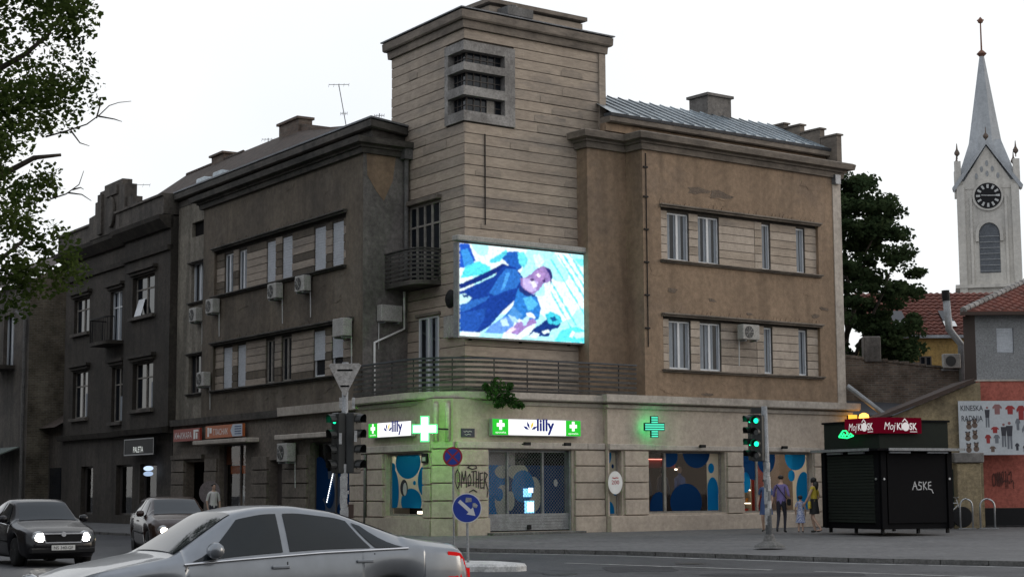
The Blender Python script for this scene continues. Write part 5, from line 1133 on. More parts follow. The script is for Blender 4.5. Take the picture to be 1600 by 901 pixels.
# ------------------------------------------------------------------ trees
M['bark'] = surf('bark', (.09, .075, .06), (.05, .042, .035), 3, bump=.8, fine=14)
M['leaf_l'] = leafmat('plane_leaf', (.026, .046, .012), (.075, .105, .028), .45); M['leaf_r'] = leafmat('ash_leaf', (.022, .038, .018), (.055, .08, .036), .45)
def limb(mb, p, q, r0, r1, rnd, wob=.15, n=6):
    pts = []
    for i in range(n+1):
        t = i/n; v = Vector(p).lerp(Vector(q), t)
        if 0 < i < n: v += Vector((rnd.uniform(-1, 1), rnd.uniform(-1, 1), rnd.uniform(-1, 1)))*wob
        pts.append(v)
    mb.tube(pts, [r0+(r1-r0)*i/n for i in range(n+1)], 7); return pts
rnd = random.Random(11)
TT = thing('plane_tree', (-10.6, 27.5, -.3), 'large leafy tree with bare twigs reaching in at the left edge', 'tree')
tk = MB(); limb(tk, (-10.6, 27.5, -.4), (-10.3, 27.2, 6.5), .3, .2, rnd, .06); lb = []
for q_ in ((-7.3, 26.8, 8.6), (-7.2, 27.2, 6.7), (-7.7, 27.0, 5.3), (-9.2, 27.8, 10.5), (-8.2, 26.4, 10.3), (-12.5, 28, 9.5), (-12.8, 27, 7), (-11, 25.5, 10), (-10, 29, 11.5)):
    lb.append(limb(tk, (-10.35+rnd.uniform(-.1, .1), 27.2, rnd.uniform(3.8, 6.4)), q_, .12, .025, rnd, .16))
# bare twigs against the sky
for P in ([(-7.4, 27, 6.95), (-7.05, 27, 7.05), (-6.75, 27, 7.15), (-6.55, 27, 7.3), (-6.4, 27, 7.45), (-6.25, 27, 7.5), (-6.05, 27, 7.52)], [(-6.6, 27, 7.25), (-6.55, 27.05, 7.5), (-6.62, 27.05, 7.65)], [(-6.57, 27, 7.28), (-6.3, 26.95, 7.22), (-6.18, 26.95, 7.18)], [(-7.0, 27, 7.05), (-6.85, 27, 6.85), (-6.7, 27, 6.8)], [(-7.3, 27, 5.95), (-7.05, 27, 6.03), (-6.85, 27, 6.18), (-6.78, 27, 6.4)], [(-7.02, 27, 6.05), (-6.8, 27, 6.02), (-6.65, 27, 5.92)], [(-6.95, 27, 6.1), (-6.85, 27.1, 6.15), (-6.8, 27.1, 6.12)]):
    tk.tube(P, [.015-.010*i/(len(P)-1) for i in range(len(P))], 5)
tk.build('trunk', M['bark'], TT, smooth=True)
lm = MB(); cl = []
for i in range(150):
    while True:
        v = Vector((rnd.uniform(-1, 1), rnd.uniform(-1, 1), rnd.uniform(-1, 1)))
        if v.length < 1: break
    c_ = Vector((-10.3+v.x*3.45, 27.2+v.y*2.6, 8.6+v.z*4.2)); cl.append((c_, rnd.uniform(.32, .6)))
for i in range(62):   # the flank that reaches into the street
    z = rnd.uniform(4.5, 9.6); xr = -6.95 if z > 7.6 else (-7.4 if z > 5.6 else -7.25)
    cl.append((Vector((xr-rnd.uniform(.1, 1.4)**1.3, 27+rnd.uniform(-1.4, 1.2), z)), rnd.uniform(.2, .42)))
for z in (8.9, 8.5, 8.2, 9.1, 8.7): cl.append((Vector((-6.75+rnd.uniform(-.3, .1), 27, z)), .2))
for x_, z in ((-7.0, 4.9), (-7.3, 4.6), (-7.7, 4.5), (-7.1, 5.2), (-7.6, 5.0), (-7.9, 4.8), (-7.4, 5.4), (-6.95, 4.7), (-7.9, 4.3)): cl.append((Vector((x_, 27+rnd.uniform(-.6, .4), z)), .36))
for c_, r_ in cl: leaves(lm, c_, r_, int(150*r_*r_/.16) if r_ < .5 else 280, .10, rnd, .85)
lm.build('crown', M['leaf_l'], TT)
TA = thing('ash_tree', (15.0, 78, 0), 'dark dense tree behind the right end of the corner building', 'tree')
tk = MB(); limb(tk, (15, 78, -.2), (15, 78, 8), .35, .22, rnd, .08); cl = []
for q_ in ((17, 77, 11), (16.5, 78, 9), (14, 77, 13), (15.3, 79, 14), (13, 78, 11), (17.5, 78.5, 10), (16.2, 76.5, 12.5)): limb(tk, (15, 78, rnd.uniform(5, 8)), q_, .14, .03, rnd, .2)
tk.build('trunk', M['bark'], TA, smooth=True); lm = MB()
for i in range(350):
    z = rnd.uniform(6.2, 15.4); hw_ = 3.9*(1-((z-9.6)/6.2)**2)**.5 if abs(z-9.6) < 6.1 else .3
    a = rnd.uniform(0, 6.28); rr = hw_*rnd.uniform(.15, 1)**.5; cl.append((Vector((14.7+math.cos(a)*rr, 78+math.sin(a)*rr*.8, z)), rnd.uniform(.4, .75)))
for c_, r_ in cl: leaves(lm, c_, r_, 130, .23, rnd, .5)
lm.build('crown', M['leaf_r'], TA)

# ------------------------------------------------------------------ yard, houses and church on the right
M['brick_y'] = brickmat('old_yard_brick', (1, 0), (.21, .16, .125), (.13, .105, .086), (.2, .185, .165))
M['yellow'] = surf('yellow_render', (.42, .27, .09), (.3, .2, .075), .8, streak=.3, c3=(.25, .18, .09), c3amt=.4); M['yellow2'] = surf('faded_yellow_render', (.34, .27, .16), (.24, .19, .12), 1, streak=.4, c3=(.16, .13, .09), c3amt=.5)
M['redr'] = surf('red_render', (.40, .118, .088), (.34, .1, .075), 1, streak=.15, bump=.1); M['greyr'] = surf('grey_pebble_render', (.26, .265, .27), (.21, .214, .218), 2, bump=.4, fine=30)
M['tile'] = surf('red_roof_tile', (.2, .072, .052), (.13, .048, .037), 2.5, bump=.2, c3=(.09, .045, .036), c3amt=.6, stretch=(1, 1, 1)); M['darkbr'] = plain('brown_timber', (.05, .03, .022), .8)
t = thing('yard_wall', (15, 66, 0), 'crumbling old brick yard wall behind the kiosk', 'wall')
MB().prism([(11.6, 66, -.2), (17.5, 66, -.2), (17.5, 66, 5.75), (16.2, 66, 5.85), (15.1, 66, 6.05), (14.0, 66, 6.25), (12.8, 66, 6.4), (11.6, 66, 6.45)], (0, .35, 0)).build('brickwork', M['brick_y'], t)
for i in range(28):
    x = 11.7+i*.205; z = 6.45-(x-11.6)*.118; MB().box(W, x, x+.19, -66.38, -65.95, z-.03, z+.05+random.uniform(-.02, .05)).build('coping_brick', M['brick_y'], t)
MB().box(W, 13.45, 14.1, -66.4, -65.9, 6.1, 7.1).build('stub_pier', M['plaster_pale'], t, bevel=.04)
t = thing('lean_to', (13.6, 63, 0), 'low dark tarred roof with slanting grey pipe beside the corner building', 'shed')
MB().add([(11.4, 63, 4.0), (15.2, 63, 3.9), (15.2, 65.9, 4.5), (11.4, 65.9, 4.7)], [(0, 1, 2, 3)]).build('roof', M['gutter'], t); MB().box(W, 11.4, 15.2, -63.3, -63.1, -.2, 3.9).build('wall', M['brick_y'], t); MB().tube([(12.1, 62.5, 5.0), (13.35, 62.2, 3.95), (14.2, 62, 3.2)], .1, 10).build('flue', M['galv'], t)
t = thing('gable_shed', (14.6, 60.5, 0), 'faded yellow shed with sloping eave behind the kiosk', 'shed')
MB().prism([(12.6, 60.4, -.2), (16.35, 60.4, -.2), (16.35, 60.4, 5.0), (15.9, 60.4, 4.85), (12.6, 60.4, 3.55)], (0, .3, 0)).build('wall', M['yellow2'], t)
MB().prism([(12.4, 60.0, 3.55), (16.05, 60.0, 4.98), (16.05, 60.0, 5.1), (12.4, 60.0, 3.68)], (0, 3, 0)).build('roof', M['darkbr'], t)
GH = thing('red_grey_house', (18.5, 64, 0), 'grey house with red painted ground floor and tiled roof at the right edge', 'house')
gh = [(17.15, 17.75, 6.05, 6.95)]
MB().wall(W, 16.4, 26, 5.06, 7.5, -61, gh, .15).build('wall', M['greyr'], GH); MB().wall(W, 16.35, 26, .62, 5.05, -60.97, [], .1).build('wall', M['redr'], GH); MB().box(W, 16.3, 26, -61.2, -60.9, -.2, .615).build('plinth', M['black'], GH); MB().box(W, 16.35, 26, -61.2, -60.93, 5.05, 5.1).build('ledge', M['band'], GH)
MB().quad(Vector((16.4, 61, -.2)), Vector((16.4, 62.6, -.2)), Vector((16.4, 62.6, 7.5)), Vector((16.4, 61, 7.5))).build('wall', M['darkbr'], GH); window(GH, W, *gh[0], -61.13, 'shutter', 0)
def tile_roof(name, parent, a, b, up, rows, mat, wave=.25):
    """a->b eave line, up = vector to the ridge; rows of rounded tiles, each row lapping the one below"""
    a, b, up = Vector(a), Vector(b), Vector(up); L_ = (b-a).length; n = int(L_/wave*4); nrm = (b-a).cross(up).normalized(); nrm = nrm if nrm.z > 0 else -nrm; m_ = MB()
    for r_ in range(rows):
        base = len(m_.v); V = []
        for e, lift in ((r_/rows, .075), ((r_+1.04)/rows, .012)):
            for i in range(n+1): V.append(a.lerp(b, i/n)+up*e+nrm*(lift+.035*math.cos(i/4*2*math.pi)))
        F_ = [(i, i+1, n+2+i, n+1+i) for i in range(n)]
        V += [a.lerp(b, i/n)+up*(r_/rows)+nrm*(-.02) for i in range(n+1)]; F_ += [(i, i+1, 2*n+3+i, 2*n+2+i) for i in range(n)]
        m_.add(V, F_)
    return m_.build(name, mat, parent, kind='stuff')
r1 = MB().add([(15.9, 60.6, 7.45), (26.4, 60.6, 7.45), (26.4, 65, 9.05), (19.6, 65, 9.05), (15.9, 63, 7.45)], [(0, 1, 2, 3), (0, 3, 4)]).build('roof', M['tile'], GH)
rt = MB()
for r_ in range(16):
    e0, e1 = r_/16, (r_+1.05)/16; xa = 15.9+3.7*e0; xb = 15.9+3.7*e1; n = 110; V = []
    for e, lift in ((e0, .08), (e1, .015)):
        x0 = 15.9+3.7*e
        for i in range(n+1): V.append(Vector((x0+(26.4-x0)*i/n, 60.6+4.4*e, 7.46+1.6*e+lift+.03*math.cos(i*1.6))))
    V += [Vector((v.x, v.y-.01, v.z-.09)) for v in V[:n+1]]
    rt.add(V, [(i, i+1, n+2+i, n+1+i) for i in range(n)]+[(i, i+1, 2*n+3+i, 2*n+2+i) for i in range(n)])
rt.build('roof_tiles', M['tile'], GH, kind='stuff')
for i in range(15): p = Vector((15.9, 60.6, 7.53)).lerp(Vector((19.6, 65, 9.13)), i/15); q_ = Vector((15.9, 60.6, 7.53)).lerp(Vector((19.6, 65, 9.13)), (i+1.1)/15); MB().tube([p, q_], [.13, .1], 7).build('ridge_tile', M['patch'], r1)
MB().box(W, 15.8, 26.4, -60.66, -60.5, 7.35, 7.47).build('eave_board', M['darkbr'], GH)
YH = thing('yellow_house', (20, 82, 0), 'yellow house with red tiled roof and skylights behind the yard wall', 'house')
MB().box(W, 17.2, 24, -86, -80.3, 0, 8.4).build('wall', M['yellow'], YH); window(YH, W, 18.95, 19.5, 6.4, 7.4, -80.3, 'dark', 1)
r1 = MB().add([(16.6, 80, 8.33), (25, 80, 8.33), (25, 84.2, 10.75), (16.6, 84.2, 10.75)], [(0, 1, 2, 3)]).build('roof', M['tile'], YH); tile_roof('roof_tiles', YH, (16.6, 80, 8.36), (25, 80, 8.36), (0, 4.2, 2.42), 13, M['tile'], .3)
MB().box(W, 16.5, 25, -80.05, -79.9, 8.22, 8.36).build('gutter', M['flash'], YH)
for x, k in ((17.95, 1), (20.3, .8)): MB().add([(x, 80.85, 9.0), (x+.62*k, 80.85, 9.0), (x+.62*k, 82.0, 9.7), (x, 82.0, 9.7)], [(0, 1, 2, 3)]).build('skylight', M['pane'], r1); MB().add([(x-.04, 80.55, 8.82), (x+.66*k, 80.55, 8.82), (x+.66*k, 80.98, 9.1), (x-.04, 80.98, 9.1)], [(0, 1, 2, 3)]).build('skylight_flashing', M['wpaint'], r1)
t = thing('metal_flue', (17.8, 66, 5.5), 'tall galvanised flue pipe with cowl in front of the tiled roof', 'flue')
MB().tube([(17.2, 66, 4.0), (17.2, 66, 6.75), (16.75, 66, 7.35), (16.68, 66, 8.5)], .14, 10).build('pipe', M['galv'], t, smooth=True); MB().tube([(16.68, 66, 8.45), (16.66, 66, 8.85)], .15, 10).build('cowl', M['black'], t)
t = thing('air_conditioner', (16.95, 65.8, 6.0), 'pale air conditioner on the flue corner behind the yard wall', 'air conditioner')
MB().box(W, 16.45, 17.1, -66.1, -65.8, 5.85, 6.4).build('case', M['ac'], t, bevel=.02); MB().disc((16.72, 65.79, 6.12), (1, 0, 0), (0, 0, 1), .2, 18, (0, -.01, 0)).build('fan_grille', M['ac_grille'], t); MB().box(W, 16.4, 17.2, -66.3, -65.95, 5.76, 5.84).build('bracket', M['galv'], t)
# church tower
M['church'] = surf('church_render', (.56, .53, .48), (.45, .425, .385), .25, streak=.3, c3=(.34, .33, .315), c3amt=.4, fine=6, bump=.15, grime=.1); M['spire'] = surf('spire_sheet', (.36, .375, .39), (.28, .295, .31), .3, rough=.6, streak=.3, fine=3, bump=.1, grime=.1)
CT = thing('church_tower', (41.4, 150, 0), 'pale church tower with clock face and pointed spire', 'church')
CF_ = heading((41.1, 147.2, 0), -14); hwid = 2.55
MB().hexa([CF_(s, o, z) for z in (0, 27.6) for o in (-5.5, 0) for s in (-hwid, hwid)]).build('shaft', M['church'], CT)
for s in (-hwid, hwid-.55): MB().box(CF_, s-.05, s+.6, -.2, .22, 10, 27.2).build('corner_buttress', M['church'], CT)
MB().box(CF_, -2.95, 2.95, -5.6, .3, 18.3, 18.6).build('string_band', M['church'], CT)
for s in (-1.55, 1.35): MB().box(CF_, s, s+.2, 0, .14, 18.6, 26.2).build('pilaster_strip', M['church'], CT)
gb = MB(); gb.prism([CF_(-2.9, .05, 27.0), CF_(-2.2, .05, 27.2), CF_(0, .05, 30.6), CF_(2.2, .05, 27.2), CF_(2.9, .05, 27.0), CF_(2.9, .05, 26.9), CF_(-2.9, .05, 26.9)], CF_.n*-1.2); gab = gb.build('gable', M['church'], CT)
for sg in (-1, 1): MB().hexa([CF_(sg*2.75, .3, 26.75), CF_(0, .3, 30.75), CF_(sg*2.75, -.8, 26.75), CF_(0, -.8, 30.75), CF_(sg*2.95, .3, 27.05), CF_(0, .3, 31.1), CF_(sg*2.95, -.8, 27.05), CF_(0, -.8, 31.1)]).build('coping', M['spire'], gab)
for s, z in ((-.9, 28.0), (-.45, 28.6), (0, 29.1), (.45, 28.6), (.9, 28.0), (0, 28.2)): MB().ellipse(CF_(s, .06, z), CF_.u, (0, 0, 1), .13, .26, 12, CF_.n*.02).build('tracery', M['galv'], gab)
ck = MB().disc(CF_(0, .06, 26.25), CF_.u, (0, 0, 1), 1.12, 32, CF_.n*.12).build('clock_face', M['blackp'], CT)
for k in range(12):
    a = R(30*k); c_ = CF_(0, .2, 26.25)+(CF_.u*math.sin(a)+Vector((0, 0, math.cos(a))))*.82; dr = CF_.u*math.sin(a)+Vector((0, 0, math.cos(a))); sd = CF_.u*math.cos(a)-Vector((0, 0, math.sin(a)))
    MB().prism([c_-dr*.17-sd*.08, c_+dr*.17-sd*.1, c_+dr*.17+sd*.1, c_-dr*.17+sd*.08], CF_.n*.02).build('numeral', M['cloth_g'], ck)
for a, ln in ((R(92), .75), (R(275), .55)): dr = CF_.u*math.sin(a)+Vector((0, 0, math.cos(a))); MB().tube([CF_(0, .24, 26.25)-dr*.1, CF_(0, .24, 26.25)+dr*ln], .045, 5).build('hand', M['cloth_g'], ck)
MB().lathe(CF_(0, .04, 26.25), [(1.14, 0), (1.3, 0), (1.3, .12), (1.14, .12)], 32, tuple(CF_.n)).build('clock_rim', M['church'], CT)
def arch(s0, s1, z0, zs, n=10):
    c_ = (s0+s1)/2; r_ = (s1-s0)/2; return [(s0, z0)]+[(c_-r_*math.cos(math.pi*i/n), zs+1.15*r_*math.sin(math.pi*i/n)) for i in range(n+1)]+[(s1, z0)]
MB().prism([CF_(s, .02, z) for s, z in arch(-.85, .85, 19.6, 22.9)], CF_.n*.04).build('louvre', surf('grey_louvre', (.13, .14, .155), (.09, .098, .11), 1), CT)
for i in range(7): MB().box(CF_, -.83, .83, .062, .11, 19.7+i*.5, 19.76+i*.5).build('louvre_slat', M['galv'], CT)
ho = MB(); A_ = arch(-1.15, 1.15, 22.3, 22.9); B_ = arch(-.88, .88, 22.3, 22.9)
for i in range(len(A_)-1): ho.hexa([CF_(A_[i][0], .02, A_[i][1]), CF_(A_[i+1][0], .02, A_[i+1][1]), CF_(B_[i][0], .02, B_[i][1]), CF_(B_[i+1][0], .02, B_[i+1][1]), CF_(A_[i][0], .2, A_[i][1]), CF_(A_[i+1][0], .2, A_[i+1][1]), CF_(B_[i][0], .2, B_[i][1]), CF_(B_[i+1][0], .2, B_[i+1][1])])
ho.build('arch_moulding', M['church'], CT)
sp = MB(); c0 = CF_(0, -2.75, 0); tip = c0+Vector((0, 0, 39.5)); ring = [c0+CF_.u*(2.05*math.cos(R(22.5+45*k)))+CF_.n*(2.05*math.sin(R(22.5+45*k)))+Vector((0, 0, 28.0)) for k in range(8)]
top = [c0+CF_.u*(.22*math.cos(R(22.5+45*k)))+CF_.n*(.22*math.sin(R(22.5+45*k)))+Vector((0, 0, 39.2)) for k in range(8)]
sp.add(ring+top, [(k, (k+1) % 8, 8+(k+1) % 8, 8+k) for k in range(8)]+[tuple(range(8, 16))]); sp.build('spire', M['spire'], CT)
MB().add([CF_(-2.6, -.3, 27.5), CF_(2.6, -.3, 27.5), CF_(2.6, -5.2, 27.5), CF_(-2.6, -5.2, 27.5), CF_(-1.3, -1.6, 31.5), CF_(1.3, -1.6, 31.5), CF_(1.3, -3.9, 31.5), CF_(-1.3, -3.9, 31.5)], [(0, 1, 5, 4), (1, 2, 6, 5), (2, 3, 7, 6), (3, 0, 4, 7)]).build('spire_skirt', M['spire'], CT)
MB().lathe(c0+Vector((0, 0, 39.2)), [(.2, 0), (.45, .25), (.2, .5), (.08, .6), (.06, 3.0), (.22, 3.1), (.26, 3.3), (.1, 3.5), (.02, 3.6)], 10).build('finial', surf('copper', (.2, .1, .07)), CT); MB().box(Frame(c0, CF_.u, CF_.n), -.3, .3, -.05, .05, 42.45, 42.55).build('finial_cross', surf('copper2', (.2, .1, .07)), CT)
for s in (-2.45, 2.45):
    for o in (-.2, -5.3):
        MB().box(CF_, s-.28, s+.28, o-.28, o+.28, 27.0, 29.4).build('pinnacle', M['church'], CT); MB().lathe(CF_(s, o, 29.6), [(.05, 0), (.05, .25), (.24, .45), (.24, .6), (.08, .9), (.03, 1.4)], 8).build('pinnacle_ball', M['brick_old'], CT)
MB().lathe(CF_(0, .0, 30.9), [(.05, 0), (.05, .3), (.24, .5), (.24, .65), (.05, .9), (.03, 1.4)], 8).build('gable_ball', M['brick_old'], gab)
# ------------------------------------------------------------------ kiosk, poster, gate, cycle rack
KC = Vector((10.87, 51.47, 0)); ku = Vector((-.424, .905, 0)).normalized(); kr = Vector((.905, .424, 0)).normalized()
KL = Frame(KC, -ku, -kr); KR = Frame(KC, kr, -ku)          # left face runs s -2.9..0, right face s 0..2.65
KS = thing('kiosk', KC, 'closed black street kiosk with red corner sign and roller shutter', 'kiosk')
M['kiosk'] = plain('kiosk_black', (.006, .006, .007), .7, spec=.06); M['kiosk_g'] = plain('kiosk_dark_grey', (.02, .024, .02), .7, spec=.08); M['kred'] = glow('kiosk_red', (.14, .003, .014), .6)
def kbox(m_, a0, a1, b0, b1, z0, z1):
    return m_.hexa([KC+ku*a+kr*b+Vector((0, 0, z)) for z in (z0, z1) for b in (b0, b1) for a in (a0, a1)])
kbox(MB(), .02, 2.88, .02, 2.63, .12, 2.5).build('body', M['kiosk'], KS); kbox(MB(), .05, 2.85, .05, 2.6, 2.5, 3.3).build('fascia', M['kiosk_g'], KS); kbox(MB(), .0, 2.9, .0, 2.65, 3.3, 3.36).build('roof', M['kiosk'], KS)
kbox(MB(), -.3, 3.1, -.3, 2.95, 2.44, 2.5).build('canopy', M['kiosk'], KS)
MB().box(KL, -3.05, -.1, .3, .34, 2.43, 2.51).build('canopy_edge', M['galv'], KS); MB().box(KR, .1, 2.9, .3, .34, 2.43, 2.51).build('canopy_edge', M['galv'], KS)
for i in range(22): MB().box(KL, -2.6, -.25, .0, .035+.01*(i % 2), .3+i*.092, .385+i*.092).build('shutter_slat', M['kiosk_g'], KS, bevel=.012)
for s in (-2.88, -.2): MB().box(KL, s, s+.18, .0, .06, .14, 2.42).build('post', M['kiosk'], KS)
for s in (.0, 2.45): MB().box(KR, s, s+.18, .0, .06, .14, 2.42).build('post', M['kiosk'], KS)
MB().box(KR, .25, 2.4, .0, .03, .3, 2.36).build('side_panel', M['kiosk'], KS)
for F_, s in ((KL, -2.5), (KL, -1.4), (KR, .3), (KR, 1.7)): MB().box(F_, s, s+.75, .05, .12, 2.36, 2.41).build('tube_lamp', M['shutter'], KS)
for a, b in ((.1, .1), (1.4, .1), (2.7, .1), (.1, 1.4), (.1, 2.5), (2.7, 2.5)): kbox(MB(), a, a+.08, b, b+.08, -.02, .14).build('foot', M['black'], KS)
for F_, s in ((KL, -.1), (KR, .08), (KR, 2.5)): MB().disc(F_(s, .065, 1.6), F_.u, (0, 0, 1), .035, 10, F_.n*.03).build('lock', M['steel'], KS)
t = thing('kiosk_sign', KC+Vector((0, -.2, 2.95)), 'lit dark red kiosk sign wrapping the corner above the canopy', 'sign')
MB().box(KL, -1.55, .0, .0, .1, 2.95, 3.42).build('panel', M['kred'], t); MB().box(KR, .0, 1.5, .0, .1, 2.95, 3.42).build('panel', M['kred'], t)
_lw = glow('kiosk_letters', (.85, .8, .8), .75)
for F_, s in ((KL, -1.35), (KR, .12)):
    MB().text('Moj', F_, s, .1, 3.06, .22, .42, shear=.25).build('lettering', _lw, t); MB().text('KI', F_, s+.47, .1, 3.06, .2, .2, bold=.02).build('lettering', _lw, t); MB().text('SK', F_, s+.93, .1, 3.06, .2, .28, bold=.02).build('lettering', _lw, t)
    m_ = MB(); m_.lathe(F_(s+.79, .104, 3.15), [(.09, 0), (.13, 0), (.13, .006), (.09, .006)], 18, tuple(F_.n)); m_.stroke(F_, [(s+.68, 3.3), (s+.76, 3.38), (s+.86, 3.28)], .106, .03); m_.stroke(F_, [(s+.95, 3.0), (s+1.2, 3.0)], .106, .02); m_.build('emblem', _lw, t)
t = thing('neon_sign', KL(-1.2, .25, 2.8), 'small green neon script sign hanging on the kiosk front', 'neon sign')
m_ = MB()
for P in ([(-1.6, 2.9), (-1.5, 2.98), (-1.42, 2.9), (-1.36, 2.98), (-1.3, 2.9), (-1.2, 2.96), (-1.12, 2.9), (-1.02, 2.97), (-.92, 2.9)], [(-1.5, 2.98), (-1.4, 3.06), (-1.25, 3.06), (-1.15, 2.98)], [(-1.6, 2.88), (-1.2, 2.84), (-.88, 2.9)]): m_.tube([KL(s, .28, z) for s, z in P], .022, 6)
m_.build('tube', glow('neon_green', (.02, .9, .22), 2.4), t); MB().tube([KL(-1.2, .28, 2.9), KL(-1.2, .1, 2.9)], .012, 4).build('bracket', M['black'], t)
gm = MB()
for P in ([(0, 0), (.09, .22), (.18, 0)], [(.04, .1), (.15, .1)], [(.36, .2), (.26, .22), (.24, .13), (.34, .1), (.33, .01), (.22, .0)], [(.42, .22), (.43, 0)], [(.54, .22), (.44, .11), (.56, 0)], [(.72, .22), (.62, .2), (.62, .02), (.74, .0), (.8, -.1)], [(.62, .11), (.72, .12)]): gm.stroke(KR, [(1.15+s*.95, 1.28+z*1.05) for s, z in P], .034, .028)
gm.build('graffiti', M['spray_w'], None, label='white scrawled letters on the black kiosk side', cat='graffiti')
# advert board on the red house
PB = Frame((0, 60.2, 0), (1, 0, 0), (0, -1, 0)); t = thing('advert_board', (16.8, 60.7, 2.4), 'white clothes shop banner with small garment pictures on the red wall', 'banner')
MB().box(PB, 15.5, 18.02, -.04, .0, 2.45, 4.32).build('board', surf('banner_vinyl', (.44, .46, .48), (.40, .42, .44), 1.5, bump=.05, grime=.04), t)
ink = [plain('ink_dark', (.04, .04, .05), .8), plain('ink_red', (.28, .03, .03), .8), plain('ink_grey', (.15, .16, .18), .8), plain('ink_brown', (.13, .09, .07), .8), plain('ink_rose', (.25, .12, .12), .8)]
MB().text('KINESKA', PB, 15.58, 0, 3.98, .19, .78, bold=.01).build('lettering', ink[0], t); MB().text('RADNJA', PB, 15.6, 0, 3.62, .19, .74, bold=.01).build('lettering', ink[0], t)
def pic(P, mi, name='print'): MB().ngon([PB(s, .003, z) for s, z in P]).build(name, ink[mi], t)
def garment(s, z, w_, h, mi): pic([(s-w_*.3, z), (s+w_*.3, z), (s+w_*.32, z+h*.65), (s+w_*.5, z+h*.5), (s+w_*.55, z+h*.72), (s+w_*.25, z+h), (s-w_*.25, z+h), (s-w_*.55, z+h*.72), (s-w_*.5, z+h*.5), (s-w_*.32, z+h*.65)], mi)
def figure(s, z, h, mi):
    pic([(s-h*.09, z+h*.45), (s+h*.09, z+h*.45), (s+h*.12, z+h*.82), (s-h*.12, z+h*.82)], mi); pic([(s-h*.09, z), (s-h*.02, z), (s+h*.0, z+h*.448), (s-h*.09, z+h*.448)], 2); pic([(s+h*.02, z), (s+h*.09, z), (s+h*.09, z+h*.448), (s+h*.01, z+h*.448)], 2)
    MB().disc(PB(s, .003, z+h*.91), (1, 0, 0), (0, 0, 1), h*.055, 12).build('print', ink[4], t)
figure(16.5, 3.4, .75, 0); figure(17.05, 2.72, .85, 0); figure(17.25, 2.65, .98, 0)
for a in ((16.85, 3.85, .3, .35, 4), (17.3, 3.85, .3, .3, 1), (17.68, 3.65, .3, .5, 1), (16.75, 3.2, .25, .22, 1), (17.55, 3.3, .16, .4, 2), (17.85, 2.9, .3, .6, 2), (16.5, 2.85, .2, .3, 1), (16.8, 2.85, .2, .3, 2), (16.65, 2.55, .2, .2, 3), (17.5, 2.6, .14, .25, 0), (17.75, 2.55, .1, .22, 0)): garment(*a)
for s, z in ((15.85, 3.35), (16.05, 3.4), (15.8, 2.95), (16.05, 3.0), (15.82, 2.55), (16.08, 2.58)):
    for dx, dz, r_ in ((0, .08, .1), (0, .22, .08), (-.06, .29, .03), (.06, .29, .03)): MB().disc(PB(s+dx, .003+abs(dx)*.01, z+dz), (1, 0, 0), (0, 0, 1), r_, 12).build('print', ink[3 if dx == 0 else 0], t)
tagart(Frame((0, 60.95, 0), (1, 0, 0), (0, -1, 0)), 16.8, 1.35, .55, .012, .03, M['spray_r'], 'dark scribbled graffiti on the red wall below the banner', 5, 7)
t = thing('gate_pier', (15.3, 58.8, 0), 'weathered cream gate pier with capstone beside the red wall', 'pier'); MB().box(W, 14.95, 15.75, -59.2, -58.5, -.1, 2.15).build('shaft', M['yellow2'], t, bevel=.02); MB().box(W, 14.85, 15.85, -59.3, -58.4, 2.16, 2.5).build('cap', M['plaster_pale'], t, bevel=.03)
MB().prism([Vector((14.0, 59.0, .05)), Vector((14.94, 59.0, .05)), Vector((14.94, 59.0, 1.95)), Vector((14.0, 59.0, 1.95))], (0, .06, 0)).build('gate', plain('gate_green', (.012, .03, .022), .6), None, label='dark green metal gate beside the cream pier', cat='gate')
for k, (x0, x1, lab) in enumerate(((14.72, 15.13, 'steel cycle hoop nearer the kiosk'), (15.38, 15.86, 'steel cycle hoop nearer the red wall'))):
    P = [(x0, 57.4, -.02), (x0, 57.4, .72)]+[((x0+x1)/2-(x1-x0)/2*math.cos(math.pi*i/8), 57.4, .72+.24*math.sin(math.pi*i/8)) for i in range(1, 8)]+[(x1, 57.4, .72), (x1, 57.4, -.02)]
    t = thing('cycle_hoop', ((x0+x1)/2, 57.4, 0), lab, 'cycle rack', 'cycle hoops by the gate'); MB().tube(P, .03, 8).build('hoop', M['steel'], t, smooth=True); MB().box(W, x0-.08, x1+.08, -57.5, -57.3, -.02, .012).build('base_plate', M['galv'], t)
def bicycle(org, ang, label):
    F_ = heading(org, ang); t = thing('bicycle', org, label, 'bicycle')
    for s in (0, 1.02):
        w_ = MB().lathe(F_(s, .0, .34), [(.315, -.02), (.34, -.018), (.35, 0), (.34, .018), (.315, .02)], 28, tuple(F_.n)).build('wheel', M['black'], t, smooth=True)
        for k in range(8): a = R(45*k/2); dr = F_.u*math.cos(a)+Vector((0, 0, math.sin(a))); MB().tube([F_(s, 0, .34)-dr*.31, F_(s, 0, .34)+dr*.31], .004, 3).build('spoke', M['steel'], w_)
    fm_ = MB()
    for a, b in (((0, .34), (.38, .3)), ((0, .34), (.26, .78)), ((.26, .85), (.4, .28)), ((.27, .78), (.84, .8)), ((.4, .3), (.86, .72)), ((.82, .92), (1.02, .34))): fm_.tube([F_(a[0], 0, a[1]), F_(b[0], 0, b[1])], .018, 6)
    fm_.build('frame', M['cloth_g'], t); MB().hexa([F_(s, o, z) for z in (.88, .93) for o in (-.07, .07) for s in (.12, .38)]).build('saddle', M['black'], t, bevel=.02)
    MB().tube([F_(.78, -.26, 1.0), F_(.82, -.1, .98), F_(.81, 0, .95), F_(.82, .1, .98), F_(.78, .26, 1.0)], .014, 6).build('handlebar', M['steel'], t); MB().tube([F_(.4, -.1, .3), F_(.4, .1, .3)], .05, 8).build('crank', M['steel'], t)
bicycle((13.95, 57.9, .02), 8, 'bicycle with pale frame parked behind the kiosk')

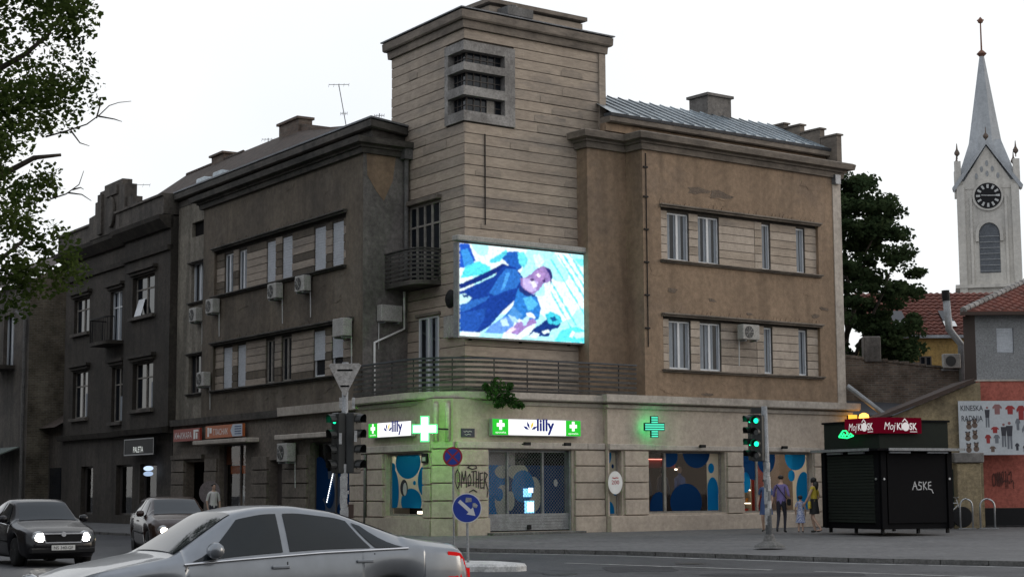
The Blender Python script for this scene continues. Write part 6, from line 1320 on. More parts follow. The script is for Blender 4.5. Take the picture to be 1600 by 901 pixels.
# ------------------------------------------------------------------ traffic lights and signs
M['tl'] = plain('signal_black', (.012, .013, .012), .45); M['tgreen'] = glow('signal_green', (.01, .9, .42), 2.2); M['toff'] = plain('signal_lens_off', (.02, .02, .02), .2)
def head(parent, F_, z0, n, lit, sz=.3):
    hd_ = MB().box(F_, -sz/2, sz/2, -.2, .0, z0, z0+n*sz).build('signal_head', M['tl'], parent, bevel=.02)
    for i in range(n):
        zc_ = z0+(i+.5)*sz; MB().disc(F_(0, .001, zc_), F_.u, (0, 0, 1), sz*.22, 18, F_.n*.012).build('lens', M['tgreen'] if i in lit else M['toff'], hd_)
        v = MB(); m0 = 12; P = []
        for k in range(m0+1):
            a = R(-20+220*k/m0); P.append((math.cos(a)*sz*.40, math.sin(a)*sz*.40))
        for k in range(m0): v.quad(F_(P[k][0], 0, zc_+P[k][1]), F_(P[k+1][0], 0, zc_+P[k+1][1]), F_(P[k+1][0], .24-.1*(1-abs(P[k+1][1])/sz), zc_+P[k+1][1]), F_(P[k][0], .24-.1*(1-abs(P[k][1])/sz), zc_+P[k][1]))
        v.build('visor', M['tl'], hd_)
    return hd_
def leanpole(p, q, r_): return MB().tube([p, q], [r_, r_*.9], 12)
M['paper'] = surf('peeling_paper', (.5, .5, .49), (.32, .32, .32), 6, c3=(.18, .18, .18), c3amt=.6)
TLr = thing('traffic_light', (6.38, 43.77, -.1), 'traffic light on a paper plastered grey post by the pavement edge', 'traffic light', 'traffic lights')
pb_, pt_ = Vector((6.42, 43.77, -.12)), Vector((6.36, 43.77, 3.4)); leanpole(pb_, pt_, .085).build('post', M['galv'], TLr, smooth=True); MB().lathe(pb_, [(.4, 0), (.36, .05), (.16, .16), (.11, .3), (.085, .32)], 12).build('base', M['kerb'], TLr)
rp_ = random.Random(4)
for i in range(16): z = .55+i*.12+rp_.uniform(-.03, .03); a = R(rp_.uniform(180, 330)); c_ = pb_.lerp(pt_, (z+.12)/3.5); r_ = .09; MB().add([c_+Vector((math.cos(a+d_)*r_, math.sin(a+d_)*r_, h_)) for d_, h_ in ((-.8, -.09), (0, -.11), (.8, -.09), (.8, .09), (0, .1), (-.8, .08))], [(0, 1, 4, 5), (1, 2, 3, 4)]).build('paper_scrap', M['paper'], TLr)
head(TLr, Frame((6.13, 43.62, 0), Vector((.86, -.5, 0)).normalized(), Vector((-.5, -.86, 0)).normalized()), 2.02, 4, (1, 3), .29); head(TLr, Frame((6.02, 43.95, 0), Vector((.35, -.93, 0)).normalized(), Vector((-.93, -.35, 0)).normalized()), 2.05, 4, (1, 3), .29)
for z in (2.2, 3.1): MB().tube([(6.1, 43.8, z), (6.38, 43.77, z)], .03, 6).build('bracket', M['tl'], TLr)
MB().box(W, 6.0, 6.25, -43.7, -43.5, 3.22, 3.36).build('buzzer', M['tl'], TLr)
TLl = thing('traffic_light', (-3.68, 38, -.3), 'traffic light with two dark heads below a yield sign, left of the corner', 'traffic light', 'traffic lights')
MB().tube([(-3.7, 38, -.3), (-3.68, 38, 4.15)], .07, 12).build('post', M['galv'], TLl, smooth=True)
head(TLl, Frame((-3.9, 37.95, 0), Vector((.55, -.83, 0)).normalized(), Vector((-.83, -.55, 0)).normalized()), 1.72, 4, (3,), .33); head(TLl, Frame((-3.4, 37.95, 0), Vector((.45, .89, 0)).normalized(), Vector((.89, -.45, 0)).normalized()), 1.72, 4, (), .33)
for z in (1.95, 2.9): MB().tube([(-3.9, 38, z), (-3.4, 38, z)], .03, 6).build('bracket', M['tl'], TLl)
for x, z in ((-3.78, 2.35), (-3.45, 2.4), (-3.78, 3.12), (-3.5, 3.12)): MB().box(W, x, x+.06, -37.72, -37.7, z, z+.24).build('paper_scrap', M['paper'], TLl)
for i in range(15): z = .75+i*.075; MB().box(W, -3.75+rp_.uniform(-.03, .0), -3.63+rp_.uniform(-.02, .05), -37.925, -37.92+.002*i, z, z+rp_.uniform(.06, .13)).build('paper_scrap', M['paper'], TLl)
MB().box(W, -3.62, -3.48, -38.05, -37.95, .75, 1.05).build('button_box', M['darkbr'], TLl)
t = thing('yield_sign', (-3.68, 37.9, 3.4), 'grey back of a triangular yield sign above the left traffic light', 'sign')
MB().prism([(-4.04, 37.9, 4.08), (-3.99, 37.9, 4.12), (-3.37, 37.9, 4.12), (-3.32, 37.9, 4.08), (-3.65, 37.9, 3.42), (-3.71, 37.9, 3.42)], (0, .02, 0)).build('plate', surf('sign_back', (.4, .38, .36), (.3, .285, .27), 2, rough=.6), t); MB().box(W, -3.78, -3.58, -37.94, -37.9, 3.6, 3.64).box(W, -3.85, -3.51, -37.94, -37.9, 3.95, 3.99).build('clamp', M['galv'], t)
M['sblue'] = plain('sign_blue_enamel', (.012, .04, .28), .4); M['swh'] = plain('sign_white_enamel', (.62, .62, .62), .4); M['srd'] = plain('sign_red_enamel', (.28, .012, .02), .4)
t = thing('keep_right_sign', (-.97, 36.5, -.2), 'round blue arrow sign with white stickers on the traffic island', 'sign')
SFm = Frame((-.97, 36.45, .97), (1, 0, 0), (0, -1, 0)); MB().tube([(-.95, 36.5, -.2), (-.97, 36.5, 1.1)], .028, 8).build('post', M['galv'], t); MB().disc(SFm(0, 0, 0), (1, 0, 0), (0, 0, 1), .31, 36, SFm.n*.015).build('rim', M['swh'], t); MB().disc(SFm(0, .016, 0), (1, 0, 0), (0, 0, 1), .29, 36, SFm.n*.006).build('face', M['sblue'], t)
def rot(P, a): c, s = math.cos(a), math.sin(a); return [(x*c-y*s, x*s+y*c) for x, y in P]
A_ = rot([(-.22, -.038), (.08, -.038), (.08, -.1), (.24, 0), (.08, .1), (.08, .038), (-.22, .038)], R(-42)); MB().ngon([SFm(x, .024, y) for x, y in A_]).build('arrow', M['swh'], t)
MB().ngon([SFm(x, .026, y) for x, y in ((-.03, .12), (.1, .13), (.1, .21), (-.02, .22))]).build('sticker', M['paper'], t); MB().ngon([SFm(x, .026, y) for x, y in ((.12, .03), (.2, .0), (.23, .06), (.17, .11), (.12, .1))]).build('sticker', M['paper'], t)
t = thing('no_stopping_sign', (-1.63, 47, -.1), 'round no stopping sign with red cross on a thin pole at the corner', 'sign')
SFm = Frame((-1.63, 46.95, 2.24), (1, 0, 0), (0, -1, 0)); MB().tube([(-1.6, 47, -.15), (-1.63, 47, 2.4)], .026, 8).build('post', M['galv'], t); MB().disc(SFm(0, 0, 0), (1, 0, 0), (0, 0, 1), .265, 32, SFm.n*.015).build('rim', M['srd'], t); MB().disc(SFm(0, .016, 0), (1, 0, 0), (0, 0, 1), .215, 32, SFm.n*.006).build('face', M['sblue'], t)
for k, a in enumerate((45, -45)): MB().ngon([SFm(x, .024+.001*k, y) for x, y in rot([(-.21, -.022), (.21, -.022), (.21, .022), (-.21, .022)], R(a))]).build('cross_bar', M['srd'], t)
# traffic island
isl = MB(); P = [(-2.6, 36.0), (-.5, 35.3), (.1, 35.45), (.28, 35.75), (.15, 36.2), (-.4, 37.2), (-2.6, 38.0)]
isl.prism([(x, y, ZR-.05) for x, y in P], (0, 0, .2)); isl.build('traffic_island', surf('island_white', (.62, .62, .61), (.42, .42, .41), 2.5, c3=(.22, .22, .21), c3amt=.5), None, bevel=.05, kind='structure')
# ------------------------------------------------------------------ cars
def curve(pts):
    def f(s):
        if s <= pts[0][0]: return pts[0][1]
        for (a, b), (c, d) in zip(pts[:-1], pts[1:]):
            if s <= c:
                t = (s-a)/(c-a); return b+(d-b)*t
        return pts[-1][1]
    return f
def smooth(f, w_=.09):
    return lambda s: (f(s-w_)+2*f(s-w_*.5)+2*f(s)+2*f(s+w_*.5)+f(s+w_))/8
M['silver'] = plain('silver_paint', (.21, .225, .245), .28, .5, .5, .5); M['blackcar'] = plain('black_car_paint', (.009, .0085, .010), .25, .0, .25, .15); M['brown'] = plain('dark_brown_paint', (.026, .013, .009), .25, .0, .3, .2)
M['tyre'] = plain('tyre_rubber', (.015, .015, .015), .8, spec=.2); M['rim'] = plain('alloy_rim', (.45, .46, .48), .35, .8); M['chrome'] = plain('chrome', (.6, .6, .62), .15, 1); M['carglass'] = plain('car_glass', (.010, .014, .017), .05, 0, .32, .0)
M['hl'] = glow('headlight_lit', (1, .95, .85), 40); M['hlw'] = glow('headlight_warm', (1, .78, .5), 25); M['tail'] = glow('tail_lit', (.8, .02, .02), .6); M['tailr'] = plain('tail_lens', (.35, .01, .015), .15, 0, .6, .5); M['hlglass'] = plain('headlight_housing', (.35, .36, .37), .1, .5, .7, .6); M['amber'] = glow('indicator_amber', (1, .4, .05), 3)
M['plate'] = plain('number_plate', (.62, .62, .6), .5)
def car(label, centre, head_dir, paint, prof_, lights=None, front=None, group='cars in the street'):
    Lh, H = prof_['L']/2, prof_['H']; u = Vector((*head_dir, 0)).normalized(); F_ = Frame((*centre, ZR), u, Vector((u.y, -u.x, 0)))
    t = thing('car', (centre[0], centre[1], ZR), label, 'car', group)
    zt = smooth(curve(prof_['top'])); zb = smooth(curve(prof_['belt'])); wb = smooth(curve(prof_['wb'])); wt = smooth(curve(prof_['wt'])); wh = prof_['wheels']; rw = prof_['rw']
    def zlo(s):
        z = .2
        for c in wh:
            d = abs(s-c)
            if d < rw+.06: z = max(z, rw+math.sqrt(max(0, (rw+.06)**2-d*d))-.0)
        if s > Lh-.25: z = max(z, .2+.1*(s-Lh+.25)/.25)
        return z
    xs = sorted(set([-Lh+2*Lh*i/84 for i in range(85)]+[c+sg*(rw+.06)*math.cos(a) for c in wh for sg in (-1, 1) for a in (0, .12, .3, .55, .85, 1.2)]))
    def sec(s):
        w_, z0, b, T_, q = wb(s), zlo(s), zb(s), zt(s), wt(s); b = min(b, T_-.02); z0 = min(z0, b-.06); mid = z0+(b-z0)*.5
        P = [(w_*.90, z0), (w_*.965, z0+(b-z0)*.2), (w_*.995, mid), (w_*1.0, z0+(b-z0)*.72), (w_*.985, z0+(b-z0)*.92), (w_*.955, b+.01)]
        q = min(q, w_*.95); h = T_-.05*(1 if T_-b > .15 else .4)-b
        for k in (.25, .5, .75): P.append((w_*.955+(q-w_*.955)*k*(.85+.15*k), b+.01+(h-.01)*k))
        P += [(q, b+h), (q*.93, T_-.022), (q*.7, T_-.008), (q*.35, T_-.002), (0, T_)]
        return P
    bd = MB(); n = 14; rows = [sec(s) for s in xs]
    V = []
    for s, P in zip(xs, rows):
        V += [F_(s, o, z) for o, z in P]+[F_(s, -o, z) for o, z in reversed(P[:-1])]
    m_ = 2*n-1; Fc = []
    for i in range(len(xs)-1):
        for j in range(m_-1): Fc.append((i*m_+j, (i+1)*m_+j, (i+1)*m_+j+1, i*m_+j+1))
        Fc.append((i*m_+m_-1, (i+1)*m_+m_-1, (i+1)*m_, i*m_))
    Fc += [tuple(range(m_)), tuple(range((len(xs)-1)*m_, len(xs)*m_))]
    bd.add(V, Fc); body = bd.build('body', paint, t, smooth=True)
    MB().box(F_, -Lh+.5, Lh-.5, -.6, .6, .16, .5).build('underbody', M['black'], t)
    def side(b0, b1, t0, t1, name, sg):
        g = MB(); V = []; nx, nz = 12, 5
        for j in range(nz+1):
            k = .06+.86*j/nz
            for i in range(nx+1):
                f = i/nx; s = (b0+(b1-b0)*f)*(1-k)+(t0+(t1-t0)*f)*k; P = sec(s); a = P[5]; c = P[9]
                kk = k; o = a[0]+(c[0]-a[0])*kk*(.85+.15*kk); z = a[1]+(c[1]-a[1])*kk
                V.append(F_(s, sg*(o+.008), z+.002))
        g.add(V, [(j*(nx+1)+i, j*(nx+1)+i+1, (j+1)*(nx+1)+i+1, (j+1)*(nx+1)+i) for j in range(nz) for i in range(nx)]); return g.build(name, M['carglass'], t, smooth=True)
    for sg in (1, -1):
        for q in prof_['side']: side(*q, 'side_window', sg)
    def screen(s0, s1, name, kq=.9):
        g = MB(); V = []; nx, ny = 8, 12
        for i in range(nx+1):
            s = s0+(s1-s0)*i/nx; P = sec(s); w_ = P[9][0]; T_ = zt(s)
            for j in range(ny+1): q = (-1+2*j/ny)*kq; V.append(F_(s+.004*(1 if s0 > 0 else -1), q*w_, T_-.02*q*q-.004*q**4+.009))
        g.add(V, [(i*(ny+1)+j, i*(ny+1)+j+1, (i+1)*(ny+1)+j+1, (i+1)*(ny+1)+j) for i in range(nx) for j in range(ny)]); return g.build(name, M['carglass'], t, smooth=True)
    screen(*prof_['ws'], 'windscreen'); screen(*prof_['rs'], 'rear_window')
    for c in wh:
        for sg in (1, -1):
            o = sg*(wb(c)-.13); ax = tuple(F_.n*sg)
            w_ = MB().lathe(F_(c, o, rw), [(rw*.66, -.1), (rw*.92, -.105), (rw, -.07), (rw, .07), (rw*.92, .105), (rw*.66, .1)], 32, ax).build('wheel', M['tyre'], t, smooth=True)
            MB().lathe(F_(c, o, rw), [(.02, .07), (rw*.2, .075), (rw*.22, .05), (rw*.58, .05), (rw*.67, .095), (rw*.67, -.08), (.02, -.08)], 28, ax).build('rim', M['rim'], w_, smooth=True)
            for k in range(5):
                a = R(72*k+20); dr = F_.u*math.cos(a)+Vector((0, 0, math.sin(a))); MB().tube([F_(c, o+sg*.07, rw)+dr*rw*.15, F_(c, o+sg*.075, rw)+dr*rw*.62], .03, 6).build('spoke', M['chrome'], w_)
            MB().disc(F_(c, o-sg*.12, rw), F_.u, (0, 0, 1), rw+.05, 24, F_.n*(-.02*sg)).build('wheel_well', M['black'], t)
    for sg in (1, -1):
        s = prof_['mirror']; o = wb(s); MB().lathe(F_(s, sg*(o+.03), zb(s)+.12), [(.01, -.1), (.07, -.08), (.09, 0), (.07, .09), (.01, .11)], 12, tuple(F_.n)).build('mirror', paint, t, smooth=True)
        for s in prof_['handles']: MB().box(F_, s-.1, s+.1, sg*(wb(s)*.985), sg*(wb(s)*.985+.03), zb(s)-.13, zb(s)-.095).build('door_handle', paint, t, bevel=.008)
        for s in prof_['gaps']: g = MB(); P = sec(s); g.quad(*[F_(s+d, sg*(o_+.004), z) for d, (o_, z) in ((-.006, P[1]), (.006, P[1]), (.006, P[4]), (-.006, P[4]))]); g.build('door_gap', M['black'], t)
        # protective moulding and window trim follow the flank
        def strip(s0, s1, kz, hw_, nm, mt, out=.012, n_=24):
            V_ = []
            for i in range(n_+1):
                s = s0+(s1-s0)*i/n_; z0_, b_ = max(zlo(s), .2), zb(s); z = .2+(b_-.2)*kz; w_ = wb(s)
                for dz_, e_ in ((-hw_, .0), (-hw_*.6, out), (hw_*.6, out), (hw_, .0)): V_.append(F_(s, sg*(w_*(1.0 if kz < .85 else .965)+e_), z+dz_))
            MB().add(V_, [(4*i+j, 4*i+4+j, 4*i+5+j, 4*i+1+j) for i in range(n_) for j in range(3)]).build(nm, mt, t, smooth=True)
        strip(wh[0]+rw+.1, wh[1]-rw-.1, .5, .03, 'side_moulding', M['black']); strip(prof_['side'][-1][1]-.02, prof_['side'][0][0]+.05, 1.0, .012, 'window_trim', M['chrome'], .02)
        # tail lights wrap the rear corner
        V = []; ns = 5
        for i in range(ns+1):
            s = -Lh+.03+.3*i/ns; P = sec(s)
            for k in (.60, .97):
                z = P[0][1]+(P[5][1]-P[0][1])*k; o_ = wb(s)*(.985 if k < .9 else .965); V.append(F_(s, sg*(o_+.012), z))
        MB().add(V, [(2*i, 2*i+2, 2*i+3, 2*i+1) for i in range(ns)]).build('tail_light', M['tail'] if lights == 'tail' else M['tailr'], t)
        V = []
        for j in range(5):
            q = .98-.3*j/4; P = sec(-Lh+.03); z0 = P[0][1]+(P[5][1]-P[0][1])*.6; z1 = P[0][1]+(P[5][1]-P[0][1])*.97; o_ = wb(-Lh+.03)*q
            V += [F_(-Lh-.012, sg*o_, z0), F_(-Lh-.012, sg*o_, z1)]
        MB().add(V, [(2*i, 2*i+2, 2*i+3, 2*i+1) for i in range(4)]).build('tail_light', M['tail'] if lights == 'tail' else M['tailr'], t)
        # head lights
        hz = prof_['hz']; s = Lh-.09
        hl = MB().lathe(F_(s-.07, sg*wb(s)*.74, hz), [(.01, -.1), (.12, -.08), (.155, .0), (.14, .09), (.06, .13), (.01, .14)], 18, tuple((F_.u+F_.n*sg*.25).normalized())).build('headlight', M['hlglass'], t, smooth=True)
        if front: MB().lathe(F_(s-.02, sg*wb(s)*.72, hz), [(.01, 0), (.105 if front != 'warm' else .09, .06), (.08, .11), (.01, .125)], 16, tuple(F_.u)).build('lamp', M['hl'] if front != 'warm' else M['hlw'], hl, smooth=True)
    fz = prof_['hz']; fx = Lh
    MB().hexa([F_(s, o, z) for z in (fz-.09, fz+.08) for s in (fx-.2, fx+.015) for o in (-.42, .42)]).build('grille', M['black'], t, bevel=.02)
    gm_ = MB(); gm_.box(F_, fx-.1, fx+.03, -.46, .46, fz+.08, fz+.11).box(F_, fx-.1, fx+.028, -.40, .40, fz-.115, fz-.09)
    for sg in (1, -1): gm_.hexa([F_(s, o+sg*k, z) for z, k in ((fz-.09, .40), (fz+.08, .44)) for s in (fx-.1, fx+.029) for o in (-.015, .015)])
    gm_.build('grille_trim', M['chrome'], t); MB().disc(F_(fx+.03, 0, fz+.08), F_.n, (0, 0, 1), .055, 16, F_.u*.012).build('badge', M['chrome'], t)
    MB().box(F_, fx-.15, fx+.02, -.72, .72, .3, .42).build('lower_intake', M['black'], t, bevel=.02)
    pl = MB().box(F_, fx+.0, fx+.04, -.26, .26, fz-.27, fz-.16).build('number_plate', M['plate'], t)
    PF = Frame(F_(fx+.041, 0, 0), -F_.n, F_.u)
    if prof_.get('plate'): MB().text(prof_['plate'], PF, -.215, 0, fz-.25, .07, .43, ext=.003).build('lettering', M['black'], pl)
    rl_ = MB().box(F_, -fx-.04, -fx, -.26, .26, .72, .83).build('number_plate', M['plate'], t)
    return t
sedan = dict(L=4.76, H=1.5, wheels=(-1.36, 1.4), rw=.32, hz=.64, mirror=.72, handles=(-.02, -1.0), gaps=(-.1, -1.12, 1.02),
  top=[(-2.4, .62), (-2.36, .98), (-2.22, 1.06), (-1.75, 1.12), (-1.55, 1.15), (-.78, 1.43), (-.3, 1.495), (.1, 1.49), (.42, 1.43), (1.1, 1.0), (1.9, .86), (2.24, .75), (2.36, .6), (2.4, .5)],
  belt=[(-2.4, .6), (-2.3, .96), (-1.7, 1.02), (-.5, .99), (.6, .93), (1.2, .89), (2.1, .76), (2.4, .5)], wb=[(-2.4, .66), (-2.28, .80), (-1.9, .87), (-.8, .905), (.8, .905), (1.8, .87), (2.2, .79), (2.4, .6)], wt=[(-2.4, .6), (-1.6, .70), (-.75, .58), (.1, .6), (.45, .6), (1.15, .74), (1.9, .72), (2.4, .5)],
  side=[(.98, -.06, .34, -.06), (-.14, -1.10, -.14, -.86), (-1.16, -1.52, -.92, -1.0)], ws=(1.07, .42), rs=(-1.52, -.8))
car('light silver sedan driving past in the foreground', (-2.92, 19.2), (-.866, -.5), M['silver'], sedan, 'tail', None)
sedan2 = dict(sedan); sedan2['plate'] = 'NS 340-GF'
car('black sedan with bright headlights waiting at the far left', (-11.22, 40.95), (.50, -.866), M['blackcar'], sedan2, None, 'white')
hatch = dict(sedan, L=4.2, H=1.52, wheels=(-1.2, 1.28), mirror=.62, ws=(1.12, .4), rs=(-1.98, -1.45), handles=(-.1, -1.0), gaps=(-.15, -1.1, .95),
  top=[(-2.12, .6), (-2.08, 1.0), (-1.98, 1.15), (-1.5, 1.44), (-.4, 1.52), (.1, 1.51), (.4, 1.45), (1.14, 1.05), (1.7, .95), (2.0, .8), (2.1, .62)], belt=[(-2.1, .6), (-2.0, 1.0), (-1.4, 1.05), (0, .99), (1.1, .93), (1.9, .78), (2.1, .5)],
  wb=[(-2.1, .68), (-1.9, .84), (-.8, .89), (.8, .89), (1.6, .86), (1.95, .78), (2.12, .62)], wt=[(-2.1, .62), (-1.5, .6), (.1, .6), (.45, .6), (1.15, .72), (1.7, .7), (2.1, .5)], side=[(.98, -.1, .34, -.1), (-.18, -1.15, -.18, -1.0), (-1.22, -1.62, -1.06, -1.4)])
car('dark brown hatchback with one bright headlight behind the silver sedan', (-9.2, 46.9), (.35, -.94), M['brown'], hatch, None, 'warm')

# ------------------------------------------------------------------ people
def person(loc, facing, h, J, label, mats, rule, hairf=None, extras=None):
    """J: joint positions for a 1.75 m body, x right, y forward, z up"""
    k = h/1.75; a = R(facing); fw = Vector((math.sin(a), math.cos(a), 0)); rt = Vector((fw.y, -fw.x, 0)); base = Vector(loc)
    def P(v): return base+rt*v[0]*k+fw*v[1]*k+Vector((0, 0, v[2]*k))
    V = []; E_ = []; Rd = []; idx = {}
    def add(n, v, r_, par=None):
        idx[n] = len(V); V.append(Vector(v)*k); Rd.append((r_[0]*k, r_[1]*k) if isinstance(r_, tuple) else (r_*k, r_*k))
        if par is not None: E_.append((idx[par], idx[n]))
    add('pelvis', (0, 0, .95), (.155, .115)); add('waist', (0, .0, 1.1), (.135, .1), 'pelvis'); add('chest', (0, .01, 1.3), (.165, .11), 'waist'); add('neck0', (0, 0, 1.44), (.09, .07), 'chest')
    add('neck', (0, .01, 1.5), (.05, .052), 'neck0'); add('head0', (0, .03, 1.57), (.065, .075), 'neck'); add('head1', (0, .03, 1.66), (.075, .092), 'head0'); add('head2', (0, .02, 1.73), (.05, .06), 'head1')
    for sd, sg in (('r', 1), ('l', -1)):
        add('sh'+sd, (sg*.17, 0, 1.4), .062, 'neck0'); add('el'+sd, J['el'+sd], .045, 'sh'+sd); add('wr'+sd, J['wr'+sd], .031, 'el'+sd)
        e = Vector(J['wr'+sd]); d = (e-Vector(J['el'+sd])).normalized(); add('ha'+sd, e+d*.07, (.036, .02), 'wr'+sd)
        sdv = Vector((0, 1, 0)); nrm = Vector((sg, 0, 0))
        for i, (off, ln) in enumerate(((.03, .075), (.011, .085), (-.009, .08), (-.028, .062))):
            add('f%d%s' % (i, sd), e+d*.1+sdv*off, .0095, 'ha'+sd); add('g%d%s' % (i, sd), e+d*(.1+ln)+sdv*off-nrm*.018, .0075, 'f%d%s' % (i, sd))
        add('t0'+sd, e+d*.055+sdv*.048-nrm*.01, .011, 'ha'+sd); add('t1'+sd, e+d*.1+sdv*.062-nrm*.02, .008, 't0'+sd)
        add('hi'+sd, (sg*.085, 0, .87), .088, 'pelvis'); add('kn'+sd, J['kn'+sd], .058, 'hi'+sd); add('an'+sd, J['an'+sd], .038, 'kn'+sd); an = Vector(J['an'+sd]); add('he'+sd, an+Vector((0, -.02, -.045)), .04, 'an'+sd); add('to'+sd, an+Vector((sg*.015, .15, -.055+J.get('tz'+sd, 0))), (.04, .026), 'he'+sd)
    me = bpy.data.meshes.new('person'); me.from_pydata(V, E_, []); ob = bpy.data.objects.new('person', me); COL.objects.link(ob)
    md = ob.modifiers.new('skin', 'SKIN'); md.use_smooth_shade = True; ob.modifiers.new('sub', 'SUBSURF').levels = 1
    lay = me.skin_vertices[0].data if len(me.skin_vertices) else None
    if lay is None:
        bm = bmesh.new(); bm.from_mesh(me); bm.verts.layers.skin.verify(); bm.to_mesh(me); bm.free(); lay = me.skin_vertices[0].data
    for i, r_ in enumerate(Rd): lay[i].radius = r_; lay[i].use_root = (i == 0)
    dg = bpy.context.evaluated_depsgraph_get(); dg.update(); em_ = bpy.data.meshes.new_from_object(ob.evaluated_get(dg)); bpy.data.objects.remove(ob); bpy.data.meshes.remove(me)
    t = thing('person', loc, label, 'person')
    for mm in mats: em_.materials.append(mm)
    for p in em_.polygons:
        c = p.center/k; p.material_index = rule(c); p.use_smooth = True
    for v in em_.vertices: v.co = P((v.co.x/k, v.co.y/k, v.co.z/k))-base
    body = link('body', em_, t, base)
    if hairf:
        m_ = MB()
        for c, r_ in hairf: 
            m_.lathe(P((c[0], c[1], c[2]-r_[1])), [(.005, 0), (r_[0]*.7*k, r_[1]*.3*k), (r_[0]*k, r_[1]*k), (r_[0]*.85*k, r_[1]*1.55*k), (.005, r_[1]*2*k)], 14)
        m_.build('hair', M['hair'], t, smooth=True)
    if extras: extras(t, P)
    return t
M['hair'] = plain('dark_hair', (.012, .009, .008), .6); M['purple'] = surf('lilac_shirt', (.20, .16, .36), (.15, .12, .28), 6, bump=.1); M['trouser'] = plain('dark_trousers', (.018, .018, .028), .85); M['yellowt'] = surf('yellow_top', (.55, .42, .05), (.42, .32, .04), 6, bump=.1); M['skirt'] = plain('black_skirt', (.01, .01, .011), .85)
M['dress'] = surf('white_blue_print', (.5, .52, .62), (.12, .16, .34), 22, blotch=.3, bump=.05); M['bluet'] = plain('blue_cloth_top', (.06, .1, .22), .85); M['shoe'] = plain('shoe', (.02, .018, .016), .6); M['whitet'] = plain('white_top', (.55, .54, .52), .85)
walk = dict(elr=(.25, -.08, 1.14), wrr=(.25, .06, .93), ell=(-.25, .08, 1.14), wrl=(-.24, .2, .95), knr=(.09, .12, .5), anr=(.09, .02, .08), knl=(-.09, .02, .48), anl=(-.09, -.24, .12), tzl=-.02)
stand = dict(elr=(.24, -.03, 1.13), wrr=(.23, .05, .9), ell=(-.24, -.03, 1.13), wrl=(-.23, .05, .9), knr=(.09, .03, .49), anr=(.09, .0, .08), knl=(-.09, .02, .49), anl=(-.1, -.01, .08))
arm = lambda c: abs(c.x) > .205 and c.z < 1.35
def bag(t, P):
    MB().tube([P((-.13, -.1, 1.46)), P((.02, -.135, 1.25)), P((.19, -.1, 1.02))], .014*1.0, 5).build('strap', M['black'], t); m_ = MB(); m_.hexa([P((x, y, z)) for z in (.82, 1.02) for y in (-.12, .08) for x in (.2, .3)]); m_.build('shoulder_bag', M['black'], t, bevel=.02)
person((8.25, 53.6, -.0), 20, 1.75, dict(walk), 'man in lilac shirt and dark trousers walking away with shoulder bag', [M['skin'], M['purple'], M['trouser'], M['shoe'], M['hair']],
       lambda c: 4 if (c.z > 1.6 and c.y < .06) or c.z > 1.71 else (0 if c.z > 1.47 else (3 if c.z < .09 else (0 if arm(c) and c.z < 1.08 else (1 if c.z > .93 or abs(c.x) > .2 else 2)))), [((0, .01, 1.68), (.093, .075))], bag)
def dressf(r0, r1, z0, z1, mat, nm):
    def f(t, P):
        m_ = MB(); V = []; n = 18; k_ = 5
        for j in range(k_+1):
            q = j/k_; r_ = r0+(r1-r0)*q; z = z1+(z0-z1)*q
            for i in range(n): a = 2*math.pi*i/n; V.append(P((math.cos(a)*r_*(1+.05*math.sin(3*a+j)), math.sin(a)*r_*.75, z)))
        m_.add(V, [(j*n+i, j*n+(i+1) % n, (j+1)*n+(i+1) % n, (j+1)*n+i) for j in range(k_) for i in range(n)]); m_.build(nm, mat, t, smooth=True)
    return f
def wextra(t, P):
    dressf(.145, .21, .58, 1.06, M['skirt'], 'skirt')(t, P); m_ = MB(); V = [P(v) for v in ((-.33, .02, .75), (-.2, .02, .75), (-.33, .1, .75), (-.2, .1, .75), (-.31, .02, .98), (-.22, .02, .98), (-.31, .1, .98), (-.22, .1, .98))]
    m_.hexa(V); m_.build('handbag', M['yellowt'], t, bevel=.015)
person((9.22, 53.35, 0), -60, 1.68, dict(walk), 'woman in yellow top and short black skirt beside the kiosk', [M['skin'], M['yellowt'], M['skirt'], M['shoe'], M['hair']],
       lambda c: 4 if (c.z > 1.58 and c.y < .07) or c.z > 1.71 else (0 if c.z > 1.44 or arm(c) else (3 if c.z < .06 else (1 if c.z > 1.03 else (2 if c.z > .86 else 0)))), [((0, .0, 1.66), (.098, .09)), ((0, -.06, 1.48), (.10, .17))], wextra)
person((8.82, 53.5, 0), 15, 1.12, dict(stand), 'small child in white and blue patterned dress between the walkers', [M['skin'], M['dress'], M['dress'], M['shoe'], M['hair']],
       lambda c: 4 if (c.z > 1.58 and c.y < .06) or c.z > 1.7 else (0 if c.z > 1.46 or (arm(c) and c.z < 1.2) else (3 if c.z < .06 else (1 if c.z > .9 else 0))), [((0, .01, 1.66), (.12, .105))], dressf(.15, .24, .45, 1.12, M['dress'], 'dress_skirt'))
person((7.98, 55.0, 0), 200, 1.66, dict(walk), 'person in dark blue dress half hidden by the traffic light post', [M['skin'], M['bluet'], M['bluet'], M['shoe'], M['hair']],
       lambda c: 4 if (c.z > 1.58 and c.y < .05) or c.z > 1.7 else (0 if c.z > 1.46 else (3 if c.z < .06 else (0 if (arm(c) and c.z < 1.2) else (1 if c.z > .6 else 0)))), [((0, .0, 1.66), (.1, .09))], dressf(.15, .23, .55, 1.1, M['bluet'], 'dress_skirt'))
pw = FL(12.6, 2.0, -.1); person((pw.x, pw.y, -.1), 150, 1.72, dict(stand), 'person in white top on the left pavement above the silver roof', [M['skin'], M['whitet'], M['trouser'], M['shoe'], M['hair']],
       lambda c: 4 if (c.z > 1.6 and c.y < .04) or c.z > 1.71 else (0 if c.z > 1.47 else (3 if c.z < .09 else (0 if arm(c) and c.z < 1.15 else (1 if c.z > .95 else 2)))), [((0, .0, 1.68), (.09, .075))])
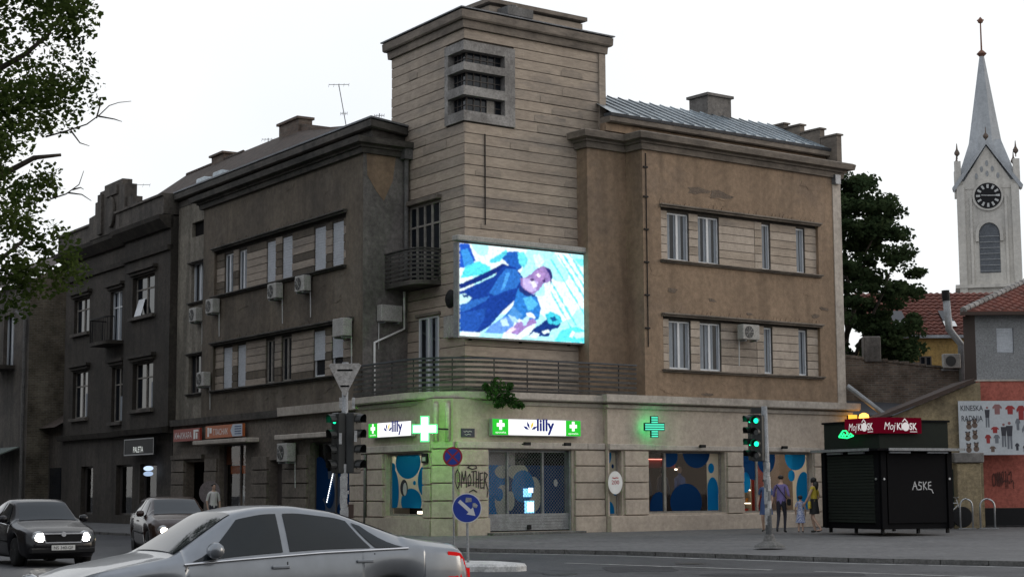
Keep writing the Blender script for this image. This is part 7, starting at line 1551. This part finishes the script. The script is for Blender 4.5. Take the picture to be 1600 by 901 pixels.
pw = FL(36.5, 3.6, 0); person((pw.x, pw.y, -.25), 150, 1.75, dict(walk), 'person in pale top far up the street at the left edge', [M['skin'], M['cloth_g'], M['trouser'], M['shoe'], M['hair']],
       lambda c: 4 if (c.z > 1.6 and c.y < .04) or c.z > 1.71 else (0 if c.z > 1.47 else (3 if c.z < .09 else (1 if c.z > .95 else 2))), [((0, .0, 1.68), (.09, .075))])
t = thing('round_board', FL(13.3, 1.7, -.05), 'grey round board standing beside the person in white', 'board'); FB = Frame(FL(13.4, 1.8, 0), Vector((.95, -.3, 0)).normalized(), Vector((-.3, -.95, 0)).normalized())
MB().disc(FB(0, 0, 1.3), FB.u, (0, 0, 1), .42, 24, FB.n*.03).build('disc', surf('round_board_grey', (.2, .17, .17), (.14, .12, .12), 3), t); MB().tube([FB(0, .02, -.1), FB(0, .02, .9)], .03, 6).build('post', M['galv'], t)

# ------------------------------------------------------------------ unseen houses added to shade the street and show in the glass
M['far_wall'] = surf('far_house_render', (.12, .108, .09), (.08, .072, .062), .3, streak=.2)
def unseen_house(F_, s0, s1, d, h, label):
    t = thing('unseen_house', F_((s0+s1)/2, 0, ZR), label, 'house', 'unseen houses added round the crossing'); hs = []
    n = int((s1-s0)/3.2)
    for fl in range(int(h/3.6)):
        for i in range(n): c = s0+(i+.5)*(s1-s0)/n; hs.append((c-.6, c+.6, 1+fl*3.6, 2.9+fl*3.6))
    MB().wall(F_, s0, s1, ZR, h, 0, hs, .2).build('wall', M['far_wall'], t); MB().box(F_, s0, s1, -d, -.25, ZR, h-.05).build('core', M['pane'], t)
    MB().prism([F_(s0-.3, .4, h), F_(s0-.3, -d-.4, h), F_(s0-.3, -d/2, h+d*.35)], F_.u*(s1-s0+.6)).build('roof', M['tile_old'], t)
FO = Frame(FL(0, 21, 0), -uL, -nL)
unseen_house(FO, -62, -30, 9, 17, 'unseen tall house added for shade across the left street beyond the waiting cars'); unseen_house(FO, -29.9, 2, 9, 16, 'unseen house added for shade across the left street opposite the waiting cars')
FB_ = Frame((0, -26, 0), (-1, 0, 0), (0, 1, 0))
unseen_house(FB_, -45, -12, 10, 13, 'unseen house added behind the viewpoint on the right hand side'); unseen_house(FB_, -11.5, 20, 10, 15, 'unseen house added directly behind the viewpoint'); unseen_house(FB_, 20.5, 55, 10, 12, 'unseen house added behind the viewpoint on the left hand side')
